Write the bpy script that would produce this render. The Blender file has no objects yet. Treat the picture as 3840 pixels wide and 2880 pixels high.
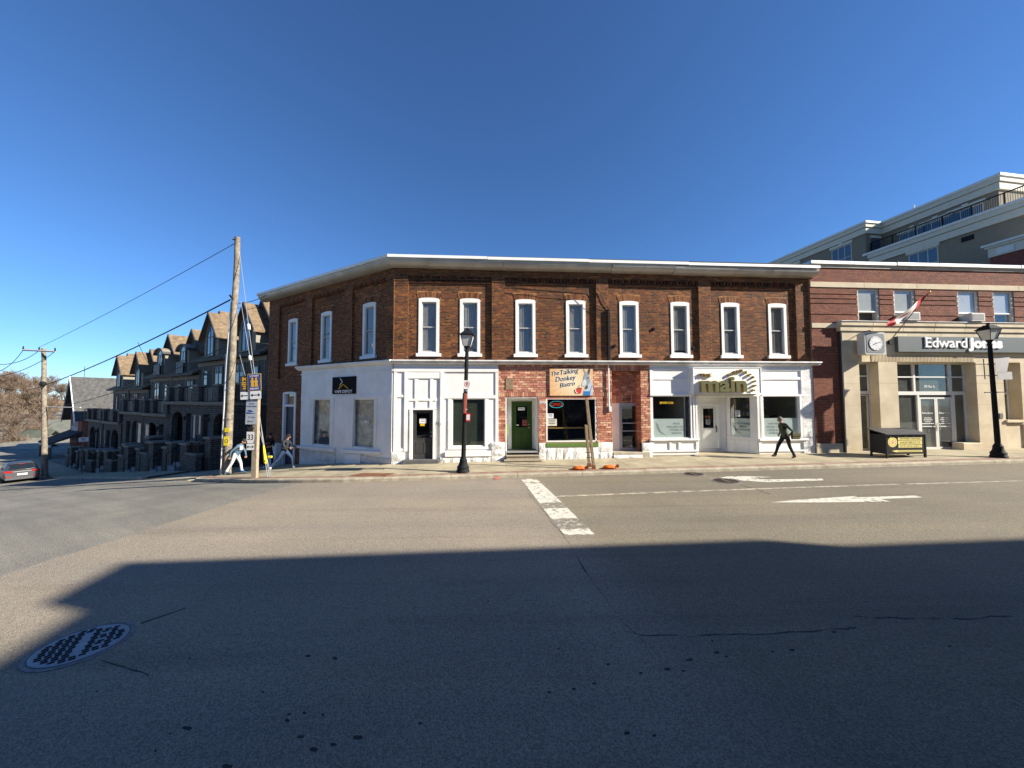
import bpy, math, random
from mathutils import Matrix, Vector, noise as mnoise
random.seed(7)
rad = math.radians
# ------------------------------------------------------------------ camera, sky, sun, exposure
FPX, PITCH, ROLL, CX, CY, CAMZ = 1385.0, math.atan(.045), .0027, 1920.0, 1440.0, 2.8
SUN_EL, SUN_H = rad(27.0), Vector((-.962, .273)).normalized()      # SUN_H: direction the light travels on the ground
scene = bpy.context.scene
COL = scene.collection
fwd = Vector((0, math.cos(PITCH), math.sin(PITCH)))
up0 = Vector((0, -math.sin(PITCH), math.cos(PITCH)))
rt0 = Vector((1, 0, 0))
rt = rt0 * math.cos(ROLL) - up0 * math.sin(ROLL)
up = up0 * math.cos(ROLL) + rt0 * math.sin(ROLL)
cam_d = bpy.data.cameras.new('camera')
cam_d.sensor_width = 36.0
cam_d.lens = 36.0 * FPX / 3840.0
cam_d.clip_start, cam_d.clip_end = .05, 3000
cam = bpy.data.objects.new('camera', cam_d)
COL.objects.link(cam)
cam.matrix_world = Matrix(((rt.x, up.x, -fwd.x, 0), (rt.y, up.y, -fwd.y, 0), (rt.z, up.z, -fwd.z, CAMZ), (0, 0, 0, 1)))
scene.camera = cam
world = bpy.data.worlds.new('World')
scene.world = world
world.use_nodes = True
wn = world.node_tree.nodes
sky = wn.new('ShaderNodeTexSky')
sky.sky_type = 'NISHITA'
sky.sun_disc = False
sky.sun_elevation = SUN_EL
sky.sun_rotation = math.atan2(-SUN_H.x, -SUN_H.y)
sky.altitude = 300
sky.air_density, sky.dust_density, sky.ozone_density = 1.0, 0.0, 10.0
wn['Background'].inputs['Strength'].default_value = .070
world.node_tree.links.new(sky.outputs['Color'], wn['Background'].inputs['Color'])
sun_d = bpy.data.lights.new('sun', 'SUN')
sun_d.energy = 5.0
sun_d.angle = rad(.5)
sun_d.color = (1, .93, .81)
sun = bpy.data.objects.new('sun', sun_d)
COL.objects.link(sun)
sdir = Vector((SUN_H.x * math.cos(SUN_EL), SUN_H.y * math.cos(SUN_EL), -math.sin(SUN_EL)))
sun.matrix_world = sdir.to_track_quat('-Z', 'Y').to_matrix().to_4x4() @ Matrix.Identity(4)
sun.location = (30, -20, 40)
vs = scene.view_settings
vs.view_transform, vs.look, vs.gamma, vs.use_curve_mapping, vs.exposure = 'Standard', 'None', 1.0, False, 1.25

# ------------------------------------------------------------------ pixel -> place
def ray(x, y):
    d = rt * (x - CX) + up * (CY - y) + fwd * FPX
    return d / d.y
K = .07
NF = math.hypot(1, K)
axF, inF = Vector((1 / NF, K / NF, 0)), Vector((-K / NF, 1 / NF, 0))
def hit(x, y, P, n):
    d = ray(x, y)
    t = (P.x * n.x + P.y * n.y) / (d.x * n.x + d.y * n.y)
    return Vector((d.x * t, d.y * t, CAMZ + d.z * t))
_p = hit(1469, 1741, Vector((0, 16.4, 0)), inF)
C0 = Vector((_p.x, _p.y, 0))
ANG = rad(58.9)
uS = Vector((-math.sin(ANG), math.cos(ANG), 0))          # along the side street, away
inS = Vector((uS.y, -uS.x, 0))                            # into the lots beside the side street
def frame(o, ax, inn):
    return Matrix(((ax.x, inn.x, 0, o.x), (ax.y, inn.y, 0, o.y), (0, 0, 1, o.z), (0, 0, 0, 1)))
FF, FS = frame(C0, axF, inF), frame(C0, -uS, inS)
ID = Matrix.Identity(4)
def FL(x, y, dep=0):                                      # pixel on the main-street facade plane moved inward by dep
    p = hit(x, y, C0 + inF * dep, inF)
    return (p - C0).dot(axF), p.z
def SL(x, y, dep=0):
    p = hit(x, y, C0 + inS * dep, inS)
    return -(p - C0).dot(uS), p.z
def rF(x0, y0, x1, y1, dep=0, L=FL):
    xm, ym = (x0 + x1) / 2, (y0 + y1) / 2
    return L(x0, ym, dep)[0], L(x1, ym, dep)[0], L(xm, y1, dep)[1], L(xm, y0, dep)[1]
def rS(x0, y0, x1, y1, dep=0):
    return rF(x0, y0, x1, y1, dep, SL)
def sp(v, w=.9):
    return w * math.log1p(math.exp(min(v / w, 40)))
def H(x, y):                                              # road height
    s = (x - C0.x) * uS.x + (y - C0.y) * uS.y
    h = .0112 * max(-45, min(70, x)) - .088 * sp(s - 1) - .016 * sp(s - 28, 4) + .104 * sp(s - 75, 6)
    return h
def road_hit(x, y, lift=0.0):
    d = ray(x, y)
    lo, hi = 1.0, None
    t = 1.0
    while t < 400:
        if CAMZ + d.z * t < H(d.x * t, t) + lift:
            hi = t
            break
        lo = t
        t *= 1.02
    for _ in range(40):
        m = (lo + hi) / 2
        if CAMZ + d.z * m < H(d.x * m, m) + lift: hi = m
        else: lo = m
    return Vector((d.x * hi, hi, CAMZ + d.z * hi))
def sdo(p):
    q = p - C0
    return q.x * uS.x + q.y * uS.y, -(q.x * inS.x + q.y * inS.y)
def SP(s, d, z=0):                                        # side-street place: s along, d out from the building line
    p = C0 + uS * s - inS * d
    return Vector((p.x, p.y, z))

# ------------------------------------------------------------------ mesh helpers
WORLD = {}
class MB:
    def __init__(s):
        s.v, s.f, s.c, s.mi = [], [], [], []
        s.col = None
        s.mat = 0
    def face(s, idx):
        s.f.append(idx); s.c.append(s.col); s.mi.append(s.mat)
    def add(s, pts, faces):
        b = len(s.v)
        s.v += [tuple(p) for p in pts]
        for q in faces: s.face([b + i for i in q])
        return s
    def box(s, x0, x1, y0, y1, z0, z1):
        return s.hexa([(x0, y0, z0), (x1, y0, z0), (x1, y1, z0), (x0, y1, z0), (x0, y0, z1), (x1, y0, z1), (x1, y1, z1), (x0, y1, z1)])
    def hexa(s, p, back=True):
        fs = [(0, 1, 5, 4), (1, 2, 6, 5), (3, 0, 4, 7), (4, 5, 6, 7), (3, 2, 1, 0)]
        if back: fs.append((2, 3, 7, 6))
        return s.add(p, fs)
    def cbox(s, x0, x1, y0, y1, z0, z1, c=.01):           # box with chamfered edges
        P = []
        for sx, x in ((1, x0), (-1, x1)):
            for sy, y in ((1, y0), (-1, y1)):
                for sz, z in ((1, z0), (-1, z1)):
                    P += [(x, y + sy * c, z + sz * c), (x + sx * c, y, z + sz * c), (x + sx * c, y + sy * c, z)]
        def i(a, b, d, k): return (a * 4 + b * 2 + d) * 3 + k
        F = []
        for a in (0, 1):
            F.append([i(a, 0, 0, 0), i(a, 0, 1, 0), i(a, 1, 1, 0), i(a, 1, 0, 0)][::1 if a == 0 else -1])
            F.append([i(0, a, 0, 1), i(1, a, 0, 1), i(1, a, 1, 1), i(0, a, 1, 1)][::1 if a == 0 else -1])
            F.append([i(0, 0, a, 2), i(0, 1, a, 2), i(1, 1, a, 2), i(1, 0, a, 2)][::1 if a == 0 else -1])
        for a in (0, 1):
            for b in (0, 1):
                F.append([i(a, b, 0, 0), i(a, b, 1, 0), i(a, b, 1, 1), i(a, b, 0, 1)])
                F.append([i(a, 0, b, 0), i(a, 1, b, 0), i(a, 1, b, 2), i(a, 0, b, 2)])
                F.append([i(0, a, b, 1), i(1, a, b, 1), i(1, a, b, 2), i(0, a, b, 2)])
                for d in (0, 1): F.append([i(a, b, d, 0), i(a, b, d, 1), i(a, b, d, 2)])
        return s.add(P, F)
    def prism(s, pts, y0, y1):                            # polygon in x,z pushed along y
        n = len(pts)
        P = [(x, y0, z) for x, z in pts] + [(x, y1, z) for x, z in pts]
        F = [list(range(n)), list(range(2 * n - 1, n - 1, -1))]
        F += [[i + n, (i + 1) % n + n, (i + 1) % n, i] for i in range(n)]
        return s.add(P, F)
    def prismz(s, pts, z0, z1):                           # polygon in x,y pushed along z (z0/z1 numbers or per-point lists)
        n = len(pts)
        a = z0 if isinstance(z0, list) else [z0] * n
        b = z1 if isinstance(z1, list) else [z1] * n
        P = [(p[0], p[1], z) for p, z in zip(pts, b)] + [(p[0], p[1], z) for p, z in zip(pts, a)]
        F = [list(range(n)), list(range(2 * n - 1, n - 1, -1))]
        F += [[i + n, (i + 1) % n + n, (i + 1) % n, i] for i in range(n)]
        return s.add(P, F)
    def prismx(s, pts, x0, x1):                           # polygon in y,z pushed along x
        n = len(pts)
        P = [(x0, y, z) for y, z in pts] + [(x1, y, z) for y, z in pts]
        F = [list(range(n)), list(range(2 * n - 1, n - 1, -1))]
        F += [[i + n, (i + 1) % n + n, (i + 1) % n, i] for i in range(n)]
        return s.add(P, F)
    def tube(s, path, r, n=8, caps=True):
        path = [Vector(p) for p in path]
        rs = r if isinstance(r, (list, tuple)) else [r] * len(path)
        b = len(s.v)
        prev = None
        for k, p in enumerate(path):
            t = (path[min(k + 1, len(path) - 1)] - path[max(k - 1, 0)]).normalized()
            if prev is None:
                a = Vector((0, 0, 1)) if abs(t.z) < .9 else Vector((1, 0, 0))
                e1 = t.cross(a).normalized()
            else:
                e1 = (prev - t * prev.dot(t)).normalized()
            prev = e1
            e2 = t.cross(e1)
            for j in range(n):
                q = 2 * math.pi * j / n
                s.v.append(tuple(p + (e1 * math.cos(q) + e2 * math.sin(q)) * rs[k]))
        for k in range(len(path) - 1):
            for j in range(n):
                a, c = b + k * n + j, b + k * n + (j + 1) % n
                s.face([a, c, c + n, a + n])
        if caps:
            s.face([b + j for j in range(n)][::-1])
            s.face([b + (len(path) - 1) * n + j for j in range(n)])
        return s
    def lathe(s, prof, n=16, c=(0, 0, 0), a0=0.0):
        b = len(s.v)
        for r, z in prof:
            for j in range(n):
                q = a0 + 2 * math.pi * j / n
                s.v.append((c[0] + r * math.cos(q), c[1] + r * math.sin(q), c[2] + z))
        for k in range(len(prof) - 1):
            for j in range(n):
                a, d = b + k * n + j, b + k * n + (j + 1) % n
                s.face([a, d, d + n, a + n])
        s.face([b + j for j in range(n)][::-1])
        s.face([b + (len(prof) - 1) * n + j for j in range(n)])
        return s
    def ball(s, c, r, n=10, m=7):
        rx, ry, rz = r if isinstance(r, (tuple, list)) else (r, r, r)
        b = len(s.v)
        for i in range(1, m):
            t = math.pi * i / m
            for j in range(n):
                q = 2 * math.pi * j / n
                s.v.append((c[0] + rx * math.sin(t) * math.cos(q), c[1] + ry * math.sin(t) * math.sin(q), c[2] + rz * math.cos(t)))
        T = len(s.v); s.v.append((c[0], c[1], c[2] + rz))
        Bt = len(s.v); s.v.append((c[0], c[1], c[2] - rz))
        for i in range(m - 2):
            for j in range(n):
                a, d = b + i * n + j, b + i * n + (j + 1) % n
                s.face([a, a + n, d + n, d])
        for j in range(n):
            s.face([T, b + j, b + (j + 1) % n])
            s.face([Bt, b + (m - 2) * n + (j + 1) % n, b + (m - 2) * n + j])
        return s
    def mesh(s, name):
        me = bpy.data.meshes.new(name)
        me.from_pydata(s.v, [], s.f)
        if any(c is not None for c in s.c):
            at = me.color_attributes.new('Col', 'FLOAT_COLOR', 'CORNER')
            buf = []
            for f, c in zip(s.f, s.c):
                cc = c or (1, 1, 1)
                buf += [cc[0], cc[1], cc[2], 1.0] * len(f)
            at.data.foreach_set('color', buf)
        if any(s.mi): me.polygons.foreach_set('material_index', s.mi)
        me.update()
        return me
    def build(s, name, mat, parent=None, fr=None, smooth=False):
        return put(s.mesh(name), name, mat, parent, fr, smooth)
def put(me, name, mat, parent=None, fr=None, smooth=False):
    if mat is not None and not me.materials:
        for m in (mat if isinstance(mat, (list, tuple)) else [mat]): me.materials.append(m)
    if smooth:
        me.polygons.foreach_set('use_smooth', [True] * len(me.polygons))
        me.set_sharp_from_angle(angle=rad(38))
    o = bpy.data.objects.new(name, me)
    COL.objects.link(o)
    return place(o, parent, fr)
def place(o, parent=None, fr=None):
    M4 = fr if fr is not None else (WORLD[parent] if parent is not None else ID)
    WORLD[o] = M4
    if parent is not None:
        o.parent = parent
        o.matrix_basis = WORLD[parent].inverted() @ M4
    else:
        o.matrix_basis = M4
    return o
def tag(o, label=None, cat=None, group=None, kind=None):
    if label: o['label'] = label
    if cat: o['category'] = cat
    if group: o['group'] = group
    if kind: o['kind'] = kind
    return o
def thing(name, label, cat, fr=ID, group=None):
    o = bpy.data.objects.new(name, None)
    o.empty_display_size = .2
    COL.objects.link(o)
    return tag(place(o, None, fr), label, cat, group)
def copy_tree(o, fr, parent=None):                        # a thing with copies of its parts and sub-parts
    c = o.copy()
    COL.objects.link(c)
    c.parent = None
    if parent is None:
        WORLD[c] = fr
        c.matrix_basis = fr
    else:
        c.parent = parent
        WORLD[c] = WORLD[parent] @ o.matrix_basis
        c.matrix_basis = o.matrix_basis.copy()
    for ch in list(o.children): copy_tree(ch, None, c)
    return c
def at(x, y, z=0, rz=0):
    return Matrix.Translation((x, y, z)) @ Matrix.Rotation(rz, 4, 'Z')

# ------------------------------------------------------------------ materials
def M(name, col, rough=.75, var=.12, scale=3.0, bump=0.0, bscale=60.0, metal=0.0, vcol=False, col2=None, spec=.4, emit=0, dirt=0.0, dscale=.6):
    m = bpy.data.materials.new(name)
    m.use_nodes = True
    nt = m.node_tree
    N, Lk = nt.nodes, nt.links
    b = N['Principled BSDF']
    b.inputs['Roughness'].default_value = rough
    b.inputs['Metallic'].default_value = metal
    b.inputs['Specular IOR Level'].default_value = spec
    geo = N.new('ShaderNodeNewGeometry')
    no = N.new('ShaderNodeTexNoise')
    no.inputs['Scale'].default_value = scale
    no.inputs['Detail'].default_value = 5
    Lk.new(geo.outputs['Position'], no.inputs['Vector'])
    ramp = N.new('ShaderNodeMapRange')
    ramp.inputs[1].default_value, ramp.inputs[2].default_value = .3, .7
    ramp.inputs[3].default_value, ramp.inputs[4].default_value = 1 - var, 1 + var
    Lk.new(no.outputs['Fac'], ramp.inputs[0])
    mul = N.new('ShaderNodeMix')
    mul.data_type, mul.blend_type = 'RGBA', 'MULTIPLY'
    mul.inputs[0].default_value = 1.0
    if vcol:
        a = N.new('ShaderNodeVertexColor')
        a.layer_name = 'Col'
        src = a.outputs['Color']
    elif col2 is not None:
        mx = N.new('ShaderNodeMix')
        mx.data_type = 'RGBA'
        n2 = N.new('ShaderNodeTexNoise')
        n2.inputs['Scale'].default_value = dscale
        n2.inputs['Detail'].default_value = 6
        Lk.new(geo.outputs['Position'], n2.inputs['Vector'])
        r2 = N.new('ShaderNodeMapRange')
        r2.inputs[1].default_value, r2.inputs[2].default_value = .42, .62
        Lk.new(n2.outputs['Fac'], r2.inputs[0])
        Lk.new(r2.outputs[0], mx.inputs[0])
        mx.inputs[6].default_value = (*col, 1)
        mx.inputs[7].default_value = (*col2, 1)
        src = mx.outputs[2]
    else:
        rgb = N.new('ShaderNodeRGB')
        rgb.outputs[0].default_value = (*col, 1)
        src = rgb.outputs[0]
    Lk.new(src, mul.inputs[6])
    Lk.new(ramp.outputs[0], mul.inputs[7])
    Lk.new(mul.outputs[2], b.inputs['Base Color'])
    if bump:
        nb = N.new('ShaderNodeTexNoise')
        nb.inputs['Scale'].default_value = bscale
        nb.inputs['Detail'].default_value = 3
        Lk.new(geo.outputs['Position'], nb.inputs['Vector'])
        bp = N.new('ShaderNodeBump')
        bp.inputs['Strength'].default_value = bump
        bp.inputs['Distance'].default_value = .02
        Lk.new(nb.outputs['Fac'], bp.inputs['Height'])
        Lk.new(bp.outputs[0], b.inputs['Normal'])
    if emit:
        b.inputs['Emission Color'].default_value = (*col, 1)
        b.inputs['Emission Strength'].default_value = emit
    return m
def worn(m, lo, hi, scale=7.0):                          # let the ground show through where the paint has gone
    N, Lk = m.node_tree.nodes, m.node_tree.links
    b = N['Principled BSDF']
    geo, n1, n2, ad, mr = N.new('ShaderNodeNewGeometry'), N.new('ShaderNodeTexNoise'), N.new('ShaderNodeTexNoise'), N.new('ShaderNodeMath'), N.new('ShaderNodeMapRange')
    n1.inputs['Scale'].default_value, n2.inputs['Scale'].default_value = scale, scale * 9
    n1.inputs['Detail'].default_value = 6
    for n_ in (n1, n2): Lk.new(geo.outputs['Position'], n_.inputs['Vector'])
    ad.operation = 'MULTIPLY_ADD'
    ad.inputs[1].default_value = .45
    Lk.new(n2.outputs['Fac'], ad.inputs[0]); Lk.new(n1.outputs['Fac'], ad.inputs[2])
    mr.inputs[1].default_value, mr.inputs[2].default_value = lo, hi
    Lk.new(ad.outputs[0], mr.inputs[0]); Lk.new(mr.outputs[0], b.inputs['Alpha'])
    return m
def glass(name, tint=(.8, .84, .84), fac=.10, rough=.01, wave=0.0):
    m = bpy.data.materials.new(name)
    m.use_nodes = True
    nt = m.node_tree
    N, Lk = nt.nodes, nt.links
    N.remove(N['Principled BSDF'])
    tr, gl, mx, lw = N.new('ShaderNodeBsdfTransparent'), N.new('ShaderNodeBsdfGlossy'), N.new('ShaderNodeMixShader'), N.new('ShaderNodeLayerWeight')
    pw, mr = N.new('ShaderNodeMath'), N.new('ShaderNodeMapRange')
    tr.inputs[0].default_value = (*tint, 1)
    gl.inputs['Roughness'].default_value = rough
    gl.inputs['Color'].default_value = (.95, .97, 1, 1)
    pw.operation = 'POWER'
    pw.inputs[1].default_value = 4.0
    mr.inputs[3].default_value, mr.inputs[4].default_value = fac, .9
    Lk.new(lw.outputs['Facing'], pw.inputs[0])
    Lk.new(pw.outputs[0], mr.inputs[0])
    Lk.new(mr.outputs[0], mx.inputs[0])
    Lk.new(tr.outputs[0], mx.inputs[1])
    Lk.new(gl.outputs[0], mx.inputs[2])
    if wave:
        geo, nz, bp = N.new('ShaderNodeNewGeometry'), N.new('ShaderNodeTexNoise'), N.new('ShaderNodeBump')
        nz.inputs['Scale'].default_value = 1.4
        bp.inputs['Strength'].default_value = wave
        Lk.new(geo.outputs['Position'], nz.inputs['Vector'])
        Lk.new(nz.outputs['Fac'], bp.inputs['Height'])
        Lk.new(bp.outputs[0], gl.inputs['Normal'])
    Lk.new(mx.outputs[0], N['Material Output'].inputs[0])
    return m
MT = dict(
    brick=M('old_brick', (1, 1, 1), .85, .22, 9, .5, 70, vcol=True),
    mortar=M('mortar', (.30, .155, .058), .95, .35, 8),
    mortar_red=M('mortar_grey', (.27, .15, .095), .95, .15, 8),
    white=M('white_paint', (.81, .80, .76), .6, .04, 2.5, .10, 30, col2=(.74, .725, .68), dscale=.9),
    whitestone=M('white_painted_stone', (.76, .75, .71), .7, .10, 7, 1.0, 14, col2=(.62, .60, .55), dscale=2),
    white_dirty=M('weathered_white', (.66, .64, .60), .6, .08, 4, .1, 20, col2=(.5, .48, .44), dscale=2.5),
    covemetal=M('eave_metal_shaded', (.46, .43, .37), .42, .06, 1.5, .12, 3, metal=.25, col2=(.36, .33, .28), dscale=1.0),  # darkened: the shadow under the eave is put into the metal's colour
    sash=M('sash_grey', (.42, .41, .38), .5, .05),
    glass=glass('window_glass', (.97, .975, .97), .035, .012, .02),
    shopglass=glass('shop_glass', (.95, .97, .955), .05, .01, .015),
    dark=M('dark_interior', (.02, .021, .02), .9, .2),
    room=M('room_wall', (.10, .10, .09), .9, .2),
    black=M('black_iron', (.012, .013, .014), .7, .2, 10, .1, 40, spec=.15),
    concrete=M('sidewalk_concrete', (.37, .318, .21), .9, .16, 2.2, .25, 90, col2=(.30, .255, .17), dscale=.9),
    kerb=M('kerb_concrete', (.40, .355, .265), .9, .18, 5, .4, 60, col2=(.33, .28, .20), dscale=2.2),
    paver=M('red_paver_strip', (.23, .13, .09), .9, .25, 12, .3, 60, col2=(.30, .22, .16), dscale=3),
    stone=M('limestone', (.58, .49, .34), .85, .07, 2.5, .18, 50, col2=(.50, .41, .275), dscale=.9),
    wood=M('weathered_timber', (.25, .19, .12), .9, .3, 14, .4, 40),
    paint_y=worn(M('road_paint', (.58, .55, .46), .85, .18, 12, .2, 60), .52, .66),
)
BR_OLD = [(.135, .044, .015), (.170, .060, .018), (.095, .034, .014), (.23, .082, .022), (.068, .026, .013), (.14, .048, .018), (.050, .021, .012), (.13, .036, .016), (.11, .044, .018)]
BR_RED = [(.175, .050, .024), (.155, .043, .021), (.20, .060, .028), (.135, .037, .021)]
BR_PINK = [(.50, .22, .13), (.42, .165, .10), (.56, .28, .165), (.36, .135, .085), (.60, .36, .22), (.47, .20, .135)]
def pick(pal, j=.14):
    c = random.choice(pal)
    k = 1 + random.uniform(-j, j)
    return (c[0] * k, c[1] * k * (1 + random.uniform(-.05, .05)), c[2] * k)
def cells(x0, x1, z0, z1, holes):
    xs = sorted({x0, x1, *[min(max(h[i], x0), x1) for h in holes for i in (0, 1)]})
    zs = sorted({z0, z1, *[min(max(h[i], z0), z1) for h in holes for i in (2, 3)]})
    for a, b in zip(xs, xs[1:]):
        run = None
        for c, d in zip(zs, zs[1:]):
            mx, mz = (a + b) / 2, (c + d) / 2
            if any(h[0] < mx < h[1] and h[2] < mz < h[3] for h in holes):
                if run: yield a, b, run[0], run[1]
                run = None
            else:
                run = [run[0], d] if run else [c, d]
        if run: yield a, b, run[0], run[1]
def bricks(mb, x0, x1, z0, z1, holes=(), y=0.0, course=.0712, length=.228, pal=BR_OLD, gap=.014, deep=.0035, soldier=False, jit=.0025, solo=None):
    n = max(1, round((z1 - z0) / course))
    ch = (z1 - z0) / n
    for k in range(n):
        za, zb = z0 + k * ch, z0 + (k + 1) * ch
        spans = [(x0, x1)]
        for h in holes:
            if h[2] < zb - ch * .4 and h[3] > za + ch * .4:
                ns = []
                for a, b in spans:
                    if h[1] <= a or h[0] >= b: ns.append((a, b)); continue
                    if h[0] > a: ns.append((a, h[0]))
                    if h[1] < b: ns.append((h[1], b))
                spans = ns
        head = (k % 6 == 5) and not soldier
        L = length / 2 if head else length
        off = (k % 2) * L * .5
        for a, b in spans:
            i = math.floor((a - off) / L)
            while i * L + off < b - 1e-6:
                p, q = max(a, i * L + off), min(b, (i + 1) * L + off)
                i += 1
                if q - p < .035: continue
                yy = y - deep - random.uniform(0, jit)
                c = pick(pal)
                pn = 1.0 if pal is not BR_OLD else 1 + .45 * mnoise.noise(Vector((p * .55, za * .8, y * 3))) + .25 * mnoise.noise(Vector((p * 2.1, za * 2.6, 7)))
                c = (c[0] * pn, c[1] * pn, c[2] * pn)
                bx = (p + gap / 2, q - gap / 2, yy, y + .004, za + gap / 2, zb - gap / 2)
                if solo is not None and solo[0] > 0 and q - p > L * .98:
                    solo[0] -= 1
                    solo[1].append(bx)
                else:
                    mb.col = c
                    mb.hexa([(bx[0], bx[2], bx[4]), (bx[1], bx[2], bx[4]), (bx[1], bx[3], bx[4]), (bx[0], bx[3], bx[4]),
                             (bx[0], bx[2], bx[5]), (bx[1], bx[2], bx[5]), (bx[1], bx[3], bx[5]), (bx[0], bx[3], bx[5])], back=False)
    return mb
def solo_bricks(lst, parent, fr, pal, mat):
    cache = {}
    for bx in lst:
        key = (round(bx[1] - bx[0], 3), round(bx[5] - bx[4], 3), random.randrange(10))
        if key not in cache:
            b = MB(); b.col = pick(pal, .2)
            w, h = key[0] / 2, key[1] / 2
            b.cbox(-w, w, -.014, .004, -h, h, .002)
            cache[key] = b.mesh('brick')
        put(cache[key], 'brick', mat, parent, fr @ Matrix.Translation(((bx[0] + bx[1]) / 2, bx[3] - .002, (bx[4] + bx[5]) / 2)))
TSC = bpy.data.scenes.new('lettering_bench')                 # scratch scene, removed at the end
def text(s, fr, x, z, w=None, h=.2, mat=None, name='lettering', parent=None, ext=.004, y=-.01, bold=0.0, shear=0.0, align='LEFT', rot=0.0, res=3):
    cu = bpy.data.curves.new(name, 'FONT')
    cu.body, cu.size, cu.extrude, cu.offset, cu.shear, cu.resolution_u = s, 1.0, 0, bold, shear, res
    tmp = bpy.data.objects.new('tmp', cu)
    TSC.collection.objects.link(tmp)
    vl = TSC.view_layers[0]
    vl.update()
    me = bpy.data.meshes.new_from_object(tmp.evaluated_get(vl.depsgraph))
    bpy.data.objects.remove(tmp)
    bpy.data.curves.remove(cu)
    xs, ys = [v.co.x for v in me.vertices], [v.co.y for v in me.vertices]
    if not xs: return None
    kx0, kw = min(xs), max(xs) - min(xs)
    cap = .73
    sz = h / cap
    sx = (w / kw) if w else sz
    o0 = {'LEFT': 0, 'CENTER': -.5, 'RIGHT': -1}[align]
    flat = [((v.co.x - kx0) * sx + o0 * kw * sx, v.co.y * sz) for v in me.vertices]
    b = MB()
    P = [(p[0], -ext, p[1]) for p in flat] + [(p[0], 0, p[1]) for p in flat]
    n = len(flat)
    F = [list(pl.vertices) for pl in me.polygons]
    cnt = {}
    for f in F:
        for i in range(len(f)):
            e = (f[i], f[(i + 1) % len(f)])
            if (e[1], e[0]) in cnt: cnt.pop((e[1], e[0]))
            else: cnt[e] = 1
    F += [[e[1], e[0], e[0] + n, e[1] + n] for e in cnt]
    bpy.data.meshes.remove(me)
    b.add(P, F)
    return b.build(name, mat, parent, fr @ Matrix.Translation((x, y, z)) @ Matrix.Rotation(-rot, 4, 'Y'))
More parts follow.
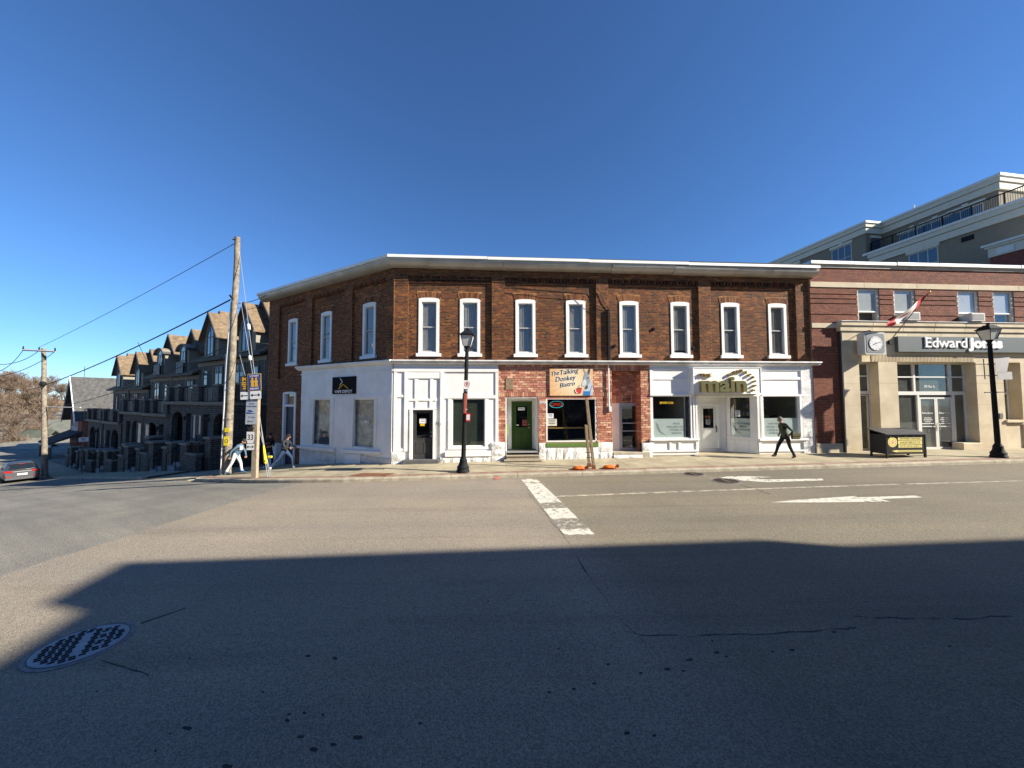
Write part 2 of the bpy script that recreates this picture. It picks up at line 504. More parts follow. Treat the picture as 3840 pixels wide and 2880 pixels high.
# ------------------------------------------------------------------ ground: road, kerbs, sidewalk
def asphalt():
    m = bpy.data.materials.new('asphalt')
    m.use_nodes = True
    nt = m.node_tree
    N, Lk = nt.nodes, nt.links
    b = N['Principled BSDF']
    b.inputs['Roughness'].default_value = .88
    b.inputs['Specular IOR Level'].default_value = .3
    geo = N.new('ShaderNodeNewGeometry')
    def nz(scale, det=4, vec=None, rough=.55):
        n = N.new('ShaderNodeTexNoise')
        n.inputs['Scale'].default_value, n.inputs['Detail'].default_value, n.inputs['Roughness'].default_value = scale, det, rough
        Lk.new(vec or geo.outputs['Position'], n.inputs['Vector'])
        return n.outputs['Fac']
    def mr(src, a, c, lo, hi):
        r = N.new('ShaderNodeMapRange')
        r.inputs[1].default_value, r.inputs[2].default_value, r.inputs[3].default_value, r.inputs[4].default_value = a, c, lo, hi
        Lk.new(src, r.inputs[0])
        return r.outputs[0]
    def mix(fac, c1, c2, blend='MIX'):
        x = N.new('ShaderNodeMix')
        x.data_type, x.blend_type = 'RGBA', blend
        for i, c in ((0, fac), (6, c1), (7, c2)):
            if hasattr(c, 'is_linked'): Lk.new(c, x.inputs[i])
            else: x.inputs[i].default_value = c if i == 0 else (*c, 1)
        return x.outputs[2]
    p, q = road_hit(330, 2056), road_hit(868, 1887)
    d = (q - p).normalized()
    n = Vector((-d.y, d.x, 0))
    dot = N.new('ShaderNodeVectorMath'); dot.operation = 'DOT_PRODUCT'
    dot.inputs[1].default_value = n
    Lk.new(geo.outputs['Position'], dot.inputs[0])
    ad = N.new('ShaderNodeMath'); ad.operation = 'ADD'
    wob = mr(nz(1.2), .3, .7, -.06, .06)
    Lk.new(dot.outputs['Value'], ad.inputs[0]); Lk.new(wob, ad.inputs[1])
    mask = mr(ad.outputs[0], n.dot(p) - .06, n.dot(p) + .06, 0, 1)
    old = mix(mr(nz(.35, 3), .35, .65, 0, 1), (.315, .265, .195), (.265, .226, .17))
    # tyre-polished lanes run with the street
    mp = N.new('ShaderNodeMapping'); mp.inputs['Scale'].default_value = (.035, .55, 1)
    Lk.new(geo.outputs['Position'], mp.inputs['Vector'])
    old = mix(mr(nz(1.0, 3, mp.outputs[0]), .4, .65, 0, .55), old, (.21, .185, .16))
    new = mix(mr(nz(.5, 5), .35, .65, 0, 1), (.275, .255, .205), (.20, .188, .158))
    p2, q2 = road_hit(1985, 1860), road_hit(2400, 2390)                 # seam past the stop line: the paving to the right of it is greyer
    d2 = (q2 - p2).normalized(); n2 = Vector((-d2.y, d2.x, 0))
    dt2 = N.new('ShaderNodeVectorMath'); dt2.operation = 'DOT_PRODUCT'; dt2.inputs[1].default_value = n2
    Lk.new(geo.outputs['Position'], dt2.inputs[0])
    ad3 = N.new('ShaderNodeMath'); ad3.operation = 'ADD'
    Lk.new(dt2.outputs['Value'], ad3.inputs[0]); Lk.new(wob, ad3.inputs[1])
    m2 = mr(ad3.outputs[0], n2.dot(p2) - .15, n2.dot(p2) + .9, 0, 1)
    old = mix(m2, old, mix(1.0, old, (.74, .75, .70), 'MULTIPLY'))
    st = N.new('ShaderNodeMapping'); st.inputs['Scale'].default_value = (.10, 1.6, 1)
    Lk.new(geo.outputs['Position'], st.inputs['Vector'])
    old = mix(mr(nz(1.0, 5, st.outputs[0], .65), .52, .72, 0, .5), old, mix(1.0, old, (.66, .65, .63), 'MULTIPLY'))
    rot = N.new('ShaderNodeMapping'); rot.vector_type = 'TEXTURE'; rot.inputs['Rotation'].default_value = (0, 0, math.atan2(uS.y, uS.x)); rot.inputs['Scale'].default_value = (9, .7, 1)
    Lk.new(geo.outputs['Position'], rot.inputs['Vector'])
    new = mix(mr(nz(1.0, 5, rot.outputs[0], .6), .40, .66, 0, .8), new, (.165, .155, .132))
    base = mix(mask, old, new)
    vor = N.new('ShaderNodeTexVoronoi'); vor.inputs['Scale'].default_value = 75
    Lk.new(geo.outputs['Position'], vor.inputs['Vector'])
    hsv = N.new('ShaderNodeSeparateColor'); Lk.new(vor.outputs['Color'], hsv.inputs[0])
    base = mix(.85, base, mr(hsv.outputs[0], 0, 1, .62, 1.38), 'MULTIPLY')
    base = mix(1.0, base, mr(nz(230, 2), .3, .7, .78, 1.22), 'MULTIPLY')
    base = mix(1.0, base, mr(nz(.12, 3), .3, .7, .9, 1.1), 'MULTIPLY')
    Lk.new(base, b.inputs['Base Color'])
    bp = N.new('ShaderNodeBump'); bp.inputs['Strength'].default_value = .55; bp.inputs['Distance'].default_value = .012
    ad2 = N.new('ShaderNodeMath'); ad2.operation = 'ADD'
    Lk.new(vor.outputs['Distance'], ad2.inputs[0]); Lk.new(nz(140, 2), ad2.inputs[1])
    Lk.new(ad2.outputs[0], bp.inputs['Height'])
    Lk.new(bp.outputs[0], b.inputs['Normal'])
    return m
mb = MB()
gx = [-130 + i * 2.5 for i in range(20)] + [-80 + i for i in range(120)] + [40 + i * 4 for i in range(26)]
gy = [-60 + i * 6 for i in range(8)] + [-12 + i for i in range(76)] + [64 + i * 4 for i in range(20)]
nx = len(gx)
mb.v = [(x, y, H(x, y)) for y in gy for x in gx]
for j in range(len(gy) - 1):
    for i in range(nx - 1):
        mb.face([j * nx + i, j * nx + i + 1, (j + 1) * nx + i + 1, (j + 1) * nx + i])
road = tag(mb.build('road', asphalt(), smooth=True), 'grey asphalt road in front of the shops', 'road', kind='structure')
def road_poly(name, pts, mat, lift=.004, sub=None, parent=road):
    P = [road_hit(x, y, lift) for x, y in pts]
    b = MB()
    n = len(P)
    b.add([(p.x, p.y, H(p.x, p.y) + lift) for p in P] + [(p.x, p.y, H(p.x, p.y) - .01) for p in P],
          [list(range(n))] + [[i + n, (i + 1) % n + n, (i + 1) % n, i] for i in range(n)])
    if b.v and sum((P[i].x * P[(i + 1) % n].y - P[(i + 1) % n].x * P[i].y) for i in range(n)) < 0:
        b.f = [f[::-1] for f in b.f]
    return b.build(name, mat, parent)
def zr(l): return [(1920 + x / 1.152, 1700 + y / 1.152) for x, y in l]
# stop line, worn into patches
def lerp2(a, b, t): return (a[0] + (b[0] - a[0]) * t, a[1] + (b[1] - a[1]) * t)
M_paint_old = worn(M('faded_road_paint', (.36, .33, .27), .85, .25, 14, .3, 60), .62, .85)
TLl, TR, BL, BR = (1951, 1795), (2012, 1795), (2116, 2006), (2230, 2002)
def seg(t0, t1, mat, name, jag):
    top = [lerp2(lerp2(TLl, BL, t0), lerp2(TR, BR, t0), k / 5) for k in range(6)]
    bot = [lerp2(lerp2(TLl, BL, t1), lerp2(TR, BR, t1), k / 5) for k in range(6)]
    top = [(x, y + random.uniform(-jag, jag)) for x, y in top]
    bot = [(x, y + random.uniform(-jag, jag)) for x, y in bot]
    road_poly(name, top + bot[::-1], mat, .006 if name == 'stop_line_patch' else .004)
seg(0, 1, M_paint_old, 'worn_stop_line', .5)
for t0, t1 in ((.01, .065), (.085, .43), (.53, .71), (.905, 1.0)): seg(t0, t1, MT['paint_y'], 'stop_line_patch', 2.2)
road_poly('lane_line', [(2085, 1859), (2500, 1843), (2900, 1829), (3300, 1816), (3700, 1805), (3838, 1801), (3838, 1803.5), (3700, 1807.5), (3300, 1819), (2900, 1832.5), (2500, 1847), (2085, 1863)], worn(M('thin_lane_paint', (.42, .37, .28), .85, .3, 6), .25, .85, 3))
road_poly('turn_arrow', zr([(888, 109), (925, 100), (1010, 98.5), (1122, 102), (1018, 106), (1100, 113), (1340, 109), (1346, 116), (1100, 124), (1000, 118), (950, 108)]), MT['paint_y'])
road_poly('straight_arrow', zr([(1122, 211.5), (1240, 200), (1440, 187), (1490, 184), (1472, 190.5), (1745, 182), (1772, 190), (1590, 196), (1632, 207.5), (1330, 211.5)]), MT['paint_y'])
# cracks and stains
M_crack = worn(M('crack_filler', (.06, .055, .05), .9, .3, 20), .55, .75, 5)
def crack(pts, w, wob=3):
    L, R = [], []
    for (x0, y0), (x1, y1) in zip(pts, pts[1:]):
        for k in range(5):
            x, y = lerp2((x0, y0), (x1, y1), k / 5)
            y += random.uniform(-wob, wob); x += random.uniform(-wob, wob)
            ww = w * random.uniform(.5, 1.2)
            L.append((x, y - ww)); R.append((x + ww, y + ww))
    road_poly('crack', L + R[::-1], M_crack, .003)
crack(zr([(70, 170), (240, 380), (330, 530), (490, 740), (550, 790)]), 1.6)
crack(zr([(550, 785), (760, 790), (1040, 780), (1450, 755), (1500, 745)]), 2.4, 4)
crack(zr([(1480, 705), (1700, 712), (1980, 712), (2200, 695)]), 2.2, 3)
crack(zr([(550, 790), (640, 920)]), 2)
crack(zr([(985, 135), (1150, 185)]), 1.0, 1)
crack([(x / 1.152, 1700 + y / 1.152) for x, y in ((610, 735), (850, 650))], 1.8, 2)
crack([(x / 1.152, 1700 + y / 1.152) for x, y in ((430, 890), (560, 930), (660, 965))], 3, 5)
M_spot = M('tar_spot', (.012, .012, .013), .6, .3, 30)
for x, y, r in ((800, 1185, 14), (418, 1027, 6), (1135, 1030, 8), (1250, 1125, 8), (1316, 1120, 10), (1395, 1128, 9), (1240, 1152, 14), (1300, 1222, 14), (1545, 1225, 22), (1440, 1256, 16), (1355, 1277, 20), (815, 1186, 16), (735, 1210, 6), (672, 1283, 7),
                (1330, 874, 12), (1446, 884, 14), (820, 884, 6), (985, 1352, 24), (1815, 1165, 10), (2108, 640, 5)):
    cx, cy = x / 1.152, 1700 + y / 1.152
    road_poly('tar_spot', [(cx + r * .9 * random.uniform(.6, 1.1) * math.cos(t), cy - r * .42 * random.uniform(.6, 1.1) * math.sin(t)) for t in [i * math.pi / 5 for i in range(10)]], M_spot, .004)
for x, y, r in ((558, 948, 9), (672, 930, 15), (740, 938, 8), (768, 890, 16), (885, 858, 14), (925, 876, 8), (268, 1016, 10), (163, 1030, 8), (355, 993, 9), (497, 1207, 16), (615, 1218, 10), (1125, 855, 8), (1210, 848, 12), (865, 810, 7), (200, 843, 6), (415, 910, 8), (1890, 832, 9), (1390, 770, 10)):
    cx, cy = 1920 + x / 1.152, 1700 + y / 1.152
    road_poly('tar_spot', [(cx + r * .9 * random.uniform(.6, 1.1) * math.cos(t), cy - r * .42 * random.uniform(.6, 1.1) * math.sin(t)) for t in [i * math.pi / 5 for i in range(10)]], M_spot, .004)
# kerb path: along the main street, round the corner, down the side street
KY, KD = -2.79, 4.1
def FW(a, y): return C0 + axF * a + inF * y
d0 = FW(0, KY)
_s = None
A_, B_ = FW(0, KY), SP(0, KD)
den = axF.x * uS.y - axF.y * uS.x
tt = ((B_.x - A_.x) * uS.y - (B_.y - A_.y) * uS.x) / den
BEND = A_ + axF * tt
path = []
a = 46.0
while a > tt + 3.4:
    path.append(FW(a, KY)); a -= .6
b1, b2 = BEND + axF * 3.2, BEND + uS * 3.2
for k in range(13):
    t = k / 12
    path.append(b1 * (1 - t) ** 2 + BEND * 2 * t * (1 - t) + b2 * t * t)
sB = sdo(b2)[0]
s = sB + .6
while s < 8.0:
    path.append(SP(s, KD)); s += .6
for k in range(1, 7):
    q = k / 6 * rad(85)
    path.append(SP(s - .6 + 1.1 * math.sin(q), KD - 1.1 * (1 - math.cos(q))))
def offs(P, w):
    out = []
    for i, p in enumerate(P):
        t = (P[min(i + 1, len(P) - 1)] - P[max(i - 1, 0)]).normalized()
        out.append(p + Vector((t.y, -t.x, 0)) * w)
    return out
KH = .13
sidewalk = MB()
sidewalk.box(0, .01, 0, .01, -.5, -.49)
sidewalk = thing('sidewalk', 'pale concrete sidewalk slabs along the shop fronts and round the corner', 'sidewalk')
sidewalk['kind'] = 'structure'
kerbs = thing('kerb', 'pale concrete kerb stones edging the sidewalk', 'kerb')
kerbs['kind'] = 'structure'
def kerb_run(P, per=4):
    I = offs(P, .17)
    F0 = offs(P, -.02)
    for i in range(0, len(P) - 1, per):
        b = MB()
        idx = list(range(i, min(i + per, len(P) - 1) + 1))
        dz = random.uniform(-.006, .006)
        rows = []
        for k in idx:
            f, m, n = F0[k], P[k], I[k]
            if k == idx[0] or k == idx[-1]:
                t = (P[idx[1]] - P[idx[0]]).normalized() * (.006 if k == idx[0] else -.006)
                f, m, n = f + t, m + t, n + t
            h = H(m.x, m.y) + dz
            rows.append([(f.x, f.y, h - .2), (f.x, f.y, h + KH - .035), (m.x, m.y, h + KH), (n.x, n.y, h + KH + .004), (n.x, n.y, h - .2)])
        b.v = [q for r in rows for q in r]
        for k in range(len(rows) - 1):
            for j in range(5):
                b.face([k * 5 + j, k * 5 + (j + 1) % 5, (k + 1) * 5 + (j + 1) % 5, (k + 1) * 5 + j][::-1])
        b.face([0, 1, 2, 3, 4]); b.face([(len(rows) - 1) * 5 + j for j in range(5)][::-1])
        b.build('kerb_stone', MT['kerb'], kerbs)
kerb_run(path)
p2 = [SP(15.2 + .6 * k, 4.0) for k in range(76)]
kerb_run(p2)
i1, i2 = offs(path, .176), offs(path, .50)
b = MB()
for i in range(len(path) - 1):
    q = [i1[i], i2[i], i2[i + 1], i1[i + 1]]
    b.prismz([(p.x, p.y) for p in q], -3.0 if False else [H(p.x, p.y) - .1 for p in q], [H(p.x, p.y) + KH + .002 for p in q])
b.build('paver_strip', MT['paver'], sidewalk)
def SWZ(p):
    return H(p.x, p.y) + KH + .004
def slab(pts, rise):
    c = sum(pts, Vector()) / len(pts)
    pts = [p + (c - p).normalized() * .007 for p in pts]
    dz = random.uniform(-.003, .003)
    b = MB()
    zt = [SWZ(p) + r + dz for p, r in zip(pts, rise)]
    area = sum(pts[i].x * pts[(i + 1) % len(pts)].y - pts[(i + 1) % len(pts)].x * pts[i].y for i in range(len(pts)))
    if area < 0: pts, zt = pts[::-1], zt[::-1]
    b.prismz([(p.x, p.y) for p in pts], [z - .15 for z in zt], zt)
    return b.build('slab', MT['concrete'], sidewalk)
base = MB()                                               # dark bed that shows in the joints
def bed(pts, rise):
    area = sum(pts[i].x * pts[(i + 1) % len(pts)].y - pts[(i + 1) % len(pts)].x * pts[i].y for i in range(len(pts)))
    if area < 0: pts, rise = pts[::-1], rise[::-1]
    base.prismz([(p.x, p.y) for p in pts], [SWZ(p) - .2 for p in pts], [SWZ(p) + r - .02 for p, r in zip(pts, rise)])
a = 0.0
yk = KY + .505
while a < 45:
    q = [FW(a, yk), FW(a + 1.62, yk), FW(a + 1.62, .6), FW(a, .6)]
    r = [0, 0, .05, .05]
    slab(q, r); bed(q, r)
    a += 1.62
sW0 = sB + .6
inner = [FW(0, yk)] + [p for p in i2 if (p - C0).dot(axF) < -.02 and sdo(p)[0] < sW0 - .02] + [SP(sW0, KD - .5)]
nI = len(inner) - 1
i = 0
while i < nI:                                              # slabs fanning round the corner
    j = min(i + 3, nI)
    if nI - j == 1: j = nI
    out_ = inner[i:j + 1]
    wa, wb_ = [SP(sW0 * max(0, (k / nI - .12) / .88), -.05) for k in (i, j)]
    md = [p.lerp(SP(sW0 * max(0, (k / nI - .12) / .88), -.05), .5) for k, p in ((i, inner[i]), (j, inner[j]))]
    q = out_ + [md[1], md[0]]
    slab(q, [0] * len(q)); bed(q, [0] * len(q))
    q = [md[0], md[1], wb_, wa]
    rr = [.02, .02, .0, .05 if i == 0 else .02]
    if (wa - wb_).length < .05: q, rr = [md[0], md[1], wa], [.02, .02, .05]
    slab(q, rr); bed(q, rr)
    i = j
s = sW0
while s < 8.2:
    for da, db in ((-.3, 1.8), (1.8, KD - .5)):
        if s > 7.4 and db > 2: continue
        q = [SP(s, da), SP(s, db), SP(s + 1.5, db), SP(s + 1.5, da)]
        slab(q, [0, 0, 0, 0]); bed(q, [0, 0, 0, 0])
    s += 1.5
while s < 15.0:                                           # lane crossing: slabs down at road height
    q = [SP(s, .4), SP(s, 3.95), SP(s + 1.5, 3.95), SP(s + 1.5, .4)]
    slab(q, [-.05, -.118, -.118, -.05]); bed(q, [-.05, -.118, -.118, -.05])
    s += 1.5
while s < 60:
    q = [SP(s, 2.0), SP(s, 3.82), SP(s + 1.6, 3.82), SP(s + 1.6, 2.0)]
    slab(q, [.02, 0, 0, .02]); bed(q, [.02, 0, 0, .02])
    s += 1.6
base.build('joint_bed', M('joint_dirt', (.09, .075, .055), .95, .3, 20), sidewalk)
def swf(x, y): return road_hit(x, y, KH + .006)
# rusty warning plate let into the sidewalk at the crossing
b = MB()
q = [swf(x, y) for x, y in ((1306, 1785), (1448, 1786), (1484, 1775), (1358, 1774))]
q = [(p.x, p.y) for p in q]
zt = [H(*p) + KH + .012 for p in q]
plate = MB().prismz(q, [z - .05 for z in zt], zt).build('tactile_plate', M('rusty_cast_iron', (.20, .085, .035), .8, .35, 14, .5, 60, col2=(.12, .055, .03), dscale=6))
tag(plate, 'rust brown tactile warning plate let into the sidewalk near the black lamp', 'tactile plate')
dome = MB().lathe([(.02, 0), (.016, .007), (.008, .010)], 8).mesh('dome')
dome.materials.append(plate.data.materials[0])
for i in range(24):
    for k in range(7):
        u, v = (i + .5) / 24, (k + .5) / 7
        x = (q[0][0] * (1 - u) + q[1][0] * u) * (1 - v) + (q[3][0] * (1 - u) + q[2][0] * u) * v
        y = (q[0][1] * (1 - u) + q[1][1] * u) * (1 - v) + (q[3][1] * (1 - u) + q[2][1] * u) * v
        put(dome, 'dome', None, plate, Matrix.Translation((x, y, H(x, y) + KH + .011)))
# manhole covers
M_iron = M('worn_iron', (.27, .285, .30), .5, .18, 9, .3, 40, metal=.3)
M_slot_dark = M('slot_dark', (.018, .018, .02), .95, .2, spec=.05)  # darkness of the holes put into the colour of raised pads
M_rim = M('manhole_rim', (.19, .19, .18), .7, .25, 14, .5, 40)
def manhole(px, r, label, rot, rust=False, slots=True):
    p = road_hit(*px)
    sx = (H(p.x + .3, p.y) - H(p.x - .3, p.y)) / .6
    sy = (H(p.x, p.y + .3) - H(p.x, p.y - .3)) / .6
    n = Vector((-sx, -sy, 1)).normalized()
    fr = Matrix.Translation(p) @ Vector((0, 0, 1)).rotation_difference(n).to_matrix().to_4x4() @ Matrix.Rotation(rot, 4, 'Z')
    t = thing('manhole_cover', label, 'manhole', fr)
    MB().lathe([(r, -.02), (r, .006), (r * .93, .010), (r * .90, .004), (r * .89, -.02)], 40).build('rim', M_rim, t, smooth=True)
    c = MB().lathe([(r * .875, -.02), (r * .875, .008), (r * .85, .012)], 40).build('cover', M_iron if not rust else M('rusty_manhole', (.13, .10, .075), .8, .3, 12, .5, 50), t)
    if slots:
        sl = MB().cbox(-r * .062, r * .062, -r * .034, r * .034, 0, .003, .001).mesh('slot')
        sl.materials.append(M_slot_dark)
        for i in range(-4, 5):
            for k in range(-7, 8):
                x, y = i * r * .17 + (k % 2) * r * .03, k * r * .105
                if math.hypot(x, y) > r * .76 or (abs(i) == 0 and abs(k) < 6) or (i == 2 and k % 3 == 0): continue
                put(sl, 'slot', None, c, fr @ Matrix.Translation((x, y, .0125)))
    return t
manhole((306, 2418), .45, 'round grey iron manhole cover with rows of slots in the shaded road', rad(35))
manhole((2601, 1778), .40, 'rusty round manhole cover close against the kerb', 0, True)
manhole((2722, 1804), .47, 'rusty round manhole cover beside the painted turn arrow', 0, True)
# ------------------------------------------------------------------ corner brick block with three shop fronts
corner = thing('corner_building', 'two storey brown brick corner block with white shop fronts and white eave', 'building', Matrix.Translation(C0))
aR = FL(3044, 1100)[0]
sL = -SL(1003, 1400)[0]
zc1, zc0 = FL(1900, 1349, -.2)[1], FL(1900, 1366, -.2)[1]
zeave = FL(1600, 999)[1]
zfr = FL(1650, 1034)[1]
zsill = FL(1562, 1323.6, -.05)[1]
zcrown = FL(1611, 1114)[1]
REC = .11
cxF = [1608.5, 1762.7, 1970.4, 2159.3, 2359, 2550.3, 2738.8, 2915]
pilF = [(1470, 1529), (1844, 1893.6), (2237, 2283), (2623, 2668), (2988, 3044)]
pilF = [(FL(p, 1220)[0], FL(q, 1220)[0]) for p, q in pilF]
pilF[0] = (-.02, pilF[0][1]); pilF[-1] = (pilF[-1][0], aR)
winF = [FL(x, 1220, REC)[0] for x in cxF]
cxS = [1098.5, 1224, 1385]
winS = [SL(x, y, REC)[0] for x, y in zip(cxS, (1270, 1245, 1215))]
pilS = [(1004, 1045), (1140, 1167), (1290.5, 1317.7), (1449, 1476)]
pilS = [(SL(p, 1250)[0], SL(q, 1250)[0]) for p, q in pilS]
pilS[0] = (-sL, pilS[0][1]); pilS[-1] = (pilS[-1][0], .02)
HW = .45
upper = MB()
def upper_wall(fr, x0, x1, pils, wins, zbot, name):
    back = MB()
    br = MB()
    back.box(x0, x1, .012, .30, zfr, zeave + .25)
    bricks(br, x0, x1, zfr, zeave + .06, y=.012)
    for p, q in pils:
        back.box(p + .004, q - .004, .012, .30, zbot, zfr - .001)
        bricks(br, p, q, zbot, zfr, y=.012, length=.21)
        for e, sg in ((p, -1), (q, 1)):                    # pilaster returns
            if x0 + .1 < e < x1 - .1:
                n = round((zfr - zbot) / .0712)
                for k in range(n):
                    zz = zbot + k * (zfr - zbot) / n
                    br.col = pick(BR_OLD)
                    xa, xb = (e - .006, e + .002) if sg < 0 else (e - .002, e + .006)
                    br.box(xa, xb, .014, .014 + REC - .01, zz + .005, zz + .066)
    for (p0, p1), (q0, q1) in zip(pils, pils[1:]):
        ws = [w for w in wins if p1 < w < q0]
        holes = [(w - HW, w + HW, zsill - .16, zcrown - .02) for w in ws]
        arch = [(w - HW - .07, w + HW + .07, zcrown - .10, zcrown + .30) for w in ws]
        for c in cells(p1, q0, zbot, zfr, holes): back.box(c[0], c[1], REC + .012, .30, c[2], c[3])
        bricks(br, p1, q0, zbot, zfr - .30, holes + arch, y=REC + .012)
        bricks(br, p1, q0, zfr - .30, zfr - .22, y=REC + .012 - .05)
        back.box(p1, q0, REC - .035, REC + .01, zfr - .30, zfr - .22)
        bricks(br, p1, q0, zfr - .22, zfr, y=REC + .012)
        for w in ws:
            n = 15
            for k in range(n):
                u = (k + .5) / n * 2 - 1
                r0 = zcrown - .065 * u * u - .01
                ang = u * .30
                cx_, wd = w + u * (HW + .03), .028
                hh = .285 + random.uniform(-.012, .012)
                dx, dz = math.sin(ang), math.cos(ang)
                pts = [(cx_ - wd, r0), (cx_ + wd, r0), (cx_ + wd * 1.12 + dx * hh, r0 + dz * hh), (cx_ - wd * 1.12 + dx * hh, r0 + dz * hh)]
                br.col = pick(BR_OLD[:4] + [(.24, .10, .04)])
                br.prism(pts, REC - .004 - random.uniform(0, .004), REC + .02)
    wall = back.build(name, MT['mortar'], corner, fr)
    tag(br.build('brick_courses', MT['brick'], wall, fr), kind='stuff')
    # dentil bricks under the frieze
    dm = []
    for v in range(5):
        b = MB(); b.col = pick(BR_OLD); b.cbox(-.035, .035, 0, REC + .02, -.15, 0, .004); dm.append(b.mesh('dentil'))
    for (p0, p1), (q0, q1) in zip(pils, pils[1:]):
        n = int((q0 - p1) / .152)
        for k in range(n):
            put(dm[k % 5], 'dentil', MT['brick'], wall, fr @ Matrix.Translation((p1 + (k + .5) * (q0 - p1) / n, .0, zfr)))
    return wall
wall_f = upper_wall(FF, 0, aR, pilF, winF, zc0 + .06, 'front_wall')
wall_s = upper_wall(FS, -sL, 0, pilS, winS, zc0 - .35, 'side_wall')
# upper windows
M_blind = M('grey_blind', (.215, .205, .185), .9, .12, 2)
M_blinds = [M_blind, M('pale_curtain', (.25, .245, .225), .9, .15, 3), M('slate_curtain', (.175, .18, .18), .9, .12, 2), M('buff_curtain', (.22, .20, .165), .9, .12, 3)]
M_void = M('unlit_room', (.035, .037, .04), .9, .1)
def sash_window(fr, w, k, zs=zsill, zc=zcrown, hw=HW, name='window', blind=.85):
    y0 = REC - .025
    t = bpy.data.objects.new(name, None); COL.objects.link(t); place(t, corner, fr @ Matrix.Translation((w, y0, 0)))
    F2 = WORLD[t]
    cs = .125
    fm = MB()
    fm.box(-hw, -hw + cs, 0, .16, zs, zc - .19); fm.box(hw - cs, hw, 0, .16, zs, zc - .19)
    arc = [(hw * math.cos(math.pi * i / 10) , zc - .065 + .065 * math.sin(math.pi * i / 10)) for i in range(11)]
    fm.prism([(-hw, zc - .19), (hw, zc - .19)] + arc, 0, .16)
    fm.box(-hw + cs, hw - cs, .01, .16, zs, zs + .07)
    fm.build('frame', MT['white'], t, F2)
    sm = MB().box(-hw - .09, hw + .09, -.075, .14, zs - .14, zs)
    sm.build('sill', MT['white'], t, F2)
    a, b_ = hw - cs, .045
    z0, z1 = zs + .07, zc - .19
    zm = (z0 + z1) / 2
    s_ = MB()
    for sx in (-1, 1): s_.box(min(sx * a, sx * (a - b_)), max(sx * a, sx * (a - b_)), .07, .13, z0, z1)
    s_.box(-a + b_, a - b_, .07, .13, z1 - .05, z1); s_.box(-a + b_, a - b_, .07, .13, z0, z0 + .06); s_.box(-a + b_, a - b_, .065, .13, zm - .022, zm + .022)
    s_.build('sash', MT['sash'], t, F2)
    MB().box(-a + b_, a - b_, .098, .102, zm + .022, z1 - .05).build('pane', MT['glass'], t, F2)
    MB().box(-a + b_, a - b_, .108, .112, z0 + .06, zm - .022).build('pane', MT['glass'], t, F2)
    bl = MB()
    zb0 = z0 + (1 - blind) * (z1 - z0)
    nf = 3 if k % 3 == 0 else 9
    for i in range(nf):                                    # hanging cloth in folds, a little different at each window
        xa, xb = -a + b_ + (2 * a - 2 * b_) * i / nf, -a + b_ + (2 * a - 2 * b_) * (i + 1) / nf
        d0, d1 = (.135, .15) if i % 2 else (.15, .135)
        if k % 3 == 0: d0 = d1 = .138
        bl.add([(xa, d0, zb0), (xb, d1, zb0), (xb, d1, z1), (xa, d0, z1)], [(0, 1, 2, 3)])
    bl.build('blind', M_blinds[k % 4], t, F2)
    MB().box(-a - .1, a + .1, .30, .60, z0 - .1, z1 + .1).build('room_back', M_void, t, F2)
    return t
for i, w in enumerate(winF): sash_window(FF, w, i, blind=(1, 1, .97, 1, 1, .93, 1, 1)[i])
for i, w in enumerate(winS): sash_window(FS, w, i + 2, blind=1)
# eave: fascia board and rounded metal cove, in sections, mitred at the corner
def eave_pt(t_, o):                                        # t_ along: <0 side street, >0 main street
    bis = (-inF - inS); k = 1 + inF.dot(inS)
    m = bis / k
    if t_ >= 0:
        return C0 + axF * t_ - inF * o if t_ > .9 else C0 + m * o + axF * t_
    return C0 + uS * -t_ - inS * o if t_ < -.9 else C0 + m * o + uS * -t_
zt = FL(1474, 953, -.5)[1]
cove = [(.46, -.13), (.455, -.18), (.43, -.25), (.38, -.32), (.30, -.375), (.20, -.41), (.09, -.42), (.0, -.415), (.0, -.14)]
fasc = [(.52, 0), (.52, -.12), (.0, -.13), (.0, 0)]
edges = [-sL - .35, -9.2, -7.6, -6.1, -4.6, -3.0, -1.5, 0, 1.5, 3.2, 4.8, 6.4, 8.1, 9.7, 11.2, 12.6, 14.0, 15.6, 17.3, 18.6, aR]
def sweep(prof, t0, t1, zoff, name, mat, osh=0.0):
    b = MB()
    n = len(prof)
    for t_ in (t0 + .004 if t0 else 0, t1 - .004 if t1 else 0):
        for o, z in prof:
            p = eave_pt(t_, o + (osh if o > 0 else 0))
            b.v.append((p.x, p.y, zt + z + zoff))
    for j in range(n): b.face([j, (j + 1) % n, n + (j + 1) % n, n + j][::1 if True else -1])
    b.face(list(range(n))[::-1]); b.face([n + j for j in range(n)])
    return b.build(name, mat, corner, ID, smooth=(name == 'eave_cove'))
def sag(t_): return -.0035 * max(t_, 0) - (.02 if t_ > 12.5 else 0)
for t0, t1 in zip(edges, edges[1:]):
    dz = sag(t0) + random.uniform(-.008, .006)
    sweep(cove, t0, t1, dz, 'eave_cove', MT['covemetal'], random.uniform(-.01, .012))
for t0, t1 in zip([-sL - .4, -5.2, 0, 4.1, 8.6, 13.2], [-5.2, 0, 4.1, 8.6, 13.2, aR]):
    sweep(fasc, t0, t1, -.0035 * max(t0, 0), 'fascia', MT['white'])
MB().prismz([tuple(eave_pt(-sL - .4, .5))[:2], tuple(eave_pt(0, .5))[:2], tuple(eave_pt(aR, .5))[:2], tuple(FW(aR, 12))[:2], tuple(SP(sL, -12))[:2]], zt - .02, zt + .012).build('roof', M('tar_roof', (.06, .06, .06), .9, .2), corner, ID)
